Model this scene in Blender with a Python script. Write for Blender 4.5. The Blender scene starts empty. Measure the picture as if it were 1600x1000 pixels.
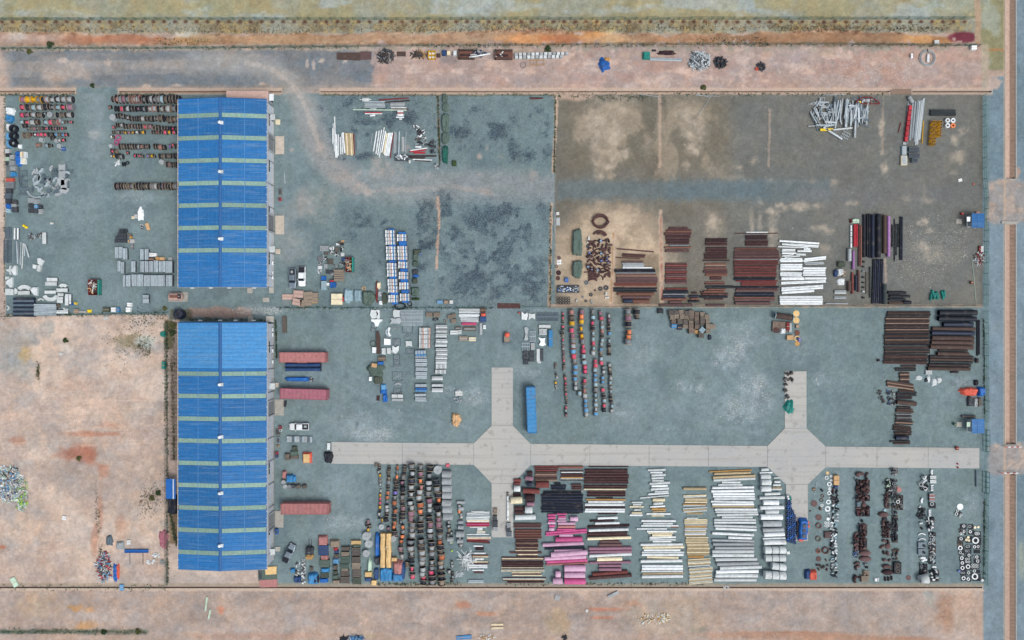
import bpy,math,random
import numpy as np
from mathutils import Matrix,Vector
random.seed(7)
R=random.random
U=random.uniform
rad=math.radians
SC=bpy.context.scene
COL=SC.collection
HC=190.0
S=6.0
cam_d=bpy.data.cameras.new('drone_camera')
cam=bpy.data.objects.new('drone_camera',cam_d)
COL.objects.link(cam)
cam.location=(0,0,HC)
cam.rotation_euler=(0,0,0)
cam_d.sensor_fit='HORIZONTAL'
cam_d.angle=2*math.atan((800/S)/HC)
cam_d.clip_start=1.0
cam_d.clip_end=4000
SC.camera=cam
W=bpy.data.worlds.new('World')
SC.world=W
W.use_nodes=True
wn=W.node_tree.nodes
sky=wn.new('ShaderNodeTexSky')
sky.sky_type='NISHITA'
sky.sun_disc=False
SUN_EL,SUN_AZ=rad(58),rad(128)
sky.sun_elevation=SUN_EL
sky.sun_rotation=SUN_AZ
sky.air_density=1.0
sky.dust_density=4.0
hs=wn.new('ShaderNodeHueSaturation')
hs.inputs['Saturation'].default_value=0.42
W.node_tree.links.new(sky.outputs[0],hs.inputs['Color'])
W.node_tree.links.new(hs.outputs[0],wn['Background'].inputs[0])
wn['Background'].inputs[1].default_value=0.135
sun_d=bpy.data.lights.new('sun','SUN')
sun_d.energy=1.3
sun_d.angle=rad(24)
sun_d.color=(1.0,0.955,0.9)
sun=bpy.data.objects.new('sun',sun_d)
COL.objects.link(sun)
sd=Vector((math.sin(SUN_AZ)*math.cos(SUN_EL),math.cos(SUN_AZ)*math.cos(SUN_EL),math.sin(SUN_EL)))
sun.rotation_euler=sd.to_track_quat('Z','Y').to_euler()
SC.view_settings.view_transform='Standard'
SC.view_settings.look='None'
SC.view_settings.gamma=1
SC.view_settings.use_curve_mapping=False
SC.view_settings.exposure=0.14
def lin(c):
 return tuple(((v/255)/12.92 if v/255<=0.04045 else((v/255+0.055)/1.055)**2.4)for v in c)
PAL={
'rust':((84,60,60),.85,0),'mrust':((100,78,79),.85,0),'orust':((118,82,72),.85,0),'rrust':((112,62,60),.85,0),
'drust':((58,42,46),.85,0),'bark':((78,64,60),.85,0),'tan':((140,118,104),.8,0),
'black':((24,30,42),.6,0),'navy':((36,46,66),.55,0),'blkbr':((50,44,46),.7,0),'blkg':((48,58,62),.7,0),
'white':((222,229,232),.55,0),'offw':((196,204,206),.6,0),'cream':((222,212,182),.6,0),'dcream':((176,160,128),.75,0),
'ocre':((176,138,84),.8,0),'yel':((206,160,30),.6,0),'byel':((232,206,40),.6,0),'orange':((222,132,88),.6,0),'dorange':((170,98,66),.7,0),
'red':((172,48,60),.6,0),'dred':((118,42,48),.7,0),'bred':((206,92,74),.6,0),
'pink':((200,164,190),.6,0),'hpink':((186,84,134),.6,0),'rpink':((204,82,112),.6,0),'mauve':((140,104,122),.7,0),
'salmon':((168,118,116),.7,0),'purple':((112,104,172),.6,0),'violet':((152,112,164),.6,0),
'ltblue':((142,170,182),.6,0),'skyb':((92,148,190),.6,0),'blue':((30,96,172),.55,0),'dblue':((42,72,118),.6,0),'cblue':((52,128,182),.5,0),
'grey':((120,126,132),.7,0),'dgrey':((64,70,78),.7,0),'ltgrey':((158,166,170),.65,0),'galv':((160,174,182),.5,.1),'dgalv':((92,108,120),.5,.1),
'charc':((40,44,52),.75,0),'green':((56,92,84),.8,0),'tgreen':((84,102,95),.85,0),'teal':((36,128,120),.7,0),'fgreen':((30,92,82),.8,0),
'olive':((74,84,74),.85,0),'wood':((142,130,116),.85,0),'dwood':((98,92,86),.9,0),'card':((196,160,120),.85,0),'rooftan':((190,162,152),.7,0),
'concrete':((168,166,160),.9,0),'wall':((150,158,168),.6,0),'roofblue':((38,104,163),.5,0),'roofsky':((70,138,194),.5,0),'roofdark':((40,88,142),.5,0),
'skylight':((134,164,150),.35,0),'glass':((30,42,52),.12,0),'tyre':((26,27,30),.9,0),'cred':((166,112,112),.7,0),'cpink':((156,98,112),.7,0),
'cdark':((104,60,62),.8,0),'leaf':((52,74,42),.8,0),'weed':((92,96,58),.9,0),'silver':((186,196,202),.4,.1),'gold':((216,184,130),.7,0),'carw':((226,232,236),.25,0),
'carg':((122,136,148),.25,.3),'soil':((110,62,46),.95,0),'lime':((150,206,60),.7,0),'mint':((176,200,182),.7,0),'plank':((122,108,98),.9,0),
}
_mats={}
def M(key,var=0.16,rnd=0.14):
 if key in _mats:
  return _mats[key]
 c,rough,metal=PAL[key]
 m=bpy.data.materials.new(key)
 m.use_nodes=True
 nt=m.node_tree
 n,l=nt.nodes,nt.links
 b=n['Principled BSDF']
 tc=n.new('ShaderNodeTexCoord')
 oi=n.new('ShaderNodeObjectInfo')
 add=n.new('ShaderNodeVectorMath');add.operation='ADD'
 sc=n.new('ShaderNodeVectorMath');sc.operation='SCALE'
 geo=n.new('ShaderNodeNewGeometry')
 cmb=n.new('ShaderNodeCombineXYZ')
 l.new(oi.outputs['Random'],cmb.inputs[0]);l.new(oi.outputs['Random'],cmb.inputs[1])
 sc.inputs['Scale'].default_value=37.0
 l.new(cmb.outputs[0],sc.inputs[0])
 l.new(geo.outputs['Position'],add.inputs[0]);l.new(sc.outputs[0],add.inputs[1])
 n1=n.new('ShaderNodeTexNoise');n1.inputs['Scale'].default_value=1.3;n1.inputs['Detail'].default_value=5;n1.inputs['Roughness'].default_value=0.65
 l.new(add.outputs[0],n1.inputs['Vector'])
 r1=n.new('ShaderNodeMapRange');r1.inputs[1].default_value=.3;r1.inputs[2].default_value=.7
 r1.inputs[3].default_value=1-var;r1.inputs[4].default_value=1+var
 l.new(n1.outputs[0],r1.inputs[0])
 r2=n.new('ShaderNodeMapRange');r2.inputs[3].default_value=1-rnd;r2.inputs[4].default_value=1+rnd
 l.new(oi.outputs['Random'],r2.inputs[0])
 mu=n.new('ShaderNodeMath');mu.operation='MULTIPLY'
 l.new(r1.outputs[0],mu.inputs[0]);l.new(r2.outputs[0],mu.inputs[1])
 hv=n.new('ShaderNodeHueSaturation');hv.inputs['Color'].default_value=(*lin(c),1)
 l.new(mu.outputs[0],hv.inputs['Value'])
 n2=n.new('ShaderNodeTexNoise');n2.inputs['Scale'].default_value=.7;n2.inputs['Detail'].default_value=6
 l.new(add.outputs[0],n2.inputs['Vector'])
 r3=n.new('ShaderNodeMapRange');r3.inputs[1].default_value=.55;r3.inputs[2].default_value=.75;r3.inputs[4].default_value=.04 if key.startswith('roof')else.32
 l.new(n2.outputs[0],r3.inputs[0])
 mx=n.new('ShaderNodeMixRGB');mx.inputs[2].default_value=(*lin((128,116,106)),1)
 l.new(r3.outputs[0],mx.inputs[0]);l.new(hv.outputs[0],mx.inputs[1])
 out=mx.outputs[0]
 if key in('cred','cpink','cblue','roofblue','roofsky','skylight'):
  roof=key[0]!='c'
  mp=n.new('ShaderNodeMapping');mp.inputs['Scale'].default_value=(.12,1.6,.3)if roof else(1,1,1)
  n4=n.new('ShaderNodeTexNoise');n4.inputs['Scale'].default_value=1.1 if roof else 1.6;n4.inputs['Detail'].default_value=7;n4.inputs['Roughness'].default_value=.7
  l.new(geo.outputs['Position'],mp.inputs[0]);l.new(mp.outputs[0],n4.inputs['Vector'])
  r4=n.new('ShaderNodeMapRange');r4.inputs[1].default_value=.5 if roof else.56;r4.inputs[2].default_value=.78 if roof else.66;r4.inputs[4].default_value=.38 if roof else.75
  l.new(n4.outputs[0],r4.inputs[0])
  m4=n.new('ShaderNodeMixRGB');m4.inputs[2].default_value=(*lin((150,168,178)if roof else(126,74,56)),1)
  l.new(r4.outputs[0],m4.inputs[0]);l.new(mx.outputs[0],m4.inputs[1]);out=m4.outputs[0]
 l.new(out,b.inputs['Base Color'])
 bp=n.new('ShaderNodeBump');bp.inputs['Strength'].default_value=.35;bp.inputs['Distance'].default_value=.06
 n3=n.new('ShaderNodeTexNoise');n3.inputs['Scale'].default_value=2.2;n3.inputs['Detail'].default_value=4;n3.inputs['Distortion'].default_value=1.2
 l.new(add.outputs[0],n3.inputs['Vector']);l.new(n3.outputs[0],bp.inputs['Height']);l.new(bp.outputs[0],b.inputs['Normal'])
 b.inputs['Roughness'].default_value=rough
 b.inputs['Metallic'].default_value=metal
 b.inputs['Specular IOR Level'].default_value=0.3
 _mats[key]=m
 return m
def X(px,h=0.0):
 return(px-800)/S*(1-h/HC)
def Y(py,h=0.0):
 return(500-py)/S*(1-h/HC)
def link(o,parent=None):
 COL.objects.link(o)
 if parent is not None:
  o.parent=parent
 return o
def obj(name,mesh,mat=None,parent=None,loc=(0,0,0),rot=(0,0,0),scale=(1,1,1)):
 o=bpy.data.objects.new(name,mesh)
 link(o,parent)
 o.location=loc
 o.rotation_euler=rot
 o.scale=scale
 if mat is not None and mesh is not None:
  if not mesh.materials:
   mesh.materials.append(M(mat))
  if mesh.materials[0]!=M(mat):
   o.material_slots[0].link='OBJECT'
   o.material_slots[0].material=M(mat)
 return o
def empty(name,loc=(0,0,0),rz=0.0):
 o=bpy.data.objects.new(name,None)
 COL.objects.link(o)
 o.location=loc
 o.rotation_euler=(0,0,rz)
 o.empty_display_size=.2
 return o
class MB:
 def __init__(s):
  s.v,s.f=[],[]
 def add(s,vs,fs):
  k=len(s.v)
  s.v+=[tuple(a)for a in vs]
  s.f+=[tuple(i+k for i in a)for a in fs]
  return s
 def box(s,x0,x1,y0,y1,z0,z1,rz=0,c=None):
  vs=[(x,y,z)for z in(z0,z1)for y in(y0,y1)for x in(x0,x1)]
  if rz:
   cx,cy=c if c else((x0+x1)/2,(y0+y1)/2)
   ca,sa=math.cos(rz),math.sin(rz)
   vs=[(cx+(x-cx)*ca-(y-cy)*sa,cy+(x-cx)*sa+(y-cy)*ca,z)for x,y,z in vs]
  return s.add(vs,[(0,2,3,1),(4,5,7,6),(0,1,5,4),(2,6,7,3),(0,4,6,2),(1,3,7,5)])
 def prism(s,pts,z0,z1):
  n=len(pts)
  return s.add([(x,y,z0)for x,y in pts]+[(x,y,z1)for x,y in pts],
[tuple(range(n-1,-1,-1)),tuple(range(n,2*n))]+[(i,(i+1)%n,n+(i+1)%n,n+i)for i in range(n)])
 def lathe(s,prof,n=16,axis='z',c=(0,0,0),closed=False):
  vs=[]
  for r,t in prof:
   for i in range(n):
    a=2*math.pi*i/n
    p=(r*math.cos(a),r*math.sin(a),t)if axis=='z' else((t,r*math.cos(a),r*math.sin(a))if axis=='x' else(r*math.sin(a),t,r*math.cos(a)))
    vs.append((p[0]+c[0],p[1]+c[1],p[2]+c[2]))
  m=len(prof)
  fs=[]
  for k in range(m if closed else m-1):
   a,b=k,(k+1)%m
   for i in range(n):
    j=(i+1)%n
    fs.append((a*n+i,a*n+j,b*n+j,b*n+i))
  return s.add(vs,fs)
 def tube(s,pts,r,n=6,flat=False):
  ring=[]
  m=len(pts)
  for k,p in enumerate(pts):
   p=Vector(p)
   d=(Vector(pts[min(k+1,m-1)])-Vector(pts[max(k-1,0)])).normalized()
   up=Vector((0,0,1))if abs(d.z)<.9 else Vector((1,0,0))
   a=d.cross(up).normalized();b=a.cross(d)
   for i in range(n):
    t=2*math.pi*i/n
    ring.append(p+a*math.cos(t)*r+b*math.sin(t)*r)
  fs=[(k*n+i,k*n+(i+1)%n,(k+1)*n+(i+1)%n,(k+1)*n+i)for k in range(m-1)for i in range(n)]
  fs+=[tuple(range(n-1,-1,-1)),tuple((m-1)*n+i for i in range(n))]
  return s.add(ring,fs)
 def mesh(s,name,smooth=False):
  me=bpy.data.meshes.new(name)
  me.from_pydata(s.v,[],s.f)
  if smooth:
   me.polygons.foreach_set('use_smooth',[True]*len(me.polygons))
  me.update()
  return me
 def build(s,name,mat,parent=None,loc=(0,0,0),rz=0,smooth=False):
  return obj(name,s.mesh(name,smooth),mat,parent,loc,(0,0,rz))
REG=[]
def reg(o,look,where,cat,group=None):
 o['category']=cat
 if group:
  o['group']=group
 REG.append((o,look,where))
 return o
def one(o,label,cat,group=None):
 o['label']=label
 o['category']=cat
 if group:
  o['group']=group
 return o
ORD='first second third fourth fifth sixth seventh eighth ninth tenth eleventh twelfth thirteenth fourteenth fifteenth sixteenth seventeenth eighteenth nineteenth twentieth'.split()
TENS={2:'twenty',3:'thirty',4:'forty',5:'fifty',6:'sixty',7:'seventy',8:'eighty',9:'ninety'}
def ordinal(k):
 if k<=20:
  return ORD[k-1]
 t,u=divmod(k,10)
 return TENS[t][:-1]+'ieth' if u==0 else TENS[t]+'-'+ORD[u-1]
_lat={}
def lattice(seed):
 if seed not in _lat:
  _lat[seed]=np.random.RandomState(seed).rand(256,256)
 return _lat[seed]
def vn(x,y,sx,sy,seed):
 g=lattice(seed)
 u,v=x/sx+1000.3,y/sy+1000.7
 i,j=np.floor(u).astype(int),np.floor(v).astype(int)
 fu,fv=u-i,v-j
 fu=fu*fu*(3-2*fu);fv=fv*fv*(3-2*fv)
 i&=255;j&=255;i2=(i+1)&255;j2=(j+1)&255
 return(g[i,j]*(1-fu)+g[i2,j]*fu)*(1-fv)+(g[i,j2]*(1-fu)+g[i2,j2]*fu)*fv
def fbm(x,y,s,seed,o=4,sy=None,gain=.55):
 sy=sy or s
 t,a,w=0,1.0,0
 for k in range(o):
  t=t+a*vn(x,y,s/2**k,sy/2**k,seed+k);w+=a;a*=gain
 return t/w
def sstep(a,b,x):
 t=np.clip((x-a)/(b-a),0,1)
 return t*t*(3-2*t)
def build_ground():
 st=1.8
 xs=set(np.arange(-60,1661,st).tolist());ys=set(np.arange(-60,1061,st).tolist())
 for v in(1570.5,1587.5):
  xs.add(v)
 for v in(141.0,145.5,915.5,920.0):
  ys.add(v)
 xs=[v for v in xs if not(1570.5-1.2<v<1587.5+1.2 and min(abs(v-1570.5),abs(v-1587.5))<1.2 and v not in(1570.5,1587.5))]
 ys=[v for v in ys if v in(141.0,145.5,915.5,920.0)or min(abs(v-q)for q in(141.0,145.5,915.5,920.0))>.9]
 for far in(-6000,-2500,-1000,-400):
  xs.append(far);xs.append(1600-far);ys.append(far);ys.append(1000-far)
 xs=np.array(sorted(xs));ys=np.array(sorted(ys))
 gx,gy=np.meshgrid(xs,ys)
 x,y=gx.ravel(),gy.ravel()
 n=len(x)
 C=np.zeros((n,3));C[:]=(170,150,136)
 spk=np.zeros((n,3))
 wob=(fbm(x,y,26,5,4)-.5)
 wob2=(fbm(x,y,9,15,3)-.5)
 def paint(m,col,a=1.0):
  nonlocal C
  k=np.nonzero(m>.002)[0]
  mm=np.clip(m[k]*a,0,1)[:,None]
  C[k]=C[k]*(1-mm)+np.array(col,float)*mm
 def rect(x0,y0,x1,y1,soft=2.0,wb=0.0):
  xx,yy=x+wob*wb,y+wob2*wb
  return sstep(-soft,soft,xx-x0)*sstep(-soft,soft,x1-xx)*sstep(-soft,soft,yy-y0)*sstep(-soft,soft,y1-yy)
 def blob(cx,cy,rx,ry,wb=.8,soft=.45,seed=31):
  o=np.zeros(n)
  k=np.nonzero((np.abs(x-cx)<rx*2.6)&(np.abs(y-cy)<ry*2.6))[0]
  if len(k):
   d=np.hypot((x[k]-cx)/rx,(y[k]-cy)/ry)+(fbm(x[k],y[k],max(rx,ry)*.7,seed,4)-.5)*wb*2
   o[k]=1-sstep(1-soft,1+soft,d)
  return o
 def stroke(pts,w,soft=1.0,wb=0):
  d=np.full(n,1e9)
  for(ax,ay),(bx,by)in zip(pts[:-1],pts[1:]):
   ux,uy=bx-ax,by-ay
   t=np.clip(((x-ax)*ux+(y-ay)*uy)/(ux*ux+uy*uy+1e-9),0,1)
   d=np.minimum(d,np.hypot(x-ax-t*ux,y-ay-t*uy))
  d=d+wob2*wb
  return 1-sstep(w*(1-soft*.6),w*(1+soft*.6),d)
 F=lambda s,seed,lo=.45,hi=.65,sy=None:sstep(lo,hi,fbm(x,y,s,seed,5,sy))
 PINK=(176,152,140)
 m=rect(-9999,-9999,1524,32,1.5)
 paint(m,(148,150,130));paint(m*F(60,41,.36,.53,40),(154,146,106),.8);paint(m*F(90,42,.5,.62,30),(154,166,164),.8);paint(m*F(14,43,.5,.7,60),(140,146,118),.35)
 m=rect(1524,-9999,1571,110,2,8)
 paint(m,(136,136,102));paint(m*F(30,44,.5,.65),(148,158,144),.8)
 m=rect(-9999,31,1524,51,2.5,7)
 paint(m,(142,137,110));paint(m*F(12,45,.5,.64),(116,102,78),.7);paint(m*F(7,145,.56,.66),(178,156,98),.7);paint(m*F(50,46,.52,.62),(146,152,140),.8);spk[:,0]+=m*.28;spk[:,1]+=m*.3
 for k,px in enumerate(np.arange(2,1522,16.9)):
  paint(blob(px+1,34,3.2,2.6,.3),(84,50,42),.8)
 edge_=(fbm(x,y,60,61,5,400)-.5)*26
 m=sstep(-1.6,1.6,y-51+edge_)*sstep(-2,2,72.5-y)*sstep(-3,3,1500-x)
 paint(m,(162,130,106));paint(m*F(70,47,.45,.6,12),(172,144,116),.8);paint(m*F(30,48,.52,.65,8),(142,108,84),.7);paint(m*F(9,148,.56,.66,5),(108,72,52),.6);paint(m*F(14,149,.56,.68,4),(196,172,140),.5)
 for x0,x1,col,a in((-60,95,(172,150,140),1),(110,265,(176,116,88),.9),(270,330,(170,140,92),.7),(330,560,(180,142,104),.8),(600,780,(172,140,110),.7),(785,870,(216,150,92),.9),
(855,925,(176,110,74),.95),(915,985,(204,162,116),.95),(1000,1100,(168,128,94),.8),(1100,1440,(150,114,84),.85),(1415,1468,(206,156,98),.9),(1465,1495,(160,112,70),.9)):
  paint(blob((x0+x1)/2,60.5,(x1-x0)/2+8,8.5,.5,.5,33)*(m if not 780<x0<990 else 1),col,a*.85)
 paint(blob(1505,58,24,8.5,.15,.2),(112,46,62),.95)
 paint(blob(920,54,26,5,.3),(206,146,84),.6)
 paint(blob(25,56,14,6),(190,190,186),.6);paint(blob(290,53,16,4),(176,178,168),.9);paint(blob(905,52,10,2.5),(180,170,170),.8)
 paint(rect(-9999,70,1530,79,2.5,8),(146,146,134),.75);spk[:,0]+=rect(-9999,70,1530,79,2)*.3
 paint(F(18,49,.55,.65,5)*rect(0,68,1530,80,3),(184,158,146),.6)
 m=rect(-9999,79,590,142,2,8)
 paint(m,(116,122,126));paint(m*F(60,50,.52,.68,22),(150,142,136),.45);paint(m*F(45,51,.5,.62,10),(104,118,128),.5)
 paint(blob(100,113,36,16,.8),(178,158,142),.75);paint(blob(-20,120,30,60,.4),(184,160,144),.9)
 for pts,w,a in(([(0,108),(200,104),(330,100),(410,104),(450,122),(474,150),(488,185)],9,.5),([(200,104),(330,100),(410,104),(450,122),(474,150),(488,185),(492,210)],5,.6),([(0,98),(300,95),(400,92)],2,.4),([(320,92),(380,91),(395,86)],1.6,.7),([(0,120),(300,112)],2,.35)):
  paint(stroke(pts,w,.9,3),(156,152,148),a)
 paint(rect(-99,134,585,142,3,6),(160,144,130),.6)
 for bx,by,rx,ry in((98,94,7,4),(168,98,5,4),(228,135,8,3),(276,133,7,3),(410,131,6,2),(480,100,2.5,8),(490,100,2.5,8),(502,95,5,3),(312,105,4,3),(540,95,4,4)):
  paint(blob(bx,by,rx,ry),(188,170,156),.8)
 m=rect(588,79,1538,142,7,60)
 paint(m,(165,147,140));paint(m*F(55,52,.48,.62,20),(172,142,130),.7);paint(m*F(30,53,.52,.66),(160,144,138),.7);paint(m*F(26,54,.56,.66,12),(198,174,160),.6)
 paint(m*rect(1290,79,1440,142,12)*F(16,55,.48,.6),(168,134,120),.7);spk[:,1]+=m*.3;spk[:,0]+=m*.12;spk[:,1]+=m*rect(1290,79,1440,142,20)*.35
 paint(m*blob(706,92,16,9),(130,122,122),.8);paint(m*blob(735,115,12,6),(138,126,124),.6)
 TEAL=(107,130,133)
 yard=rect(8,146,868,492,1.5,2);low=rect(264,480,1537,915,1.5,2)
 nw_gap=rect(118,136,186,150,4,6)
 for m in(yard,low,nw_gap):
  paint(m,TEAL);paint(m*F(70,56,.42,.66),(113,136,142),.6);paint(m*F(40,57,.5,.68),(95,118,125),.5)
  spk[:,0]+=m*.26+m*rect(495,146,868,480,10,20)*.3;spk[:,1]+=m*.2
 paint(stroke([(100,130),(150,150),(150,235)],16,.9)*yard,(126,142,146),.5)
 paint(blob(148,211,9,6)*yard,(158,160,158),.7)
 for bx,by,rx,ry,a in((110,325,40,40,.3),(215,308,40,10,.5),(585,620,50,40,.2),(560,665,50,22,.55),(590,680,36,10,.6),(745,615,24,18,.75),(705,610,20,8,.5),(820,580,18,10,.5),(1140,560,26,18,.8),(1160,520,30,22,.6),(1066,606,13,9,.85),
(1094,607,8,6,.8),(1180,595,26,14,.5),(1175,630,40,26,.6),(1280,590,14,14,.5),(1000,560,24,30,.4),(975,645,26,16,.6),(525,760,30,16,.3),(535,820,40,14,.6),(1500,600,22,12,.65),(1520,790,18,20,.45),
(1110,640,60,30,.3),(480,560,30,30,.15),(400,485,40,8,.5),(1240,545,30,20,.3)):
  mm=blob(bx,by,rx,ry,.9,.6)*(yard+low)
  paint(mm*(.35+.65*F(7,59,.42,.62)),(142,160,170),a*.85);spk[:,1]+=mm*a*.7
 for pts,w,a,col in(([(485,175),(492,215),(515,255),(560,285),(640,295),(760,290),(870,296)],24,.75,(134,144,147)),
([(488,190),(505,240),(545,275),(575,300)],4,.55,(172,164,156)),([(500,250),(530,285),(580,305)],3,.45,(170,162,154)),
([(560,300),(640,296),(700,290),(770,302)],3.5,.5,(160,154,150)),([(470,320),(440,345),(450,400)],14,.3,(160,154,150)),([(640,282),(740,280),(868,290)],10,.4,(134,143,147))):
  paint(stroke(pts,w,.9,10)*yard,col,a)
 paint(stroke([(300,98),(385,99),(425,110),(452,130),(470,155),(482,190),(494,222),(514,256),(545,285)],17,.95,4),(142,146,146),.75)
 paint(stroke([(385,98),(425,108),(455,130),(474,158),(486,192),(500,228)],4,.9,3),(170,164,158),.6)
 for bx,by,rx,ry,a in((600,262,24,14,.7),(492,318,26,22,.55),(535,278,14,8,.8),(560,290,12,5,.7),(634,232,5,6,.8),(500,230,7,7,.7),(456,234,3,3,.9),(563,270,3,3,.9),(670,273,6,4,.8),(683,316,4,9,.9),(750,244,4,4,.9),(783,245,3,3,.9),(761,232,2,4,.8),
(833,275,6,8,.7),(730,296,6,4,.7),(757,298,9,5,.6),(750,272,3,2,.8),(470,380,12,20,.3),(664,345,4,5,.8),(450,470,10,6,.3)):
  paint(blob(bx,by,rx,ry,1.0,.8)*(.45+.55*F(8,157,.36,.66))*yard,(172,160,152),a*.9)
 dark=np.zeros(n)
 for bx,by,rx,ry,a in((515,192,14,12,1),(540,162,30,8,.7),(520,165,12,8,.7),(560,203,14,8,.9),(575,195,10,14,.8),(606,193,16,10,1),(618,176,12,10,.7),(646,190,12,14,.9),(662,172,12,12,.8),(675,185,10,14,.9),(560,245,26,6,.6),(540,180,16,8,.7),(655,375,14,34,.9),(585,346,24,8,.7),(560,352,20,8,.5),(620,350,16,8,.5),(605,405,8,10,.7)):
  dark=np.maximum(dark,blob(bx,by,rx,ry,1.3,.5,135)*a)
 for bx,by,rx,ry,a in((560,170,60,22,.55),(530,200,26,16,.5),(560,196,30,12,.6),(630,185,30,16,.6),(660,165,16,24,.5),(670,195,20,16,.6),(716,205,14,22,.95),(733,225,16,14,.9),(776,203,12,15,1),(783,188,6,9,.6),(801,235,9,15,1),(825,242,14,10,.85),(835,175,10,12,.6),(850,200,10,16,.5),(850,245,16,14,.5),(745,170,12,7,.45),(800,190,10,10,.4),
(590,340,45,14,.5),(664,350,20,30,.8),(700,340,22,40,.8),(740,350,40,26,.9),(790,340,50,26,.8),(760,380,50,30,.75),(820,370,20,30,.6),(740,410,60,26,.75),(800,425,40,34,.85),(720,445,40,20,.6),(770,460,60,18,.7),(835,440,26,34,.6),(655,400,14,20,.6),(595,400,8,10,.6),(550,370,14,10,.35),(570,420,16,12,.3),(790,310,40,8,.4),(840,330,12,16,.4),(545,340,20,10,.3),(700,155,20,6,.3)):
  dark=np.maximum(dark,blob(bx,by,rx,ry,1.0,.7,35)*a)
 dark*=yard*(1-.9*rect(600,355,650,480,3))*(.12+.88*F(18,58,.44,.56))*(.5+.5*F(6,258,.4,.56))
 paint(dark*(.5+.5*F(5,57,.42,.62)),(68,84,98),.92);spk[:,0]+=dark*1.2
 paint(stroke([(684,308),(686,345),(683,400),(682,420)],1.6,.6,4),(192,162,140),.95);paint(stroke([(682,420),(682,475)],1.5,.6,3),(130,140,140),.5)
 paint(stroke([(684,150),(685,180),(686,230),(687,255)],1.6,.6,4),(140,122,104),.9)
 paint(rect(500,146.0,868,149.5,1.2,4),(90,92,74),.8)
 for k in range(16):
  xx=735+k*5
  paint(stroke([(xx,335),(xx+30,455)],.6,.8),(130,146,150),.22)
 for pts,w,a in(([(440,560),(540,600),(600,640),(740,670)],6,.3),([(530,500),(530,680)],9,.25),([(790,490),(785,570)],9,.35),([(760,490),(745,560),(760,640)],6,.2),([(1000,500),(1010,600),(1090,660),(1200,680)],8,.25),([(1180,500),(1160,600),(1190,680)],9,.25),
([(1300,500),(1310,590),(1290,680)],8,.25),([(1470,600),(1460,690)],8,.25),([(540,740),(500,830),(470,850)],9,.25),([(1322,740),(1326,905)],7,.25),([(1418,740),(1420,905)],7,.25),([(1480,740),(1478,905)],6,.2),([(150,150),(148,300),(120,430),(170,460)],12,.22),([(440,480),(860,484),(1000,520)],5,.2),([(450,200),(455,400),(440,470)],8,.25)):
  for off in(-5.5,5.5):
   paint(stroke([(q[0]+off,q[1]+off*.3)for q in pts],w*.45,.95,5)*(.4+.6*F(12,159,.4,.6))*(yard+low),(122,142,152),a*1.3)
 for k in range(26):
  rr=np.random.RandomState(k);bx,by=rr.uniform(280,1530),rr.uniform(490,690)
  paint(blob(bx,by,rr.uniform(2,5),rr.uniform(2,5),1,.6)*low,(86,100,106),.45)
 BR=(113,112,103)
 m=rect(867,146,1537,479,1.2,2)
 paint(m,BR);paint(m*F(80,60,.45,.6),(104,102,92),.7);paint(m*rect(1140,146,1537,479,25,20),(102,109,108),.75);paint(m*F(30,61,.5,.66),(114,115,108),.5)
 paint(m*rect(880,155,1140,262,14,20),(112,107,92),.6);paint(m*rect(880,160,1130,280,20,30)*F(34,261,.5,.62,60),(150,139,120),.7)
 for bx,by,rx,ry,a in((950,175,34,18,.7),(940,205,26,16,.7),(958,222,10,16,.8),(930,240,7,20,.6),(965,245,16,10,.6),(975,240,8,8,.7),(950,262,8,5,.8),(938,275,5,5,.8),(957,275,5,4,.7),(1080,195,16,28,.75),(1085,232,10,8,.8),(1072,175,12,14,.5),(1012,235,6,14,.4),(1072,258,6,6,.7),
(1150,262,8,4,.6),(1180,252,6,5,.5),(1230,285,8,4,.7),(1208,283,7,4,.6),(1196,285,3,6,.7),(1270,284,26,4,.6),(1300,286,6,6,.6),(1145,278,12,4,.5),(1170,284,8,4,.6),(1052,282,4,6,.6),(1085,287,5,3,.6),(905,296,7,4,.8),(885,294,6,3,.6),(1187,316,5,6,.7),(1220,322,9,4,.8),(1250,322,12,6,.8),(1278,321,7,4,.7),(1330,318,9,4,.7),(1415,310,6,4,.7),(1448,312,9,4,.7),(1445,300,3,8,.5),
(1378,200,4,16,.9),(1382,265,5,9,.9),(1380,238,4,4,.6),(1492,217,5,8,.7),(1500,245,12,8,.6),(1490,270,6,3,.7),(1505,205,6,5,.5),(1443,348,9,6,.7),(1453,360,6,4,.6),(1283,355,16,5,.6),(1297,363,8,4,.5),(1290,390,10,10,.4),(1460,395,18,12,.5),(1440,385,12,8,.5),(1115,352,12,14,.75),(1175,345,3,14,.5),(1187,345,3,14,.5),(1207,360,7,26,.75),(1205,330,14,4,.6)):
  paint(blob(bx,by,rx,ry,1.0,.8)*(.45+.55*F(9,158,.36,.66))*m,(178,166,148),a*1.1)
 mm=m*blob(955,395,92,78,.35,.25,36)
 paint(mm,(178,160,136),.95);paint(mm*F(30,62,.48,.62),(150,136,116),.7);paint(mm*F(20,63,.55,.66),(196,176,150),.6)
 paint(m*rect(960,400,1030,478,6,10),(118,106,88),.7)
 s=m*rect(868,282,1300,312,8,12);paint(s,(96,112,117),.8);paint(m*rect(1040,284,1200,312,10,10),(90,113,122),.5)
 paint(m*rect(1240,290,1537,318,10,12),(106,111,112),.6)
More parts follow.
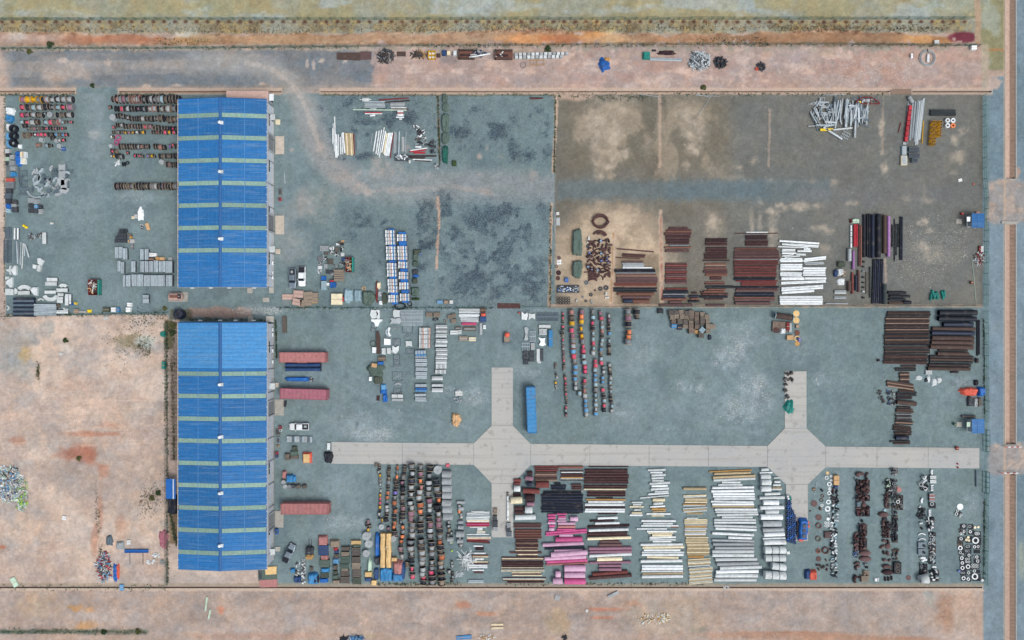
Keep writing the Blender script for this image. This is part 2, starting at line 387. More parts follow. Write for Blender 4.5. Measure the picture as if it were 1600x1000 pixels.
 for pts,w,a in(([(870,148),(868,200),(864,270)],2.4,.95),([(862,320),(860,400),(858,478)],2.2,.95),([(1031,150),(1031,260)],2.2,.7),([(1032,330),(1033,400),(1034,478)],3.2,.85),([(960,350),(958,420),(955,478)],2.6,.85),([(858,478),(960,478),(1040,477)],2.5,.8),([(1203,172),(1201,260)],1.5,.5),([(1380,150),(1379,240)],1.0,.4),([(1040,478),(1300,478),(1535,478)],1.6,.6),([(1383,405),(1384,440)],2.2,.6)):
  paint(stroke(pts,w,.7,3),(184,160,140),a)
 paint(stroke([(1033,340),(1034,470)],.8,.6,2),(166,96,80),.7);paint(stroke([(860,350),(858,470)],1.0,.6,6),(120,96,60),.6);paint(blob(895,152,26,6,.6),(186,160,142),.8)
 paint(stroke([(958,365),(955,470)],.9,.6,3),(150,112,60),.6)
 spk[:,0]+=m*.18;spk[:,1]+=m*.2;spk[:,1]+=blob(1450,390,60,50)*m*.4
 paint(rect(295,481,393,496,2,8),(158,136,126),.95);paint(rect(266,484,300,500,2,6),(96,92,70),.7)
 m=rect(-9999,494,263,917,2,4)+rect(-9999,140,8,500,1.5,5)+rect(262,890,432,916,2,3)+rect(262,500,280,916,1.5)
 m=np.clip(m,0,1)
 paint(m,(179,161,149));paint(m*F(90,64,.42,.62),(170,153,142),.8);paint(m*F(80,65,.48,.6),(196,179,164),.75);paint(m*F(60,66,.54,.64,30),(164,156,150),.7);paint(m*F(12,67,.5,.7,5),(182,162,150),.3)
 for bx,by,rx,ry,col,a in((20,545,40,40,(142,148,148),.75),(40,555,12,10,(186,160,110),.8),(60,555,14,14,(208,186,166),.8),(15,570,14,12,(150,154,150),.6),(128,710,26,14,(162,102,82),.8),(160,735,9,10,(176,106,78),.85),(30,690,11,7,(172,110,84),.8),(172,665,22,6,(178,128,106),.7),(140,678,40,3,(176,122,100),.7),(95,740,40,18,(158,142,132),.7),(130,745,60,22,(158,150,144),.6),
(225,535,16,10,(176,186,176),.85),(200,532,14,12,(130,126,96),.7),(105,545,10,8,(196,188,178),.8),(75,515,12,12,(140,148,148),.5),(190,770,40,40,(166,148,136),.5),(40,830,20,24,(206,180,158),.7),(230,810,12,26,(204,180,160),.7),(157,790,4,30,(178,130,106),.6),(148,840,5,26,(176,126,104),.6),(70,690,40,14,(168,160,152),.5),(190,820,10,18,(180,138,116),.5),(3,855,5,3,(180,110,80),.9),(160,640,60,24,(190,170,152),.5)):
  paint(blob(bx,by,rx,ry,.9,.5,37)*m,col,a)
 for k in range(9):
  r0=12+k*3.2
  paint(stroke([(148-r0*1.3,668),(148-r0,650-r0*.2),(150,646-r0*.7),(148+r0,655-r0*.2),(150+r0*1.3,672)],.9,.8,2)*m,(206,182,164),.55)
 for k in range(12):
  yy=622+k*7+U(-3,3)
  paint(stroke([(U(0,120),yy+6),(130,yy),(240,yy+U(-8,10))],.8,.9,3)*m,(204,180,162)if k%2 else(172,148,132),.4)
 spk[:,0]+=m*.08;spk[:,1]+=m*.1;spk[:,0]+=blob(205,535,30,16)*.5+rect(205,760,262,800,8,14)*m*F(8,68,.5,.6)*.5
 paint(rect(264,505,279,720,1.5,3),(140,128,120),.9);paint(rect(264,800,279,850,2,3),(108,88,60),.7);paint(rect(258,500,270,545,2,6),(80,80,56),.8)
 for yy in range(560,720,6):
  paint(rect(266,yy,278,yy+3,.8,2),(110,96,88),.7)
 m=rect(-9999,920,1531,9999,1.5,2)
 paint(m,(164,149,139));paint(m*F(80,70,.45,.62,30),(172,158,149),.7);paint(m*F(40,71,.52,.64,20),(150,138,131),.7);paint(m*F(16,72,.5,.7,5),(176,152,136),.4);spk[:,0]+=m*.25;spk[:,1]+=m*.3
 paint(m*rect(1240,930,1450,985,20,20),(156,148,142),.5)
 for bx,by,rx,ry,col,a in((118,950,10,6,(192,140,84),.8),(140,952,8,4,(190,146,96),.6),(135,978,16,7,(190,142,92),.8),(60,945,24,20,(186,160,130),.6),(345,954,6,6,(200,134,108),.8),(725,945,10,6,(176,120,94),.8),(763,959,18,3,(190,136,108),.8),(945,952,22,3,(190,122,98),.8),(940,965,14,2,(190,122,98),.7),(990,943,14,5,(180,126,100),.7),(870,975,14,22,(176,152,120),.7),(1500,950,30,40,(180,158,142),.7),(1475,960,12,34,(150,118,98),.7),(1450,935,8,12,(150,156,152),.6),(1515,940,14,14,(176,150,132),.6),
(1230,992,110,5,(166,116,88),.8),(1320,998,140,4,(170,120,92),.7),(1092,984,12,6,(128,132,122),.7),(400,994,90,5,(176,130,110),.5),(300,992,20,4,(184,150,120),.5),(570,994,20,4,(160,150,90),.3),(1040,960,60,30,(176,160,140),.5)):
  paint(blob(bx,by,rx,ry,.9,.5,38)*m,col,a)
 paint(rect(-99,984,232,989,1.5,4),(100,118,96),.7);paint(rect(-99,989,1400,1100,2,4),(172,148,132),.4)
 paint(rect(1455,990,1540,1100,2,4),(150,140,100),.0)
 m=rect(1536,120,1571,9999,1.5,3)+rect(1587,-9999,9999,9999,1.2,1)
 m=np.clip(m,0,1)
 paint(m,(112,134,146));paint(m*F(40,73,.45,.6,90),(96,124,136),.6);paint(m*F(18,74,.5,.66,60),(120,144,160),.5);spk[:,0]+=m*.12;spk[:,1]+=m*.1
 paint(rect(1537,145,1545,915,2,3),(98,126,130),.8)
 paint(blob(1550,130,12,10),(182,162,150),.9);paint(blob(1540,100,5,20),(186,164,144),.8)
 for y0,y1 in((282,348),(694,741)):
  mm=rect(1545,y0,1660,y1,4,10);paint(mm,(150,148,146),.9);paint(mm*F(16,75,.5,.62),(176,158,144),.8);paint(mm*F(10,76,.55,.66),(130,126,124),.5)
 paint(blob(1596,880,6,30),(150,158,140),.6);paint(blob(1590,270,4,10),(182,150,130),.8)
 paint(rect(1523,-99,1533,68,1.6,4),(172,148,122),.95);spk[:,0]+=rect(1520,-99,1536,75,2)*.5
 paint(stroke([(1526,66),(1545,78),(1568,78)],2,.7,4),(170,122,80),.8);paint(rect(1533,70,1545,142,2,6),(166,156,138),.8)
 dirt=np.clip(rect(-9999,79,1538,142,4)+rect(-9999,494,263,917,4)+rect(-9999,920,1531,9999,4)+rect(-9999,-999,1530,75,3),0,1)
 g1=fbm(x,y,7,101,3,gain=.8)-.5;g2=fbm(x,y,34,105,5,gain=.75)-.5;g3=fbm(x,y,130,111,4)-.5
 C*=(1+g1*(.16+.06*dirt)+g2*(.12+.05*dirt)+g3*.05+wob2*dirt*.0)[:,None]
 warm=(fbm(x,y,24,121,5,gain=.75)-.5)*(.05+.10*dirt)
 C[:,0]*=1+warm;C[:,2]*=1-warm
 for x0,x1,yy in((-60,119,141),(183,441,141),(499,1391,141),(1424,1552,141)):
  paint(rect(x0,yy-3.5,x1,yy,1,1.5),(196,170,150),.8);paint(rect(x0,yy+4,x1,yy+7,1,2),(178,156,136),.85)
 paint(rect(-60,911.5,1538,915.5,1,2),(156,142,120),.7);paint(rect(-60,920,1538,923,1,2),(196,174,154),.9)
 paint(rect(1568,-60,1571,1060,.8),(186,160,136),.7)
 spk[:,1]+=F(5,80,.72,.8)*.6
 z=(fbm(x,y,60,90,3)-.5)*.05
 z+=rect(-99,50,1500,72,4)*-.25+rect(-9999,-9999,1524,31,3)*.1
 wl=rect(-9999,496,258,912,6)+rect(-9999,924,1528,9999,4)
 z+=wl*(fbm(x,y,22,93,4)-.5)*.35
 edge=np.zeros(n)
 far=(x<-60)|(x>1660)|(y<-60)|(y>1060)
 z[far]=0
 flat=rect(262,146,1571,915,6);z*=(1-.85*flat)
 nx,ny=len(xs),len(ys)
 V=np.stack([(x-800)/S,(500-y)/S,z],1)
 I=np.arange(n).reshape(ny,nx)
 quads=np.stack([I[1:,:-1],I[1:,1:],I[:-1,1:],I[:-1,:-1]],-1).reshape(-1,4)
 cx=((gx[1:,:-1]+gx[:-1,1:])/2).ravel();cy=((gy[1:,:-1]+gy[:-1,1:])/2).ravel()
 hole=np.zeros(len(cx),bool)
 for x0,x1 in((-60,118),(185,440),(500,1390),(1425,1550)):
  hole|=(cx>x0)&(cx<x1)&(cy>141)&(cy<145.5)
 hole|=(cx>-60)&(cx<1535)&(cy>915.5)&(cy<920)
 for y0,y1 in((-60,280),(350,695),(740,1060)):
  hole|=(cx>1570.5)&(cx<1587.5)&(cy>y0)&(cy<y1)
 zone=np.zeros(len(cx),int)
 zone[(cy<31)&(cx<1524)]=1
 zone[(cy>31)&(cy<79)&(cx<1530)]=2
 zone[(cy>79)&(cy<141)&(cx<586)]=3
 zone[(cx>8)&(cx<867)&(cy>145.5)&(cy<481)]=4
 zone[(cx>867)&(cx<1537)&(cy>145.5)&(cy<479)]=5
 zone[(cx>264)&(cx<1537)&(cy>481)&(cy<915.5)]=4
 zone[(cx<264)&(cy>481)&(cy<915.5)]=6
 zone[(cy>920)&(cx<1532)]=7
 zone[(cx>1587.5)]=8
 zone[(cx>1537)&(cx<1570.5)&(cy>120)]=9
 names=['ground','field','eroded_ground','gravel_track','gravel_ground','brown_ground','dirt_ground','dirt_path','road','verge_ground']
 mat=ground_material()
 gm=C.mean(1,keepdims=True);C=gm+(C-gm)*.86+np.array([1.5,0,-.5])
 lc=np.clip(C/255,0,1)
 lc=np.where(lc<=.04045,lc/12.92,((lc+.055)/1.055)**2.4)
 for k,nm in enumerate(names):
  q=quads[(zone==k)&~hole]
  if len(q)==0:
   continue
  used,inv=np.unique(q,return_inverse=True)
  me=bpy.data.meshes.new(nm)
  me.vertices.add(len(used));me.vertices.foreach_set('co',V[used].ravel())
  me.loops.add(q.size);me.loops.foreach_set('vertex_index',inv.ravel().astype(np.int32))
  me.polygons.add(len(q));me.polygons.foreach_set('loop_start',np.arange(0,q.size,4,dtype=np.int32));me.polygons.foreach_set('loop_total',np.full(len(q),4,np.int32))
  me.update(calc_edges=True);me.validate()
  a=me.color_attributes.new('tone','FLOAT_COLOR','POINT')
  a.data.foreach_set('color',np.hstack([lc[used],np.ones((len(used),1))]).ravel())
  a=me.color_attributes.new('spk','FLOAT_COLOR','POINT')
  a.data.foreach_set('color',np.hstack([np.clip(spk[used],0,1.1),np.ones((len(used),1))]).ravel())
  me.materials.append(mat)
  o=bpy.data.objects.new(nm,me);COL.objects.link(o);o['kind']='structure'
def ground_material():
 m=bpy.data.materials.new('earth_and_gravel')
 m.use_nodes=True
 n,l=m.node_tree.nodes,m.node_tree.links
 b=n['Principled BSDF'];b.inputs['Roughness'].default_value=.95;b.inputs['Specular IOR Level'].default_value=.15
 g=n.new('ShaderNodeNewGeometry')
 at=n.new('ShaderNodeAttribute');at.attribute_name='tone'
 sp=n.new('ShaderNodeAttribute');sp.attribute_name='spk'
 sep=n.new('ShaderNodeSeparateColor');l.new(sp.outputs['Color'],sep.inputs[0])
 def noise(scale,det,rough=.6):
  t=n.new('ShaderNodeTexNoise');t.inputs['Scale'].default_value=scale;t.inputs['Detail'].default_value=det;t.inputs['Roughness'].default_value=rough
  l.new(g.outputs['Position'],t.inputs['Vector']);return t.outputs[0]
 def mr(src,a,b_,c,d):
  t=n.new('ShaderNodeMapRange');t.inputs[1].default_value=a;t.inputs[2].default_value=b_;t.inputs[3].default_value=c;t.inputs[4].default_value=d
  l.new(src,t.inputs[0]);return t.outputs[0]
 def mth(op,a,b_):
  t=n.new('ShaderNodeMath');t.operation=op
  for k,v in enumerate((a,b_)):
   if isinstance(v,(int,float)):
    t.inputs[k].default_value=v
   else:
    l.new(v,t.inputs[k])
  return t.outputs[0]
 f1=mr(noise(.35,5),.3,.7,.93,1.07)
 f2=mr(noise(1.3,5,.8),.3,.7,.82,1.18)
 f3=mr(noise(3.5,3,.8),.25,.75,.84,1.16)
 f=mth('MULTIPLY',mth('MULTIPLY',f1,f2),f3)
 hv=n.new('ShaderNodeHueSaturation');l.new(at.outputs['Color'],hv.inputs['Color']);l.new(f,hv.inputs['Value'])
 nd=noise(2.6,3,.8);nl=noise(2.4,3,.85)
 td=mth('SUBTRACT',.67,mth('MULTIPLY',sep.outputs[0],.2));dk=mth('MULTIPLY',mth('SUBTRACT',nd,td),16.0)
 tl=mth('SUBTRACT',.69,mth('MULTIPLY',sep.outputs[1],.20));lt=mth('MULTIPLY',mth('SUBTRACT',nl,tl),16.0)
 cl=lambda v,mx:mth('MULTIPLY',mth('MAXIMUM',mth('MINIMUM',v,1.0),0.0),mx)
 m1=n.new('ShaderNodeMixRGB');m1.blend_type='MULTIPLY';m1.inputs[2].default_value=(.38,.44,.52,1);l.new(cl(dk,.85),m1.inputs[0]);l.new(hv.outputs[0],m1.inputs[1])
 m2=n.new('ShaderNodeMixRGB');m2.inputs[2].default_value=(*lin((205,206,200)),1);l.new(cl(lt,.5),m2.inputs[0]);l.new(m1.outputs[0],m2.inputs[1])
 l.new(m2.outputs[0],b.inputs['Base Color'])
 bp=n.new('ShaderNodeBump');bp.inputs['Strength'].default_value=.5;bp.inputs['Distance'].default_value=.12
 l.new(noise(3.0,5,.75),bp.inputs['Height']);l.new(bp.outputs[0],b.inputs['Normal'])
 return m
build_ground()
def struct(name,mb,mat,smooth=False):
 o=mb.build(name,mat,smooth=smooth)
 o['kind']='structure'
 return o
def road_material():
 m=bpy.data.materials.new('cast_concrete')
 m.use_nodes=True
 n,l=m.node_tree.nodes,m.node_tree.links
 b=n['Principled BSDF'];b.inputs['Roughness'].default_value=.9;b.inputs['Specular IOR Level'].default_value=.2
 g=n.new('ShaderNodeNewGeometry')
 prev=None
 col=(*lin((178,178,174)),1)
 for sc,det,lo,hi,c,a,st in((.05,5,.42,.6,(168,171,172),.9,1),(.35,6,.5,.68,(178,178,174),.6,1),(.5,8,.58,.66,(140,138,132),.6,1),(-.35,6,.52,.66,(158,157,152),.7,1),(1.7,7,.6,.72,(120,118,114),.45,1),(6,3,.3,.7,(160,160,158),.35,1)):
  t=n.new('ShaderNodeTexNoise');t.inputs['Scale'].default_value=abs(sc);t.inputs['Detail'].default_value=det
  mp=n.new('ShaderNodeMapping');mp.inputs['Scale'].default_value=(.07,3.2,1)if sc<0 else(1,1,1);l.new(g.outputs['Position'],mp.inputs[0]);l.new(mp.outputs[0],t.inputs['Vector'])
  r=n.new('ShaderNodeMapRange');r.inputs[1].default_value=lo;r.inputs[2].default_value=hi;r.inputs[4].default_value=a;l.new(t.outputs[0],r.inputs[0])
  mx=n.new('ShaderNodeMixRGB');mx.inputs[2].default_value=(*lin(c),1);l.new(r.outputs[0],mx.inputs[0])
  if prev is None:
   mx.inputs[1].default_value=col
  else:
   l.new(prev,mx.inputs[1])
  prev=mx.outputs[0]
 l.new(prev,b.inputs['Base Color'])
 bp=n.new('ShaderNodeBump');bp.inputs['Strength'].default_value=.2;bp.inputs['Distance'].default_value=.03
 t=n.new('ShaderNodeTexNoise');t.inputs['Scale'].default_value=4;l.new(g.outputs['Position'],t.inputs['Vector']);l.new(t.outputs[0],bp.inputs['Height']);l.new(bp.outputs[0],b.inputs['Normal'])
 _mats['castroad']=m
 PAL['castroad']=((174,175,172),.9,0)
road_material()
def slab(parent,pts,h=.1,gap=.25):
 cx=sum(p[0]for p in pts)/len(pts);cy=sum(p[1]for p in pts)/len(pts)
 q=[]
 for px,py in pts:
  d=math.hypot(px-cx,py-cy)
  q.append((X(px-(px-cx)/d*gap),Y(py-(py-cy)/d*gap)))
 q=q[::-1]if sum((q[i][0]*q[(i+1)%len(q)][1]-q[(i+1)%len(q)][0]*q[i][1])for i in range(len(q)))<0 else q
 b=MB().prism(q,-.05,h+U(-.006,.006))
 o=b.build('slab','castroad',parent)
 return o
croad=empty('concrete_road');croad['kind']='structure'
yt=lambda x:690.5+(x-512)*.0090
yb=lambda x:724.5+(x-512)*.0072
for x0,x1,nseg in((518,740,2),(829,1199,4),(1290,1530,3)):
 for k in range(nseg):
  a,c=x0+(x1-x0)*k/nseg,x0+(x1-x0)*(k+1)/nseg
  slab(croad,[(a,yt(a)),(c,yt(c)),(c,yb(c)),(a,yb(a))],gap=.2)
slab(croad,[(740,yt(740)),(768,665),(801.5,665),(829,yt(829)),(829,yb(829)),(802,755),(768,755),(740,yb(740))],gap=.2)
slab(croad,[(768,574),(801.5,574),(801.5,665),(768,665)],gap=.2)
slab(croad,[(768,755),(802,755),(802,839.5),(768,839.5)],gap=.2)
slab(croad,[(1199,yt(1199)),(1226,669),(1260,669),(1290,yt(1290)),(1290,yb(1290)),(1262,757),(1228,757),(1199,yb(1199))],gap=.2)
slab(croad,[(1226,580),(1260,580),(1260,669),(1226,669)],gap=.2)
slab(croad,[(1228,757),(1262,757),(1262,845),(1228,845)],gap=.2)
def ditch(x0,x1,y0,y1,depth,name,mats=('soil','concrete'),wall=.14,vertical=False,lip=.06):
 """an open lined ditch let into the ground: two side walls, end walls, bed"""
 t=empty(name);t['kind']='structure'
 X0,X1,Y0,Y1=X(x0),X(x1),Y(y1),Y(y0)
 w=wall
 MB().box(X0,X1,Y0+w,Y1-w,-depth-.1,-depth).build('bed',mats[0],t)
 MB().box(X0,X1,Y0-.02,Y0+w,-depth,lip).build('side_wall',mats[1],t)
 MB().box(X0,X1,Y1-w,Y1+.02,-depth,lip).build('side_wall',mats[1],t)
 MB().box(X0-.1,X0+.05,Y0-.01,Y1+.01,-depth,lip-.01).build('end_wall',mats[1],t)
 MB().box(X1-.05,X1+.1,Y0-.01,Y1+.01,-depth,lip-.01).build('end_wall',mats[1],t)
 return t
PAL['lip']=((180,172,162),.9,0)
PAL['bedsoil']=((140,98,70),.95,0)
for a,c in((-60,118),(185,440),(500,1390),(1425,1550)):
 ditch(a,c,141,145.5,.55,'drain_channel',('bedsoil','lip'))
ditch(-60,1535,915.5,920,.55,'drain_channel',('bedsoil','lip'))
PAL['canal']=((180,156,142),.85,0)
PAL['canald']=((168,144,128),.9,0)
for y0,y1 in((-60,280),(350,695),(740,1060)):
 t=empty('canal');t['kind']='structure'
 X0,X1,Y0,Y1=X(1570.5),X(1587.5),Y(y1),Y(y0)
 xm=X0+.62*(X1-X0)
 MB().box(X0+.12,X1-.12,Y0,Y1,-1.05,-.85).build('bed','canal',t)
 MB().box(X0-.05,X0+.12,Y0,Y1,-.85,.08).build('side_wall','lip',t)
 MB().box(X1-.12,X1+.1,Y0,Y1,-.85,.08).build('side_wall','concrete',t)
 b=MB()
 k=Y0+.5
 while k<Y1-.6:
  b.add([(X1-.14,k,-.05),(X1-.14,k+.92,-.05),(xm,k+.92,-.83),(xm,k,-.83)],[(0,1,2,3)])
  k+=.97
 o=b.build('lining','canald',t);o['kind']='stuff'
 MB().box(X0-.04,X1+.08,Y1-.1,Y1+.25,-.85,.1).build('end_wall','concrete',t)
 MB().box(X0-.04,X1+.08,Y0-.25,Y0+.1,-.85,.1).build('end_wall','concrete',t)
def corrugated(x0,x1,z0,z1,y0,y1,pitch=1.0,rib=.22,h=.05,thick=.06):
 """one roof slope: sheet from (x0,z0) to (x1,z1), ribs running down the slope"""
 b=MB()
 prof=[]
 y=y0
 while y<y1-.001:
  e=min(y+pitch,y1)
  prof+=[(y,0),(max(y,e-rib),0),(e-rib*.7,h),(e-rib*.3,h)]if e-y>rib*1.2 else[(y,0)]
  y=e
 prof.append((y1,0))
 nseg=1
 vs=[]
 for(yy,dz)in prof:
  for(xx,zz)in((x0,z0),(x1,z1)):
   vs.append((xx,yy,zz+dz))
 fs=[(2*i,2*i+1,2*i+3,2*i+2)for i in range(len(prof)-1)]
 if x1<x0:
  fs=[f[::-1]for f in fs]
 b.add(vs,fs)
 b.add([(x0,y0,z0-thick),(x1,y0,z1-thick),(x1,y1,z1-thick),(x0,y1,z0-thick)],[(0,3,2,1)])
 b.add([(x0,y0,z0-thick),(x1,y0,z1-thick),(x1,y0,z1),(x0,y0,z0)],[(0,1,2,3)])
 b.add([(x0,y1,z0-thick),(x1,y1,z1-thick),(x1,y1,z1),(x0,y1,z0)],[(3,2,1,0)])
 b.add([(x0,y0,z0-thick),(x0,y1,z0-thick),(x0,y1,z0),(x0,y0,z0)],[(0,1,2,3)])
 return b
EAVE,RIDGE=6.3,7.7
XW,XE=X(295.6),X(429.5)
XR=(XW+XE)/2
PAL['seam']=((88,142,196),.5,0)
PAL['flash']=((188,178,166),.6,0)
PAL['wallsh']=((186,194,204),.6,0)
def sub(p,name,mb,mat):
 return mb.build(name,mat,p)
def warehouse(label,py0,py1,sky_rows,vents,doors,acs,south_acs,north_acs,light=None):
 y1,y0=Y(py0),Y(py1)
 t=empty('warehouse',(XR,(y0+y1)/2,0))
 one(t,label,'warehouse','blue roofed warehouses')
 ox,oy=XR,(y0+y1)/2
 def part(name,mb,mat,par=None):
  o=mb.build(name,mat,par or t)
  if par is None:
   o.location=(-ox,-oy,0)
  return o
 xw,xe,wy0,wy1=XW+.45,XE-.35,y0+.35,y1-.35
 zr=lambda x:EAVE+(RIDGE-EAVE)*(1-abs(x-XR)/(XR-XW))
 b=MB().box(xe-.12,xe,wy0,wy1,0,EAVE-.12)
 k=wy0+.5
 while k<wy1-.2:
  b.box(xe,xe+.04,k,k+.12,1.2,EAVE-.12);k+=.9
 part('east_wall',b,'wallsh')
 b=MB().box(xw,xw+.12,wy0,wy1,0,EAVE-.12)
 part('west_wall',b,'wallsh')
 for nm,yy in(('gable_wall',wy0),('gable_wall',wy1-.12)):
  vs=[(xw+.13,yy,0),(xe-.13,yy,0),(xe-.13,yy,zr(xe)-.2),(XR,yy,RIDGE-.15),(xw+.13,yy,zr(xw)-.2)]
  b=MB();m=len(vs)
  b.add(vs+[(x,y+.12,z)for x,y,z in vs],[tuple(range(m)),tuple(range(2*m-1,m-1,-1))]+[(i,m+i,m+(i+1)%m,(i+1)%m)for i in range(m)])
  part(nm,b,'wall')
 part('plinth',MB().box(xe+.005,xe+.1,wy0,wy1,0,.35),'concrete')
 rows=sorted([Y(r,RIDGE-.4)for r in sky_rows])
 edges=[y0]+[v for r in rows for v in(r-.56,r+.56)]+[y1]
 wid=.56
 for side,xo in((0,XW),(1,XE)):
  for k in range(0,len(edges),2):
   a,c=edges[k],edges[k+1]
   if light and a<Y(light,7)<c:
    m=Y(light,7)
    part('roof',corrugated(xo,XR,EAVE,RIDGE,a,m),'roofblue')
    part('roof',corrugated(xo,XR,EAVE,RIDGE,m,c),'roofblue')
    xi=XR-.45 if side==0 else XR+.45
    zi=zr(xi)
    part('roof_overlay',corrugated(xo,xi,EAVE+.05,zi+.05,m+.1,c-.15),'roofsky')['label']='pale blue newer roof sheets'
   else:
    part('roof',corrugated(xo,XR,EAVE,RIDGE,a,c),'roofblue')
  for r in rows:
   xi=XR-.42 if side==0 else XR+.42
   e=xo+(.25 if side==0 else-.25)
   part('skylight',corrugated(e,xi,zr(e)+.03,zr(xi)+.03,r-.54,r+.54,.36,.14,.03,.02),'skylight')
   part('roof',MB().add([(xi,r-.56,zr(xi)),(XR,r-.56,RIDGE),(XR,r+.56,RIDGE),(xi,r+.56,zr(xi))],[(0,1,2,3)if side==0 else(3,2,1,0)]),'roofblue')
 b=MB()
 k=y0
 while k<y1:
  e=min(k+2.9,y1)
  for sg in(-1,1):
   b.add([(XR,k,RIDGE+.1),(XR,e,RIDGE+.1),(XR+sg*.38,e,zr(XR+.38)+.08),(XR+sg*.38,k,zr(XR+.38)+.08)],[(0,1,2,3)]if sg<0 else[(3,2,1,0)])
  k=e+.04
 part('ridge_cap',b,'roofdark')
 for f,n_ in((.52,'lap_seam'),):
  for sg in(-1,1):
   xx=XR+sg*(XR-XW)*f
   b=MB().box(xx-.05,xx+.05,y0+.05,y1-.05,zr(xx)+.02,zr(xx)+.075)
   part('lap_seam',b,'seam')
 b=MB()
 k=y0+.4
 while k<y1:
  k+=.6
 for j in range(1,11):
  for sg in(-1,1):
   xx=XR+sg*(XR-XW)*j/11
   k=y0+.5
   b.box(xx-.02,xx+.02,y0+.1,y1-.1,zr(xx)+.01,zr(xx)+.056)
 o=part('screw_line',b,'cblue');o['kind']='stuff'
 b=MB()
 b.box(XR-.03,XR+.03,y0+.05,y1-.05,RIDGE+.09,RIDGE+.12)
 part('ridge_seam',b,'seam')
 for xo in(XW,XE):
  sg=-1 if xo==XW else 1
  part('gutter',MB().box(min(xo,xo+sg*.2),max(xo,xo+sg*.2),y0,y1,EAVE-.22,EAVE-.08),'flash' if sg<0 else 'wall')
  k=y0+.6
  gb=MB().box(-.16,.16,-.035,.035,0,.03).mesh('gutter_bracket')if '_gb' not in globals()else globals()['_gb']
  globals()['_gb']=gb
  while k<y1:
   o=obj('gutter_bracket',gb,'white',t,(xo-ox-sg*.02,k-oy,EAVE+.03));k+=1.75
 for yy in(y0,y1):
  sg=-1 if yy==y0 else 1
  for xo in(XW,XE):
   b=MB().add([(xo,yy,EAVE+.06),(XR,yy,RIDGE+.07),(XR,yy+sg*.1,RIDGE+.07),(xo,yy+sg*.1,EAVE+.06),
(xo,yy+sg*.1,EAVE-.2),(XR,yy+sg*.1,RIDGE-.2)],[(0,1,2,3),(3,2,5,4)])
   part('verge_trim',b,'roofdark' if sg>0 else 'wall')
 for v in vents:
  vy=Y(v,RIDGE+.5)
  q=MB().box(XR+.1,XR+.8,vy-.4,vy+.4,RIDGE-.2,RIDGE+.32).build('vent_base','offw',t);q.location=(-ox,-oy,0)
  b=MB().lathe([(.2,0),(.22,.1),(.38,.2),(.42,.38),(.32,.55),(.1,.64),(.0,.66)],18)
  v_=b.build('turbine','white',q,(XR+.05,vy,RIDGE+.32),smooth=True)
 k=y0+3
 while k<y1-2:
  b=MB().tube([(xe+.16,k,.1),(xe+.16,k,EAVE-.5),(XE+.08,k,EAVE-.18)],.07,6)
  part('downpipe',b,'dgrey');k+=5.9
 for kind,dy,dh in doors:
  yy=Y(dy)
  w=dh/S/2
  if kind=='roller':
   d=part('roller_door',MB().box(xe+.04,xe+.12,yy-w*.85,yy+w*.85,.35,4.6),'dgrey')
   b=MB()
   for j in range(14):
    b.box(xe+.12,xe+.15,yy-w*.84,yy+w*.84,.45+j*.3,.6+j*.3)
   b.build('slat','grey',d)
   part('door_frame',MB().box(xe+.03,xe+.3,yy-w-.05,yy-w*.86,0,4.9).box(xe+.03,xe+.3,yy+w*.86,yy+w+.05,0,4.9).box(xe+.03,xe+.35,yy-w-.05,yy+w+.05,4.9,5.2),'ltgrey')
  else:
   part('side_door',MB().box(xe+.04,xe+.1,yy-.5,yy+.5,.3,2.4),'dgrey')
   part('door_canopy',MB().box(xe+.02,xe+1.3,yy-w,yy+w,2.75,2.9).box(xe+.1,xe+1.1,yy-w+.1,yy-w+.16,2.4,2.75),'offw')
 for kx in range(4):
  yy=y0+(y1-y0)*(kx+.5)/4+1.5
  f=part('window_frame',MB().box(xe+.04,xe+.1,yy-1.6,yy+1.6,3.1,4.3),'white')
  MB().box(xe+.1,xe+.115,yy-1.5,yy-.05,3.2,4.2).box(xe+.1,xe+.115,yy+.05,yy+1.5,3.2,4.2).build('pane','glass',f)
 part('cable_tray',MB().box(xe+.13,xe+.3,wy0+1,wy0+(wy1-wy0)*.45,4.7,4.78),'ltgrey')
 return t,xe,wy0,wy1
whA=warehouse('upper warehouse with seven pale skylight strips across its blue metal roof',166.5,450.5,[180,215,250.5,286,320.5,355.8,391],[191,268,373],[('side',188,9),('roller',227,28),('roller',351,28),('side',391,9)],[],[],[])
whB=warehouse('lower warehouse with a lighter blue patch at the top of its long metal roof',503.8,876.5,[584,619,654.5,689,724,758.8,794,829,864],[601,683,771,853],[('side',602,9),('roller',636,25),('roller',811,27),('side',857,9)],[],[],[],576)
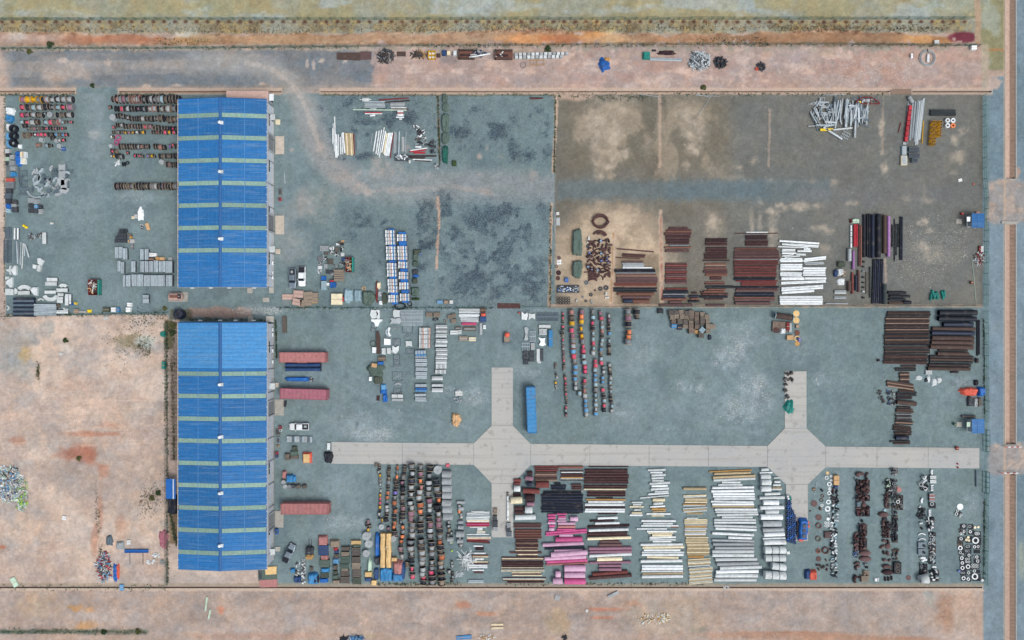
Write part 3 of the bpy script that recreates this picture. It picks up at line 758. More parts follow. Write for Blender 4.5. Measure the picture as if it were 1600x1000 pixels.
for t,d in((whA,[(412,'e'),(427,'e'),(434,'e'),(299,'s'),(328,'s'),(357,'s'),(396,'s')]),(whB,[(515,'e'),(523,'e'),(548,'e'),(565,'e'),(314,'n'),(345,'n'),(369,'n'),(397,'n')])):
 k=0
 for v,s_ in d:
  b=MB().box(-.16,.16,-.42,.42,0,.62)
  if s_=='e':
   pos,rz,z=(t[1]+.3,Y(v),1.0),0,1.0
  elif s_=='s':
   pos,rz=(X(v,2),t[2]-.3,1.0),math.pi/2
  else:
   pos,rz=(X(v,3),t[3]+.3,2.2),math.pi/2
  if s_=='n':
   pos=(X(v,2.2),Y(500.6),2.2)
  o=b.build('air_conditioner','white',None,pos,rz)
  MB().lathe([(.27,0),(.27,.02),(.0,.02)],14,'x',(.16,0,.31)).build('fan_guard','grey',o)
  MB().box(-.3,.16,-.38,-.34,-.06,0).box(-.3,.16,.34,.38,-.06,0).build('bracket','grey',o)
  reg(o,'white outdoor air conditioner unit',{'e':'down the yard side wall of the %s warehouse','s':'along the bottom wall of the %s warehouse','n':'along the top wall of the %s warehouse'}[s_]%('upper' if t is whA else 'lower'),'air conditioner','air conditioner units on the warehouse walls')
def lump(name,pts,z,mat,label,cat,group=None):
 """an upright solid on a plan outline given in survey units"""
 q=[(X(a,z*.8),Y(c,z*.8))for a,c in pts]
 ar=sum(q[i][0]*q[(i+1)%len(q)][1]-q[(i+1)%len(q)][0]*q[i][1]for i in range(len(q)))
 if ar<0:
  q=q[::-1]
 o=MB().prism(q,0,z).build(name,mat)
 return one(o,label,cat,group)
for x0,y0_,x1,y1_,lb,mt in((430.5,213,444,241,'broad concrete ramp at the first roller door of the upper warehouse','flash'),(430.5,337,444,366,'broad concrete ramp at the second roller door of the upper warehouse','flash'),(431,187,438,195,'small pale doorstep slab near the top of the upper warehouse','cream'),
(431,389,438,397,'small doorstep slab beside the lower side door of the upper warehouse','flash'),(387,450,395,458,'square doorstep under the bottom wall of the upper warehouse','concrete'),(421,449,428,458,'corner doorstep under the bottom wall of the upper warehouse','concrete'),(411,465,421,472,'loose square paving slab in the passage between the warehouses','concrete'),
(429.5,624,444,649,'broad grey ramp at the upper roller door of the lower warehouse','concrete'),(430,798,443,824,'broad grey ramp at the lower roller door of the lower warehouse','concrete'),(431,598,436,605,'small doorstep slab beside the red container and lower warehouse','flash'),(431,854,438,861,'small doorstep slab near the grey pickup truck','concrete'),
(388,494,396,503,'stepped entrance block at the top wall of the lower warehouse','concrete'),(416,494,428,503,'wide corner entrance block at the top wall of the lower warehouse','concrete')):
 w=MB().box(X(x0),X(x1),Y(y1_),Y(y0_),0,.16 if x1-x0>10 and y1_-y0_>20 else.3)
 o=w.build('concrete_ramp' if y1_-y0_>20 else 'doorstep',mt)
 one(o,lb,'ramp' if y1_-y0_>20 else 'doorstep')
t=empty('lean_to_shed',(X(394),Y(158),0));one(t,'low flat roofed lean-to in pale pinkish metal above the upper warehouse','shed')
bx0,bx1,by1,by0=X(361,0),X(426,0),Y(149.5),Y(165.5)
ox,oy=t.location.x,t.location.y
o=MB().box(bx0-ox,bx1-ox,by0-oy,by1-.1-oy,0,3.0).build('wall','wall',t)
b=MB()
k=bx0
while k<bx1-.3:
 b.box(k-ox,min(k+.92,bx1)-ox,by0-oy,by1+.25-oy,3.1,3.16);b.box(min(k+.92,bx1)-ox,min(k+1.0,bx1)-ox,by0-oy,by1+.25-oy,3.1,3.2);k+=1
b.build('roof','rooftan',t)
MB().box(bx1-ox,bx1+.06-ox,by0+.8-oy,by1-.9-oy,0,2.3).build('door','charc',t)
o=MB().box(bx1-ox-.1,bx1+1.1-ox,by0+.6-oy,by1-.3-oy,2.5,2.56).build('canopy','white',t)
t=empty('side_shelter',(X(272),Y(760),0));one(t,'small blue roofed shelter with a white stripe against the lower warehouse','shelter')
o=MB().box(-.9,1.6,-2.6,2.5,2.5,2.58).build('roof','blue',t);MB().box(.9,1.15,-2.6,2.5,2.59,2.66).build('stripe','white',o)
for a,c in((-.8,-2.5),(-.8,2.4)):
 MB().box(a-.04,a+.04,c-.04,c+.04,0,2.5).build('post','grey',t)
t=empty('water_tank',(X(279.5,1.5),Y(491,1.5),0));one(t,'round dark blue water tank between the two warehouses','water tank')
b=MB().lathe([(0,0),(1.25,0),(1.3,.1),(1.3,.5),(1.25,.55),(1.3,.6),(1.3,1.2),(1.25,1.25),(1.3,1.3),(1.3,1.9),(1.1,2.15),(.5,2.35),(.45,2.36)],24)
b.build('tank_body','navy',t,smooth=True)
MB().lathe([(.44,2.3),(.44,2.46),(0,2.5)],16).build('lid','charc',t)
for k in range(6):
 a=k*math.pi/3
 MB().box(.5,1.25,-.04,.04,2.08,2.2,0).build('top_rib','dblue',t).rotation_euler=(0,.25,a)
def wire_panel(L,h,name):
 b=MB()
 for z in(.1,h*.5,h-.05):
  b.box(0,L,-.015,.015,z-.015,z+.015)
 n_=int(L/.22)
 for k in range(n_):
  a=L*(k+.5)/n_
  b.box(a-.012,a+.012,-.012,.012,.05,h)
 return b.mesh(name)
_post={}
def fence(label,pts,pitch=2.82,h=1.8,mat='fgreen',where='',net=None,stay=False,sag=0.0):
 p0=pts[0]
 t=empty('wire_fence',(X(p0[0]),Y(p0[1]),0));one(t,label,'fence')
 ox,oy=t.location.x,t.location.y
 if h not in _post:
  _post[h]=(MB().lathe([(.045,0),(.045,h+.1),(.0,h+.13)],6).mesh('post'),MB().tube([(0,0,h*.95),(.55,.45,0)],.03,4).mesh('stay'))
 panels={}
 for(ax,ay),(bx_,by_)in zip(pts[:-1],pts[1:]):
  A,B=Vector((X(ax),Y(ay))),Vector((X(bx_),Y(by_)))
  d=B-A
  n_=max(1,round(d.length/pitch));L=d.length/n_
  key=round(L,3)
  if key not in panels:
   panels[key]=wire_panel(L,h,'wire_panel')
  ang=math.atan2(d.y,d.x)
  for k in range(n_):
   q=A+d*k/n_
   o=obj('post',_post[h][0],mat,t,(q.x-ox,q.y-oy,0),(U(-.05,.05),U(-.05,.05),0))
   if stay:
    obj('stay',_post[h][1],mat,t,(q.x-ox,q.y-oy,0),(0,0,U(-.1,.1)))
   obj('wire_panel',panels[key],net or mat,t,(q.x-ox,q.y-oy,0),(U(-.06,.06),0,ang))
 return t
fence('green wire fence with slanting stays between the weeds and the pale field',[(-58,32),(1518,30.5)],2.82,1.9,'fgreen',stay=True)
fence('low green wire fence along the top edge of the storage yard',[(-58,77),(300,76),(560,73),(900,70.5),(1300,69.5),(1530,72)],2.9,1.5,'fgreen')
fence('green wire fence between the dirt lot and the lower warehouse',[(262,505),(262,655)],2.8,1.8)
fence('green wire fence strip beside the blue shelter and dirt lot',[(262,668),(262,914)],2.8,1.8)
fence('green wire fence under the pipe racks across the middle of the yard',[(434,481),(770,481),(772,482)],2.8,1.6)
fence('green wire fence below the brown yard and its pipe stacks',[(812,480),(1100,479),(1300,478.5),(1535,478)],2.8,1.6)
fence('green wire fence between the gravel yard and the upper dirt lot edge',[(8,495),(130,492),(262,488)],2.8,1.6)
fence('green wire fence on the canal side of the brown yard',[(1534,150),(1535,280),(1539,310),(1537,478)],2.8,1.8)
fence('green wire fence on the canal side of the lower yard',[(1537,486),(1539,660)],2.8,1.8)
fence('green wire fence beside the ring flanges at the lower yard edge',[(1538,770),(1536,912)],2.8,1.8)
fence('sagging green wire fence in the bottom dirt strip',[(-58,987),(120,987),(232,989)],2.8,1.4)
for px,py,L,lb in((1538,671,5.6,'tall green sliding gate frame at the entrance beside the blue roofed booth'),(1537.5,736,5.4,'open green gate frame below the end of the concrete road')):
 t=empty('gate',(X(px),Y(py),0));one(t,lb,'gate')
 w=.75
 for xx in(-w/2-.05,w/2):
  MB().box(xx,xx+.07,-L,0,1.6,1.68).box(xx,xx+.07,-L,0,.1,.17).build('rail','fgreen',t)
 for k in range(5):
  yy=-L*k/4
  MB().box(-w/2,w/2+.07,yy-.03,yy+.03,1.6,1.66).box(-w/2-.05,-w/2+.02,yy-.035,yy+.035,0,1.6).box(w/2,w/2+.07,yy-.035,yy+.035,0,1.6).build('cross_bar','fgreen',t)
o=MB().tube([(X(1524.5),Y(735),.2),(X(1525),Y(760),.2)],.25,8).build('steel_tube','dgalv');one(o,'single bluish steel tube lying by the open green gate','tube')
for x0,x1,py,lb in((1567,1592,697.5,'red and white barrier pole across the canal end at the crossing'),(1560,1587,738,'red and white barrier pole at the head of the lower canal')):
 t=empty('barrier_pole',(X(x0),Y(py),0));one(t,lb,'barrier')
 n_=6;L=(x1-x0)/S/n_
 for k in range(n_):
  MB().box(k*L,(k+1)*L-.01,-.09,.09,.9,1.05).build('band','white' if k%2 else 'red',t)
 MB().box(.2,.3,-.05,.05,0,.9).box(n_*L-.3,n_*L-.2,-.05,.05,0,.9).build('stand','grey',t)
o=MB().box(X(1564),X(1590),Y(349.5),Y(346),0,.35).build('parapet','concrete');one(o,'grey concrete parapet across the head of the middle canal','parapet')
WIND={'p':('mauve','dusky pink cable'),'P':('rpink','hot pink cable'),'d':('charc','black cable'),'g':('grey','grey cable'),'l':('ltgrey','pale grey cable'),'o':('orange','orange cable'),'O':('dorange','dull orange cable'),
'y':('yel','yellow cable'),'b':('skyb','light blue cable'),'t':('wood','tan wrapping'),'w':('offw','whitish wrapping'),'r':('dred','dark red cable'),'u':('purple','purple cable'),'n':('dwood','brown wrapping'),'v':('navy','navy cable'),'s':('salmon','salmon wrapping'),'c':('ltblue','bluish grey cable')}
_dm={}
def rimmed(me,n,bands):
 me.materials.append(M('charc'));me.materials.append(M('wood'))
 for i,q in enumerate(me.polygons):
  if i//n in bands:
   q.material_index=1
 return me
def drum_meshes():
 for k,r in(('full',.82),('mid',.66),('low',.5)):
  _dm[k]=MB().lathe([(0,-.47),(r,-.47),(r,-.3),(r*1.02,-.28),(r*1.0,-.1),(r*1.02,-.05),(r,.12),(r*1.02,.2),(r,.47),(0,.47)],16,'x').mesh('cable_winding',True)
 b=MB().lathe([(.16,-.045),(.93,-.045),(.93,-.06),(1.0,-.06),(1.0,.06),(.93,.06),(.93,.045),(.16,.045)],20,'x',closed=True)
 _dm['flange']=rimmed(b.mesh('flange'),20,(3,))
 b=MB().lathe([(.14,-.03),(1.0,-.03),(1.0,.03),(.14,.03)],20,'x',closed=True)
 for k in range(6):
  a=k*math.pi/3
  ca,sa=math.cos(a),math.sin(a)
  w=.05
  pts=[(.04,.2*ca-w*sa,.2*sa+w*ca),(.04,.95*ca-w*sa,.95*sa+w*ca),(.04,.95*ca+w*sa,.95*sa-w*ca),(.04,.2*ca+w*sa,.2*sa-w*ca)]
  b.add(pts+[(.09,y,z)for x,y,z in pts],[(4,5,6,7),(0,1,5,4),(1,2,6,5),(2,3,7,6),(3,0,4,7)])
 _dm['spoked']=b.mesh('flange')
 b=MB()
 for k in range(18):
  a0=2*math.pi*(k+.06)/18;a1=2*math.pi*(k+.94)/18
  q=[(math.cos(a)*r,math.sin(a)*r)for r in(.97,1.05)for a in(a0,a1)]
  v=[(x,y,z)for x in(-.52,.52)for y,z in q]
  b.add(v,[(0,1,3,2),(4,6,7,5),(2,3,7,6),(0,4,5,1),(1,5,7,3),(0,2,6,4)])
 b.lathe([(.0,-.4),(.9,-.4),(.9,.4),(0,.4)],12,'x')
 _dm['lagging']=b.mesh('lagging')
drum_meshes()
HS={}
def drum(px,py,d,w,wind,axis='y',fl='charc',where='',flat=False,tilt=None,lag=False,group='cable drums'):
 """px, py: plan position; d flange diameter and w width over flanges, in survey units"""
 if group=='cable drums in the columns above the concrete road':
  d*=1.1;w*=1.08
 r=d/S/2;wd=w/S
 small=d<7.9
 name='cable_reel' if small else 'cable_drum'
 mk,mname=WIND[wind]
 hz=wd if flat else r*1.5
 z=wd/2+.02 if flat else r+.01
 style=random.choice(('full','full','mid','mid','low'))
 if lag:
  o=obj(name,_dm['lagging'],mk)
 else:
  o=obj(name,_dm[style],mk)
 a=(tilt if tilt is not None else U(-.06,.06))+(math.pi/2 if axis=='y' else 0)
 o.location=(X(px,hz),Y(py,hz),z)
 if flat:
  o.rotation_euler=(0,math.pi/2,U(0,3))
 else:
  o.rotation_euler=(U(0,6.28),0,a)
 o.scale=(wd,r,r)
 if not lag:
  f='spoked' if flat or R()<.2 else 'flange'
  for sx in(-.47,.47):
   q=obj('flange',_dm[f],fl,o,(sx,0,0),(0 if sx>0 else 0,0,0 if sx>0 else math.pi))
   q.scale=(max(.9,.07/.1/wd*1.0),1,1)
 fln={'charc':'black','yel':'yellow','bark':'brown','dgrey':'dark grey','wood':'wooden','rust':'rusty','salmon':'pinkish','dorange':'orange','grey':'grey','red':'red'}.get(fl,'dark')
 kd='reel' if small else 'drum'
 if lag:
  look='battened timber cable drum'
 elif flat:
  look='flat lying %s %s'%(fln,kd)
 else:
  look='%s%s %s'%('' if fl=='charc' else fln+'-rimmed ',mname,kd)
 reg(o,look,where,'cable drum' if not small else 'cable reel',group)
 return o
def drow(s,axis,fixed,d,w,where,fl='charc',group='cable drums',y=None):
 """s: 'pos<code>[options]' tokens; axis x: positions along x in a row at y=fixed; axis y: column tokens 'x,y,code[,d]'"""
 for tok in s.split():
  f_=fl;dd,ww=d,w
  p=tok.split(',')
  if axis=='x':
   px,code=float(p[0]),p[1]
   py=fixed
   if len(p)>2 and p[2]:dd=float(p[2]);ww=max(w*dd/d,3)
   if len(p)>3 and p[3]:f_={'Y':'yel','B':'bark','S':'salmon','W':'wood','G':'grey'}[p[3]]
   if len(p)>4:py=float(p[4])
   flat=code.isupper()and code=='F'
   if flat:
    drum(px,py,dd,dd*.6,random.choice('gl'),'x','ltgrey' if f_=='charc' else f_,where,flat=True,group=group)
   else:
    drum(px+U(-.3,.3),py+U(-.35,.35),dd*U(.94,1.05),ww,code,'x',f_,where,group=group)
  else:
   px,py,code=float(p[0]),float(p[1]),p[2]
   if len(p)>3 and p[3]:dd=float(p[3]);ww=w if w else dd*.8
   if len(p)>4 and p[4]:f_={'Y':'yel','B':'bark','S':'salmon','W':'wood','G':'grey','O':'dorange'}[p[4]]
   if code=='F':
    drum(px,py,dd,dd*.5,'g','y','ltgrey',where,flat=True,group=group)
   elif code=='L':
    drum(px,py,dd*.74,dd,'l','x','wood',where,lag=True,tilt=U(-.05,.05),group=group)
   else:
    drum(px,py,dd*U(.95,1.05),ww,code,'y',f_ if R()<.75 or f_!='charc' else random.choice(('dgrey','bark','grey')),where,tilt=U(-.12,.12),group=group)
GN='cable drums left of the upper warehouse'
rowN=lambda k:'along row %s of the far corner cable drums'%k
drow('36,p,11,Y 44,y,11,Y 53,y,11,Y 60.5,g,11,Y 67,d,11,S 73.5,l 82,l 91,l 100,l 109,l','x',154.8,10,7.5,rowN('one'),group=GN)
drow('35,P 44,d 53,c 62,l 71,d 82,g 91,c 99,P 109,p,11,G','x',167,9.5,7.5,rowN('two'),group=GN)
drow('35,P,8 43,p,8 53,l 63,n 69.5,c,5,,177 77.5,F,9 91,d 98,n 108,l,9','x',179,8.8,7,rowN('three'),group=GN)
drow('35,c,7 43,P,7 51,l,10 56,n,9,B 72,c,9 80,P,9.5 86,n,10,S 92,F,6.5,,188.5 98,c,5 103,n,5 111,P,5','x',190.5,8,6.5,rowN('four'),group=GN)
drow('38,d,7,,196 45,g,6 49,n,6 54,p,6 58,g,6 64,n,6 67,d,5 73,P,5 77,d,6 83,n,6 86.5,p,6 90,d,5 97,P,5 101,n,4.5','x',200.5,6,4.5,rowN('five'),group=GN)
drow('39,n,10,W,211 50,r,5.5 55,w,6 59,P,6 64.5,P,6.5 71,P,7 77,d,7 81,n,6 88,b,6 92,n,6 99,b,6 103,P,6.5 81.5,d,7,,215 64,F,7,,218.5 87,F,6,,219.5 93,w,5,,219 99,P,5.5,,218.5 59,s,8,W,226.5 73,c,7,,227 79,n,5,,227.5 92,F,7,,228','x',210,6,4.5,rowN('six'),group=GN)
rowM=lambda k:'along row %s of drums against the upper warehouse'%k
drow('176.5,d,9 182.5,s,13 188,g,13 193.5,p,13 199,g,13 205,n,13,S 210,l,13 215,l,13,S 219,d,13 225,g,13 231,d,13 236,l,13 241.5,g,13 247,g,13 253,c,13 258.5,n,13 263.5,d,13 268,d,13 273,d,14 276.8,d,13','x',154.3,12.5,5.6,rowM('one'),group=GN)
drow('171.5,s,6,,167 182,d,9 190.5,P,9,S 195.5,d 200,l 204.5,d 209,d 216.5,p,9 221,d 225,g 230,d 235,l,10,S 241.5,l,11,S 248,d,11 253,l,11,W 258,d,11 263,l,12,W 272,g,11','x',169.3,9.5,5,rowM('two'),group=GN)
drow('175.7,F,10,,183 183.5,d,8,,181 187,d,8,,180 192,g,8,,182 200,l,8,,183 204,d,8 209,d,8 213,d,8 216.5,d,9 223,l,9,W 228,d,9,W 232,d,9 236,n,9 240,d,9 244.5,g,9 251,n,12,B,184 258,d,9 265,n,12,B,186.5 272.5,t,10,,186 276.5,g,9','x',185,9,4.6,rowM('three'),group=GN)
drow('177.5,P,5,,198.5 183,d,7,,195 190,l,8,,195 195,d,8 199,d,8 204,d,8,W 209,d,8,S 214,d,8 218,d,8 221.5,d,8 227,P,9,W,197.5 235,p,8,,197 241,d,8,W,199 246,d,8,,199 251,d,8,,200 256,d,8,,200.5 260,d,7,,200 265,d,7,,200 270,P,7,,200.5 275,n,8,,201','x',197,8,4.4,rowM('four'),group=GN)
drow('177,d,5 180,d,5 184.5,g,6 188.5,d,6 192,n,6 196,y,5.5 202,p,5.5 208,y,5.5 214,w,6 219,d,6 224,y,6 239,d,6 242.5,d,6 246,r,6 250.5,d,6 254.5,d,6 258,P,7 264.5,y,6 271.8,P,6 276,d,6 174,w,5,,213.5 177,y,3.5,,214.5','x',206.5,6,4,rowM('five'),group=GN)
drow('172.5,F,6,,228 188,d,10 192,n,10 197,d,9 201,d,9 205.5,n,9 209,d,9 213,d,9 216.5,l,8 221.5,s,8 226.5,d,8 230.5,n,8 242,d,9 246,d,9 251,s,9,S,229.5 256,n,9,,230 265.5,u,7,,228 270,P,5.5,,226.5 274.5,d,8','x',228.6,9,4.2,rowM('six'),group=GN)
drow('176,P,8,,236 180,n,8,W,236.5 174,w,5,,244 178,y,4,,244 184,d,9,,243.5 189,g,8,,244.5 199.5,P,5.5,,238.5 211,P,6,,243 214,d,6,,243 218,P,6,,243 222,n,5,,244 231,u,6,,243.5 234,n,6,,243.5 237.5,y,6,,243 241,n,5,,244 250.5,d,8 255,n,8 260,d,8 264,n,8 269,d,8 273.5,d,9 276.5,d,10','x',243.5,7.5,4.4,rowM('seven'),group=GN)
drow('193,d,7,,256.5 252,F,7.5,,253 261.5,d,9,W 264.5,p,8 270,d,8 273,d,8 276.5,d,9','x',257,8,4,rowM('eight'),group=GN)
drow('181.5,d,11 184.5,p,11 188,d,11 192.5,d,11 196,n,11,W 200.5,n,10,B 206,g,10 211,d,12,W 215.5,d,12 219.5,d,12 224,n,11 229,t,11 233,d,12 238,g,12,W 243.5,l,11,W 248,d,11 252,v,11 257,d,11,S 261,d,12,W 266,d,12 270,n,12,W 274.5,g,12','x',290.5,10.5,4.3,'along the lone row of drums beside the upper warehouse',group=GN)
GM='cable drums in the columns above the concrete road'
colM=lambda k:'down column %s above the concrete road'%k
def dcol(cols,w,where,pts,d,fl='charc',group=GM):
 drow(pts,'y',0,d,w,where,fl,group)
def conv(spec,x0,y0,k,dmul=1.0):
 out=[]
 lastx=None
 for t in spec.split():
  p=t.split(',')
  out.append('%.1f,%.1f,%s'%(x0+float(p[0])/k,y0+float(p[1])/k,p[2])+(','+p[3]if len(p)>3 else '')+(','+p[4]if len(p)>4 else ''))
 return ' '.join(out)
K=5.2625
cv=lambda s:conv(s,860,475,K)
drow(cv('103,80,P 104,97,d 104,115,P 105,135,n 105,150,d 104,187,P 103,205,d 98,240,d,6 103,265,t 104,296,P 104,320,g 105,350,p 107,370,l 108,395,p 109,418,n 109,440,p 110,465,P 113,495,d 113,518,n 113,540,g 120,590,d 122,612,P 124,632,n 126,655,P 125,680,t 126,705,t 127,722,d 129,742,P 131,765,g 133,785,n 134,815,d 130,853,P 127,878,c 127,897,d 131,918,p'),'y',0,4.4,3.2,colM('one'),group=GM)
drow(cv('174,69,s,9,B 176,115,n,9,B 178,160,y,9,B 176,218,P,8 184,263,p,8,O 187,303,g,8,O 188,347,l,8,O 188,392,b,8,O 193,432,P,8,O 198,470,g,8,O 208,518,b,8,O 205,565,b,8,O 204,618,b,8,O 208,656,l,7.5,B 209,693,l,7.5'),'y',0,8,6.6,colM('two'),group=GM)
drow(cv('260,67,p,8,B 257,106,o,8,O 256,147,y,8,B 254,205,y,8,O 259,265,y,9,O 266,310,g 271,353,P 272,388,P 274,431,c,8,O 280,481,c,8 286,521,P 287,555,P 283,634,P 282,680,g 281,718,s 285,757,l 291,798,b 290,836,b 295,875,b 297,912,l 240,736,c,6.5'),'y',0,7.6,6.4,colM('three'),group=GM)
drow(cv('348,67,g 351,111,c 347,158,P 351,200,d,8 353,243,c 351,291,c 354,324,P 357,366,c 352,404,l 370,472,P,6.5 373,506,P 368,543,c 370,586,b 369,625,b 372,663,c 374,706,g 373,751,c 373,793,c 374,829,c 375,866,l 376,904,b'),'y',0,7,5.8,colM('four'),group=GM)
drow(cv('411,76,p,6 420,119,P,7 424,156,g,5 427,191,c 426,224,s 426,262,d 428,299,c 421,331,c 417,375,b 416,408,t 419,452,c 420,486,P 437,526,g 439,560,l 431,608,b 431,643,b 432,708,P 440,756,d 443,796,c 443,836,P 442,872,d'),'y',0,6.2,5.2,colM('five'),group=GM)
drow(cv('482,100,l 482,135,p 482,170,d 483,202,d 488,244,b 486,304,c 485,345,d 485,378,t 486,412,d 487,503,l 489,538,t 493,573,d 497,610,l 494,648,c 497,686,g 499,722,c 498,765,d 501,798,d 508,840,c 504,880,l'),'y',0,6,5,colM('six'),group=GM)
drow(cv('641,66,g,11.5 641,119,p,10 645,165,d,11.5,G 650,234,o,11 645,273,o,10 640,310,g,10,G 712,64,d,10 715,100,n,8'),'y',0,10.5,8,'in the short columns of large drums above the crossroads',group=GM)
drow(cv('43,522,g,4 43,498,n,4 47,577,d,4 53,605,l,4 43,648,y,3.5 45,676,l,3.5 51,690,l,3.5'),'y',0,4,3.5,'in the loose string beside the blue container',group=GM)
GS='cable drums in the dense block below the concrete road'
colS=lambda k:'down column %s of the dense drum block'%k
drow('587.5,726.5,n,5 592.5,728,n,5 593,732,d 591,738,l 593.5,743,y,4.5 593.5,747,g 594,752,g 594,757.5,l 595,767,w,3.5 594,774,y,4.5 594,779.5,P,4.5 594,786,P 593.5,792.5,y 593.5,797,d 592,803.5,l,6 592.5,808,d,5','y',0,4.8,4.6,colS('one'),group=GS)
drow('608,731.5,d,5.5 607,738.5,n 607,743.5,d 607.5,748,t 607,754,g 606,761.5,d 606,770,O 605,777.5,O 605,783.5,g 604,792,l,7.5 604.5,797.5,l 604,804,d,8 603,812.5,d,8.5 597,813,y,4,W','y',0,6.2,5,colS('two'),group=GS)
drow('621,730.5,O,5 620.5,738,g,5.5 620,745.5,o,5.5 618.5,754,d,8.5 619,762,d,7.5 617.5,770,u,7.5 616.5,778,g 616,786,O 616,793,d 617.5,798.5,O,7 616,804.5,d 616,811,d,8.5 616.5,818,O,8 615,824,o,8 616,833,d,8 619.5,836,p,4.5 614.5,842,F,9','y',0,7.8,6,colS('three'),group=GS)
drow('632,731,d,7.5 631.5,739,d,7 630,746,g,7 628,754.5,p,10 629,764,d,9.5 629,771.5,d,9 628,778,g,8 628.5,786.5,d,8.5 629.5,794.5,p,8.5 629,803,d,9.5 628,808.5,d,10 626,815.5,g,7 629,824,o,7.5 629.5,831,g,7.5 628.5,838.5,o,7.5 626.5,846,O,8 627,852,d,7 625.5,858,p,8 627,864,d,7 628,869,l,6.5','y',0,8.5,6,colS('four'),group=GS)
drow('643,729.5,g,12 644,740,l,10 643,751.5,v,12 642,762,l,12 642,773,l,12 640.5,786.5,l,11 643,794,l,10 642,803,p,11 641.5,811.5,p,11 644,820.5,g,11 643,829,g,11 644,836.5,l,11 641,847.5,g,13 641,857.5,l,12 643,866,l,11 642.5,875,d,11.5 636,882,n,7 643.5,889,P,9 644,896,d,7.5 644.5,901,P,8','y',0,11.5,7.4,colS('five'),group=GS)
drow('657,731,g,9.5 657,741,p,10.5 656.5,752,o,10.5 658,762,s,9.5 655.5,769,l,10.5 654,778,l,11 656.5,789.5,O,11 656.5,799.5,o,10.5 657.5,810,g,10 656.5,821,d,11.5 656.5,829.5,d,11.5 657.5,847,g,11.5 658,856,d,12 659,864.5,l,11.5 659.5,873.5,g,11 659,879.5,l,10 660.5,890.5,l,10.5 659.5,897.5,l,9.5 661.5,903.5,P,8 661.5,910,d,11','y',0,10.5,7.4,colS('six'),group=GS)
drow('671.5,732.5,d,12.5 670.5,743.5,g,10 669.5,754.5,l,11.5 669.5,763.5,l,11 668.5,772,g,12 670.5,782.5,p,11 671,790,l,10 671,797.5,l,10.5 670,811,d,11.5,B 672,820,p,10 671.5,829,l,11 671.5,838,g,11.5 673.5,850.5,v,12 674.5,857,l,11 674.5,865.5,g,11 674.5,879.5,l,10 674.5,888,g,10.5 673.5,895,P,9 675,903.5,d,13 675,910.5,g,12','y',0,11.2,7.4,colS('seven'),group=GS)
drow('684,734.5,F,13 681.5,753.5,d,13 682,764.5,g,11 684.5,773.5,d,12 685.5,782,o,10.5 682.5,793,d,12.5 685,803.5,l,10.5 685,812.5,p,10 685,820.5,p,10 687,829,d,11 687,838.5,g,11 687,847.5,O,10.5 688,855,d,11 688.5,862.5,n,12,B 690,871,O,10.5 688,880,t,11 688.5,886,l,11 689,894.5,d,13 689.5,903.5,d,13 690,911.5,t,11','y',0,11,7.4,colS('eight'),group=GS)
drow('698,741.5,L,14 698,752.5,L,14 698.5,764,L,14 698.5,774.5,L,14 698,786.5,L,14 699,797,L,14 700,808,L,14 701,816.5,l,5.5 700.5,822.5,l,8 702,828.5,t,4.5 705,833.5,l,5 700,836.5,g,6 703.5,843,L,9','y',0,6,5,'down the battened drums beside the dense block',group=GS)
drow('717,785,L,6 723,785,L,6 717.5,791,l,6 720.5,795,L,7.5 717.5,799.5,o,5 720,804.5,l,5 720.5,808,l,5.5 720,816,L,7 720,824.5,L,8 719,835,L,12 718.5,841.5,l,6 719,846,L,9 720,852.5,l,7 706,880,l,5 706.5,885,l,5 701.5,893.5,l,6 707,897,d,5 707.5,902,l,5 706,907,d,5 704,848,l,5','y',0,6,5,'down the loose drums beside the coloured tubes',group=GS)
drow('575,815.5,p,5 573,820,d,5.5 577.5,823,n,5.5 575,828,y,5 572.5,838,F,13 576,850,F,12 572,865,F,11 596,823.5,F,8.5 606.5,826,p,6 610,868,n,6','y',0,6,5,'near the top of the yellow covered stack',group=GS)
rowX=None
def pipe_mesh(n=14,t=.12):
 return MB().lathe([(1,-.5),(1,.5),(1-t,.5),(1-t,-.5)],n,'x',closed=True).mesh('pipe')
PM=pipe_mesh()
for p in PM.polygons:
 p.use_smooth=True
PM.update()
PN={'rust':('rusty_pipe','rust brown'),'mrust':('rusty_pipe','dusky brown'),'orust':('rusty_pipe','orange rusted'),'rrust':('rusty_pipe','reddish rusted'),'drust':('rusty_pipe','dark rusted'),'bark':('brown_pipe','dark brown'),
'tan':('brown_pipe','tan brown'),'black':('black_pipe','black'),'navy':('black_pipe','blue black'),'blkbr':('brown_pipe','blackish brown'),'blkg':('black_pipe','greenish black'),'white':('white_pipe','white'),'offw':('white_pipe','greyish white'),
'cream':('cream_pipe','cream'),'dcream':('cream_pipe','dull cream'),'ocre':('cream_pipe','ochre stained'),'yel':('yellow_pipe','yellow'),'red':('red_pipe','red'),'dred':('red_pipe','dark red'),'pink':('pink_pipe','pale pink'),'hpink':('pink_pipe','magenta'),
'salmon':('pink_pipe','salmon'),'rpink':('pink_pipe','deep pink'),'mauve':('rusty_pipe','mauve'),'violet':('violet_pipe','violet'),'grey':('grey_pipe','grey'),'ltgrey':('grey_pipe','pale grey'),'mint':('grey_pipe','pale greenish'),'charc':('black_pipe','charcoal'),'galv':('grey_pipe','galvanised'),'dgalv':('grey_pipe','dark galvanised'),'navy':('black_pipe','blue black')}
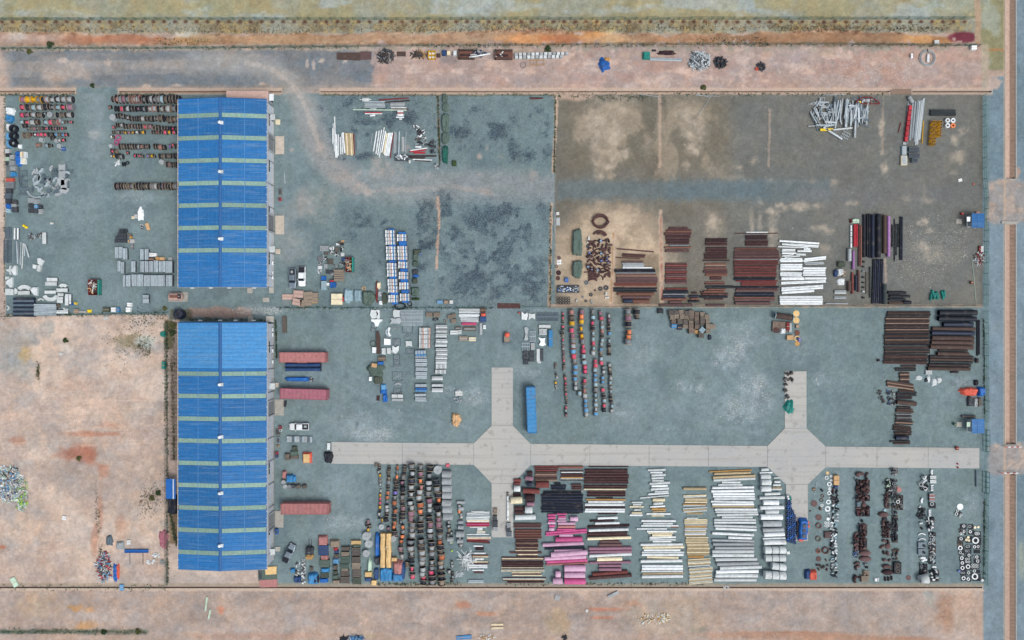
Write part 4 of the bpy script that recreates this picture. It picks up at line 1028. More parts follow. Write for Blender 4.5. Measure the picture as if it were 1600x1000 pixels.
def pipe(xa,ya,xb,yb,d,mat,where,group,z0=0.0):
 r=d/S/2
 h=r*1.6+z0
 A=Vector((X(xa,h),Y(ya,h)));B=Vector((X(xb,h),Y(yb,h)))
 L=(B-A).length
 nm,cn=PN[mat]
 o=obj(nm,PM,mat,None,((A.x+B.x)/2,(A.y+B.y)/2,r+z0+.01),(0,0,math.atan2(B.y-A.y,B.x-A.x)),(L,r,r))
 lp=L*S
 look='%s%s%s pipe'%('short ' if lp<24 else('' if lp<56 else 'long '),'thick ' if d>=5 else('thin ' if d<2.7 else ''),cn)
 reg(o,look,where,nm.replace('_',' '),group)
 return o
def ph(where,group,rows,jit=.9):
 """horizontal runs: x0,x1,y0,y1,count,material[,tilt] -- each pipe its own object"""
 for row in rows.split(';'):
  row=row.strip()
  if not row:
   continue
  p=row.split()
  x0,x1,y0,y1=map(float,p[:4]);n=int(p[4]);mats=p[5].split('/');tilt=float(p[6])if len(p)>6 else 0
  pit=(y1-y0)/n
  for k in range(n):
   L=x1-x0
   j=jit*min(1,L/30)
   a=x0+U(-j,j)*(1 if n>1 else 0);c_=x1+U(-j,j)*(1 if n>1 else 0)
   y=y0+pit*(k+.5)
   pipe(a,y-tilt/2+U(-.1,.1),c_,y+tilt/2+U(-.1,.1),min(pit*.97,11),mats[k%len(mats)],where,group,z0=(.18 if n>2 and k%2 else 0)*(pit<3))
def pv(where,group,rows):
 for row in rows.split(';'):
  row=row.strip()
  if not row:
   continue
  p=row.split()
  x0,x1,y0,y1=map(float,p[:4]);n=int(p[4]);mats=p[5].split('/');tilt=float(p[6])if len(p)>6 else 0
  pit=(x1-x0)/n
  for k in range(n):
   x=x0+pit*(k+.5);j=.9 if n>1 else 0
   pipe(x-tilt/2,y0+U(-j,j),x+tilt/2,y1+U(-j,j),min(pit*.97,11),mats[k%len(mats)],where,group)
ph('down the first pipe stack of the brown yard','rusty pipe stacks in the brown yard','''964 1022 390 392 1 rust 5; 973 1008 396.5 402 3 rust 2; 962 1000 402.5 404 1 rust 2; 972 1005 407.5 410 1 mrust; 973 1006 410.5 417 3 ltgrey; 973 1019 417 419.5 1 white;
961 1024 420 425 2 black; 962 1024 425.2 427.5 1 grey; 962 1025 428 432 2 orust/tan; 964 1027 432 441.5 4 mrust; 960 1026 441.5 447 3 orust/rrust; 975 1024 447 449 1 tan; 959 1026 449 456 3 black/blkg; 965 1022 457 461.5 1 orust; 972 1018 462.5 466.5 1 mrust; 974 988.5 467 473.5 1 navy; 989 1015 467.5 474 1 orust''')
ph('down the second pipe stack of the brown yard','rusty pipe stacks in the brown yard','''1045 1075 354.5 358.5 2 rust; 1041 1080 358.5 363 2 rust/orust; 1038 1081 363 367.5 2 rust; 1040 1079 367.5 371.5 2 drust/rust; 1041 1077 371.5 381.5 5 rust/drust; 1046 1076 382 384.5 1 grey; 1039 1080 385 388 1 orust; 1040 1076 389 394 2 mrust;
1040 1073 410.5 413 1 rust; 1040 1073 413 443.5 9 rrust/rust/mrust; 1040 1074 449.5 452.5 1 rrust; 1037 1075 453 458.5 2 black; 1036 1075 458.5 461 1 grey; 1036 1070 461.5 465 1 navy; 1035 1073 465.5 469.5 1 orust; 1046 1066 470 474 1 mrust; 1031 1082 474.5 479 1 mrust''')
ph('in the small bundle beside the second brown stack','rusty pipe stacks in the brown yard','1081 1089 456 459 1 drust; 1077 1092 461 464.5 1 navy; 1079 1091 465 468.5 1 orust; 1076 1093 469 472.5 1 black; 1095 1103 455 458 1 rust; 1093 1103 462 465 1 black')
ph('down the third pipe stack of the brown yard','rusty pipe stacks in the brown yard','''1102 1136 372 376 2 drust; 1103 1136 376 384 4 drust/rust; 1103 1136 386 395.5 5 drust/rust; 1101 1136 395.5 405 5 rust/drust; 1098 1140 406 408 1 drust; 1102 1135 411 415.5 2 orust/tan; 1101 1135 416.5 422 3 mrust/orust; 1099 1137 422 426.5 2 rust; 1102 1136 427 431.5 2 orust; 1110 1128 432 437.5 2 rust;
1102 1132 440 444.5 2 orust/rust; 1103 1147 446 450.5 2 black/blkg; 1106 1134 451 453.5 1 orust; 1100 1132 453.8 457.5 1 orust; 1097 1138 458 461.5 1 rust; 1096 1137 462 465.5 1 black; 1101 1130 466 468.5 1 rust; 1104 1132 475 479 1 mrust''')
ph('down the fourth pipe stack of the brown yard','rusty pipe stacks in the brown yard','''1148 1216 363.8 365.2 1 rust; 1166 1200 362 363.6 1 white; 1165 1199 367.5 374.5 4 drust; 1165 1200 375.5 384.5 5 rust/drust; 1148 1214 386.5 391 3 rust/orust; 1147 1217 391 404 6 mrust/rust; 1147 1215 404.5 406 1 grey; 1147 1216 406 414 4 rrust/rust; 1147 1214 414 422.5 4 rust/rrust;
1148 1213 422.5 433 5 rust/rrust; 1147 1211 433 437.5 2 black; 1150 1215 438 440 1 dred; 1159 1213 440.5 446.5 3 rrust; 1147 1217 447 450 1 black; 1150 1215 450 455.5 2 rust/mrust; 1149 1210 456.5 463.5 3 black/navy; 1147 1211 463.8 466.6 1 orust; 1148 1210 466.8 470.3 1 mrust; 1149 1204 471 476 1 mrust''')
ph('in the white pipe stack of the brown yard','white pipes in the brown yard','''1218 1280 376.5 379.8 1 white 4; 1222 1246 380.5 384 1 offw 2; 1234 1279 381.5 385.5 2 white 3; 1216 1263 385 387.2 1 white 2; 1256 1266 387.5 390.5 1 white; 1222 1243 388.5 393 2 white; 1246 1268 390.2 394 1 white; 1222 1244 394 397 1 white; 1244 1259 395.5 399 1 offw 1;
1222 1240 398 400 1 white -2; 1226 1250 399.5 402 1 offw -2; 1219 1254 403 409.5 3 white; 1256 1291 401.5 407.5 2 white -4; 1257 1287 409 413.5 2 ltgrey -1; 1219 1254 412 422.5 4 white; 1255 1290 417 431.5 4 white; 1219 1253 425 432 4 white 1; 1221 1256.5 432.5 437.8 1 white; 1257.5 1291 432.5 437 1 white;
1221 1290 438.8 443 2 white -3; 1221 1286 446.5 450 1 white -4; 1221 1286 450 453.2 1 white -4; 1222 1272 453.8 458 1 white -3; 1219 1285 462 476.5 4 white''')
pv('across the mixed upright pipe group of the brown yard','pipes lying towards the gravel track','''1328.5 1331.5 352 361 1 white; 1328.5 1331.5 362 369 1 white; 1328.5 1331.5 370 379 1 white; 1328.5 1331.5 380 387 1 white; 1334 1340.5 350 386 2 red; 1341 1343.5 350 416 1 rust; 1344 1347 352 415 1 orust; 1348.5 1352 335 402 1 black; 1353.8 1360.5 334 402 2 black;
1361.5 1367 335 403 1 navy; 1369.5 1377 334 402 1 black; 1380 1386 336 396 1 bark; 1386.5 1391.5 338 401 1 violet; 1393.5 1395.5 351 386 1 black; 1397 1398.6 342 408 1 black; 1400 1401.8 350 399 1 blkg; 1403 1405 350 386 1 black; 1406 1411 339 407 2 black/navy -.5;
1325 1331 389 408 1 ltgrey; 1331.8 1336 392 421 1 violet; 1324.5 1330.5 440 455 1 bark; 1330.5 1334 426 459 1 rrust; 1336 1339.5 430 454 1 navy; 1339.8 1343.5 422 456 1 rust; 1358.5 1360.8 417 465 1 blkg; 1363 1380 405 474 6 black/navy -2; 1379.5 1386 444 475 1 blkg''')
ph('in the short black pipe group near the fence corner','pipes lying towards the gravel track','1388 1416 455 459.5 1 black; 1390 1409 460.5 465 1 black; 1410 1422 461 465 1 black; 1389 1415 466 470 1 black; 1389 1411 471.5 475.5 1 bark; 1412 1424 470 475 1 black; 1304 1322 453 456 1 ltgrey; 1304 1322 456.2 459 1 offw; 1304 1322 463 467 2 ltgrey; 1290 1325 473 475.5 1 ltgrey')
ph('in the slim brown pipe stack near the canal','slim brown pipes near the canal','1386 1454 486 494.5 4 blkbr/bark/blkbr; 1384 1452 495 508 7 blkbr/tan/blkbr/bark; 1383 1452 508 522 7 blkbr/bark/black/tan; 1382 1451 522 540 9 blkbr/bark/blkbr/black/tan; 1382 1453 541 552.5 5 bark/blkbr/blkg; 1381 1449 553 569 7 blkbr/bark/rust/blkbr 1')
ph('in the large dark pipe stack near the canal','large dark pipes near the canal','''1468 1527 484 493 1 black; 1467 1526 493.8 502.3 1 black 1; 1474.5 1521 503 510.5 1 navy; 1457 1524 510.8 516.5 1 bark 1; 1456 1523 517 524 1 navy 1; 1456.5 1522 524.5 532 1 bark 1; 1455.5 1522 532 538.5 1 bark 1; 1454 1521 538.8 546 1 bark 1; 1467 1512 545.5 549 1 blkbr 1; 1465 1514 549.8 556 1 bark 1;
1452.5 1521 555.5 560 1 blkbr 1; 1453 1521 560.2 564 1 bark 1; 1453 1520 564.2 568 1 blkg 1; 1451 1517 568.2 573 1 blkbr 1; 1450 1516 573.3 579 1 bark 1; 1486 1498 580 583 1 blkbr''')
ph('down the ragged column of short dark pipes','short dark pipes below the slim brown stack','''1408 1431 570 573.5 2 blkbr/bark; 1399 1431 574 580 3 blkbr/blkg; 1406 1421 581.5 594 5 bark/tan/blkbr; 1405 1421 594.5 598.5 2 blkbr; 1386 1428 597 607 4 bark/tan 6; 1404 1429 608 612 2 blkbr/bark; 1401 1432 612 619 3 blkg/blkbr; 1401 1425 619 623.5 2 blkbr; 1402 1432 626 633.5 1 bark 3;
1402 1423 635 638 1 blkbr 1; 1400 1427 638.5 645 2 bark 1; 1400 1424 646 657 4 grey/blkbr; 1399 1426 657.5 664 3 blkbr/tan 1; 1396 1424 665 674 4 bark/blkbr 3; 1398 1424 674 680.5 3 blkbr/bark; 1400 1420 680.8 687.8 1 navy; 1391 1422 688.3 691 1 blkbr; 1397 1422 691.5 694.5 1 bark''')
ph('down the coloured thin tubes beside the battened drums','tube stacks between the drums and the lower branch road','''736 757 798 800 1 offw; 729 765 800 812 5 white/offw/galv -2; 730 764 811 816 3 white/cream; 729 765 816.5 822.5 3 red/hpink; 734 760 822.8 824.6 1 white; 746 754 825 829 2 white; 745 758 829.5 833.5 2 cream/offw; 729 764 834 836 1 white; 729 767 838 843.5 3 offw/cream/salmon; 730 765 844 848.5 2 dred/rust 2;
740 754 852 854.5 1 white; 743 756 855 860 2 drust; 740 759 863 866 1 offw; 738 763 867 871 2 orust/cream; 742 756 872 875.2 1 white; 735 763 877 881 2 cream/rust; 732 762 882 888 2 white; 738 756 890 892.5 1 white; 740 755 893 896 1 rust; 731 756 906 911 2 galv''')
ph('in the upper brown pipes beside the crossroads','rusty pipes beside the crossroads','''836 872 728 736.5 3 rrust/rust; 836 870 737 752 5 bark/tan/mrust; 873 911 728 732.5 1 orust; 876 911 735 743 4 rust/offw/drust; 876 911 743.5 751 4 rust/ocre/offw/drust; 837.5 858 752.5 763 1 rrust; 817 843 763.5 772 1 rrust 1; 821 836 773 784 1 drust; 823 835 784.5 791 1 mauve; 821 833 744 751.5 1 mauve 1; 824 832 736.5 742.5 1 drust;
803 814 748 753 1 rrust; 803 813 753.5 758 1 rrust; 803 813 759 769 1 offw; 802 814 770 775.5 2 drust; 798 816 777 788 1 cream -1; 804 819 790.5 803 4 drust/rust; 820.5 832 792 803 1 offw; 805 837 804.5 813 1 offw -1; 893 908 756 759.5 1 rust; 894 909 760 765.5 2 rust; 888 910 767 768.8 1 cream; 823 832 753 760 1 navy''')
ph('in the black pipe bundle beside the pink pipes','black pipes beside the pink pipes','866 876 754 757 1 black; 861 884 757.5 766 4 black/navy; 850 908 767 772 2 black; 846 911 772 801.5 13 black/navy .5; 865 905 801.5 803 1 black')
ph('in the thin brown stack by the branch road','rusty pipes beside the crossroads','''803 846 817 825 4 rust/mrust; 804 846 826.5 842 8 rust/orust; 806 841 843 859 7 rust/drust/tan; 805 840 859.3 861 1 cream; 796 846 861.5 865 2 rust; 808 840 865.5 869.5 2 cream/rust; 784 850 870 876 3 rust/cream; 784 849 877 886 5 drust/rust; 783 850 886.5 893 4 cream/drust/offw; 800 846 894 900 3 cream/rust;
786 852 902 908 4 rust/offw/cream; 793 850 908.5 911 1 rust''')
ph('in the pink pipe field','pink pipes below the black bundle','''856 868 803 806.5 1 hpink; 856 868 807 811 1 hpink; 857 867 811.8 815 1 hpink; 856 868 815.3 819.6 1 pink; 858 867 820 824 1 hpink; 858 866 824.5 830 1 pink; 870 885 802 805 1 hpink; 872 884 806 812 2 hpink/pink; 870 885 812.5 815.5 1 pink; 891 903 807.5 815 1 pink; 872 899 816 820.5 1 pink; 872 899 821 825.3 1 salmon; 870 899 825.8 829 1 hpink;
853 917 828.5 832 1 hpink -5; 853 917 832 835.5 1 hpink -5; 874 895 834.5 839 1 pink; 868 910 839.5 847 1 hpink -1; 848 912 847.5 853.5 1 pink -3; 851 913 853.5 859 3 navy/black -1; 866 910 858.5 862 1 pink -1; 861 918 861.5 869.5 1 pink -4; 851 916 869 875 1 pink -3; 854 918 874.5 879.5 1 hpink -3; 853 918 879.5 883 1 salmon -3; 882 915 884 894 1 pink;
882 914 894.6 904 1 pink; 882 915 904.6 914 1 hpink; 868 876 893 903 1 pink; 864 879 904 914 1 pink''',.4)
ph('down the mixed stack between the pink and white pipes','mixed pipes between the pink and white ones','''920 982 728 730 1 drust; 914 981 732.5 741 4 drust/rust; 913 982 741 756 7 drust/rust; 912 980 757.5 763 3 drust/rust; 912 978 763.5 766 1 cream; 918 977 766.8 776 4 rust/drust; 932 958 777 779 1 drust; 916 978 779.5 782 1 ocre; 919 974 782.5 785.8 1 white; 914 976 786.5 791 1 white; 914 977 791.5 794 1 drust; 914 977 794.5 801 2 white; 935 965 801.3 804 1 drust;
934 965 807.5 811.5 1 white -1; 922 960 811.8 815 1 drust -2; 930 968 815.5 819.5 1 white -1; 918 983 819.8 824 2 drust -2; 920 982 826 830.5 1 white -2; 918 980 831 838 3 drust/rust -1; 918 986 838.8 843.5 1 cream -2; 938 968 844.5 848.5 1 mrust; 936 972 849 854 1 mrust; 920.5 987 854.5 859.5 1 mauve -1; 921 987 859.8 864.5 1 mauve -1; 921 987 865 870 1 white -3;
933 972 871 877 1 cream -1; 921 986 877 881 1 mauve -1; 936 971 882 886.5 1 mauve; 936 971 887.5 892.5 1 mauve; 926 981 893 898.5 1 rrust -4; 921 987 898.5 904.5 1 rust -5''')
ph('down the narrow white pipe stack','white pipes in the lower yard','''987 1004 783.5 786.5 1 offw; 989 1002 787 790 1 offw; 984 1006 790.5 793 1 cream; 991 1001 795 798.5 1 offw; 987 1003 800 803 1 cream; 984 1004 803.3 806.5 1 white; 1012 1040 732.5 736 1 offw -1; 1016 1035 736.6 740 1 white; 1018 1040 740.4 744.5 1 offw -1; 1018 1037 745 748.8 1 offw -1; 1019 1037 749.3 752.8 1 offw; 1015 1047 753 757 1 offw -2; 1018 1043 757.5 761.3 1 white -1;
1017 1045 762 766 1 offw -2; 1023 1044 766.5 769.5 1 offw -1; 1013 1045 769.7 773 1 white -2; 1000 1045 775 777.5 1 offw -4; 1020 1039 778.8 783.8 1 cream; 1021 1036 784.5 789 1 offw -1; 1016 1039 790 793 1 white -1; 1018 1040 793.8 797.5 1 ocre; 1020 1040 798 800.3 1 dcream -1; 1010 1048 801.5 804.3 1 white; 1018 1038 804.8 807 1 cream''')
ph('down the long white pipe stack','white pipes in the lower yard','''1002 1056 812.2 815.8 1 white; 1005 1051 816.5 819.6 1 offw; 1002 1060 820 823 1 white; 995 1042 825 827.8 1 offw; 1049 1060 822 825 1 orust; 1011 1057 829 832 1 white; 1013 1052 832 834.2 1 cream; 1019 1050 834 838.3 1 cream; 1015 1056 838 841.6 1 white -1; 1015 1056 841.8 844.7 1 offw; 1020 1049 845 847.6 1 white; 1001 1067 849 853 1 white -1; 1004 1069 853.2 857.5 1 cream -1; 1006 1063 858 861 1 white;
1003 1069 861.5 864.6 1 offw; 1003 1068 865 869 1 white; 1011 1060 869.3 873 1 cream 1; 1001 1066 874.3 879.2 1 white -1; 1003 1067 882.5 886 1 white; 1003 1067 886.3 890.8 1 white; 1002 1067 891 894.5 1 offw; 1004 1069 894.8 897.6 1 dcream -1; 1003 1067 898.6 903.5 1 white -1''')
ph('down the stack of thin cream tubes','thin cream tubes between the white pipes','''1068 1104 761.5 766 1 dcream; 1068 1103 773 777.5 2 cream/offw -1; 1070 1105 778 786 4 dcream/cream; 1067 1103 787 791 2 ocre/offw; 1067 1104 793 800 3 offw/dcream -2; 1073 1098 800.5 804 2 dcream 1; 1073 1091 808.5 811 1 offw; 1070 1105 811 819 4 cream; 1070 1104 819.5 827 4 offw/ocre/dcream; 1070 1103 827.5 838 5 white/dcream/offw; 1072 1106 839 848.5 5 cream/dcream; 1073 1108 848.5 868 10 dcream/cream/dcream;
1075 1100 868.3 872 2 ocre; 1075 1110 873 885 6 cream/dcream/offw -2; 1077 1113 886 912 14 offw/cream/dcream -3''')
ph('down the big white pipe stack','white pipes in the lower yard','''1108 1175 734.5 737 1 ocre -3; 1116 1173 737.5 741.5 1 dcream -2; 1114 1180 742.8 746.8 1 dcream -3; 1115 1180 747 751.2 1 offw -3; 1128 1157 752 755.5 1 offw; 1122 1160 756 759 1 offw; 1113 1178 759.8 764 1 white -1; 1111.5 1178 765.2 769.5 1 white -1; 1114 1179 770 773.7 1 white; 1114 1179 774 777.5 1 white; 1116 1180 777.7 781.3 1 offw; 1111 1177 782.3 786 1 white 1; 1113 1178 786.3 790 1 white;
1113 1178 790.2 793 1 dcream; 1117 1183 794.2 798 1 white; 1118 1184 798.2 802 1 offw; 1120 1185 802.2 806 1 offw -1; 1128 1176 806.5 810 1 offw; 1116 1181 810.5 814.3 1 offw; 1116 1181 814.8 818.3 1 white; 1116 1182 820.3 824.3 1 offw 2; 1118 1182 825 829 1 white 2; 1113 1178 832.5 837 1 white 3; 1138 1175 838.5 842.8 1 white 1; 1113 1178 843.2 847 1 ltgrey 2; 1114 1178 848 853 1 ltgrey; 1117 1178 854 858.8 1 ltgrey;
1113 1178 859.3 864.5 1 offw; 1113 1178 865 870.8 1 offw; 1118 1183 871.5 877 1 offw -1; 1120 1186 878.2 883.8 1 ltgrey -2; 1125 1190 884.2 890 1 offw -2; 1119 1185 890.7 896.3 1 white -1; 1118 1184 897 903 1 offw; 1116 1182 903.8 909 1 offw''')
ph('down the large short pipes beside the branch road','large whitish pipes beside the branch road','''1189.5 1201 731.5 736.5 1 offw -1; 1187 1207 737.3 740 1 white -1; 1189 1204 741.2 748.8 1 offw; 1190 1205 749.6 759 1 offw; 1189.5 1205 760 768.8 1 offw; 1209 1218 745 748.2 1 offw; 1210 1219 751 755 1 offw; 1208 1220 756 760 1 offw; 1207 1222 761 766 2 dcream/offw; 1195 1219 769.5 774.2 1 offw -1; 1187 1226 775.5 780.5 1 offw -1; 1193 1217 782 789.6 1 white; 1188 1225 790.2 796.6 1 white -1; 1196 1217 797.2 803.2 1 offw;
1189 1223 804 813 1 white; 1192 1221 814.3 823.8 1 ltgrey; 1192 1225 825 831.5 1 ltgrey -1; 1194 1226 832 839 1 white -1; 1192 1227 839.7 843 1 white -1; 1194 1228 844 852 1 white -1''')
def barrel_row(px,py,L,d,n,rz,where):
 for k in range(n):
  w=L/n
  cx=px+(k+.5-n/2)*w*math.cos(rz);cy=py+(k+.5-n/2)*w*math.sin(rz)
  r=d/S/2;wd=w/S*.97
  b=MB().lathe([(0,-wd/2),(r*.93,-wd/2),(r,-wd/2+.02),(r,wd/2-.02),(r*.93,wd/2),(0,wd/2)],20,'x')
  o=b.build('pipe_section','offw',None,(X(cx,r*1.6),Y(cy,r*1.6),r),-rz,smooth=False)
  for xx in(-wd/2+.02,wd/2-.02):
   MB().lathe([(r,-.03),(r*1.04,-.03),(r*1.04,.03),(r,.03)],20,'x',(xx,0,0),closed=True).build('end_band','dgrey',o)
  reg(o,'large banded whitish pipe section',where,'pipe section','banded pipe sections near the yard bottom')
for i,(px,py,L,d,n,rz)in enumerate(((1212,860.5,34,11,3,0),(1212,872.8,33,10.5,3,0),(1217.5,886.3,23,11,2,.13),(1212,900,34,12.5,3,.05))):
 barrel_row(px,py,L,d,n,rz,'in banded row %s below the branch road'%ORD[i])
def rrect(name,px,py,w,h,z0,z1,mat,rz=0.0,parent=None,lift=None):
 """a box by its plan centre and size in survey units"""
 zz=z1 if lift is None else lift
 b=MB().box(-w/S/2,w/S/2,-h/S/2,h/S/2,z0,z1)
 return b.build(name,mat,parent,(X(px,zz),Y(py,zz),0),-rz)
def tarp(px,py,w,h,z,mat,label,cat='tarpaulin',rz=0.0,lumps=3,name='tarpaulin',seed=0,group=None,round_=.16,fringe=.0):
 """a sheet draped over goods: flat-ish top with humps and folds, sides falling to the ground"""
 rs=random.Random(seed+int(px*7+py*3))
 nx,ny=14,14
 W_,H_=w/S,h/S
 hum=[(rs.uniform(-.3,.3),rs.uniform(-.3,.3),rs.uniform(.12,.3),rs.uniform(-.35,.2))for _ in range(lumps)]
 vs=[]
 ph=rs.uniform(0,6.28)
 for j in range(ny+1):
  for i in range(nx+1):
   u,v=i/nx-.5,j/ny-.5
   e=min(.5-abs(u),.5-abs(v))
   up=min(1,e/round_)if round_ else 1
   up=up*up*(3-2*up)
   zz=z*(.03+.97*up)
   for a,b_,s_,q in hum:
    zz+=z*q*up*math.exp(-((u-a)**2+(v-b_)**2)/(s_*s_))
   zz+=.05*up*math.sin(u*23+v*9+px)*math.cos(v*17+py)
   k=1+rs.uniform(-.03,.03)*(1-up)
   x,y=u*W_*k,v*H_*k
   if lumps>1:
    m_=max(abs(u),abs(v))*2
    d_=math.hypot(u,v)*2+1e-6
    f_=1+(m_/d_*1.08-1)*min(.85,.16*lumps)*m_
    an=math.atan2(v,u)
    f_*=1+m_*lumps*.022*(math.sin(3*an+ph)+.8*math.sin(5*an+ph*2.3)+.5*math.sin(9*an+ph))
    x*=f_;y*=f_
    zz+=.05*lumps*up*math.sin(an*7+ph+m_*6)*.6
   if e<.01:
    zz=.02
    x*=1+rs.uniform(-.06,.05);y*=1+rs.uniform(-.06,.05)
   vs.append((x,y,max(.02,zz)))
 fs=[(j*(nx+1)+i,j*(nx+1)+i+1,(j+1)*(nx+1)+i+1,(j+1)*(nx+1)+i)for j in range(ny)for i in range(nx)]
 b=MB().add(vs,fs)
 o=b.build(name,mat,None,(X(px,z*.7),Y(py,z*.7),0),-rz,smooth=True)
 return one(o,label,cat,group)
def pack(x0,y0,x1,y1,z,mat,n,where,group,axis='x',name='tray_bundle',look='grey metal tray bundle',cat='tray bundle',straps=0,smat='blue',base='dgrey',mats=None):
 """a strapped bundle: n long trays side by side on a dunnage block"""
 w,h=(x1-x0)/S,(y1-y0)/S
 t=obj(name,MB().box(-w/2+.03,w/2-.03,-h/2+.03,h/2-.03,.08,z-.12).mesh(name),base,None,(X((x0+x1)/2,z),Y((y0+y1)/2,z),0),(0,0,U(-.02,.02)))
 for k in range(n):
  if axis=='x':
   a,c_=-h/2+h*k/n,-h/2+h*(k+1)/n
   b=MB().box(-w/2,w/2+U(-.05,.05),a+.015,c_-.02,z-.12,z-.01).box(-w/2,w/2,a+.015,a+.035,z-.01,z+.03).box(-w/2,w/2,c_-.04,c_-.02,z-.01,z+.03)
  else:
   a,c_=-w/2+w*k/n,-w/2+w*(k+1)/n
   b=MB().box(a+.015,c_-.02,-h/2,h/2+U(-.05,.05),z-.12,z-.01).box(a+.015,a+.035,-h/2,h/2,z-.01,z+.03).box(c_-.04,c_-.02,-h/2,h/2,z-.01,z+.03)
  b.build('tray',(mats[k%len(mats)]if mats else mat),t)
 for k in range(straps):
  f=(k+1)/(straps+1)-.5
  if axis=='x':
   MB().box(f*w-.05,f*w+.05,-h/2-.02,h/2+.02,z+.031,z+.045).build('strap',smat,t)
  else:
   MB().box(-w/2-.02,w/2+.02,f*h-.05,f*h+.05,z+.031,z+.045).build('strap',smat,t)
 reg(t,look,where,cat,group)
 return t
def container(px,py,L,Wd,rz,mat,label,rustd=.3,open_top=False,h=2.6):
 t=empty('shipping_container',(X(px,h),Y(py,h),0),-rz)
 one(t,label,'container')
 l,w=L/S/2,Wd/S/2
 for sy in(-1,1):
  b=MB();n_=38
  pts=[]
  for k in range(n_+1):
   x=-l+.12+(2*l-.24)*k/n_
   pts.append((x,sy*(w-(.05 if(k//2)%2 else.01))))
  b.add([(x,y,.15)for x,y in pts]+[(x,y,h-.08)for x,y in pts],[(k,k+1,n_+2+k,n_+1+k)for k in range(n_)])
  b.build('side_panel',mat,t)
  MB().box(-l,l,sy*w-.06,sy*w+.02,h-.1,h).box(-l,l,sy*w-.06,sy*w+.02,.02,.16).build('side_rail',mat,t)
 b=MB();n_=44
 pts=[(-l+.14+(2*l-.28)*k/n_,h-.03-(.035 if(k//2)%2 else 0))for k in range(n_+1)]
 zz=-1.9 if open_top else 0
 b.add([(x,-w+.07,z+zz)for x,z in pts]+[(x,w-.07,z+zz)for x,z in pts],[(k,k+1,n_+2+k,n_+1+k)for k in range(n_)])
 b.build('roof_panel',mat,t)
 for sx in(-1,1):
  MB().box(sx*l-.07,sx*l+.07,-w,w,h-.12,h+.01).box(sx*l-.07,sx*l+.07,-w,-w+.12,0,h).box(sx*l-.07,sx*l+.07,w-.12,w,0,h).build('end_frame',mat,t)
  for sy in(-1,1):
   MB().box(sx*l-.1,sx*l+.1,sy*w-.08,sy*w+.08,h-.06,h+.04).build('corner_casting','cdark' if mat[0]=='c' else 'dblue',t)
 for sy in(-1,1):
  d=MB().box(l+.07,l+.1,min(0.02*sy,sy*(w-.1)),max(.02*sy,sy*(w-.1)),.1,h-.15).build('door',mat,t)
  for kk in(.3,.7):
   MB().tube([(l+.14,sy*w*kk,.1),(l+.14,sy*w*kk,h-.15)],.025,5).build('lock_rod','grey',d)
 MB().box(-l-.06,-l,-w+.1,w-.1,.1,h-.12).build('end_panel',mat,t)
 if rustd:
  rs=random.Random(int(px+py))
  for k in range(int(rustd*20)):
   x=rs.uniform(-l+.3,l-.5);y=rs.uniform(-w+.2,w-.5);a,c_=rs.uniform(.15,.9),rs.uniform(.05,.3)
 return t
def hull(sections,n=12):
 pass
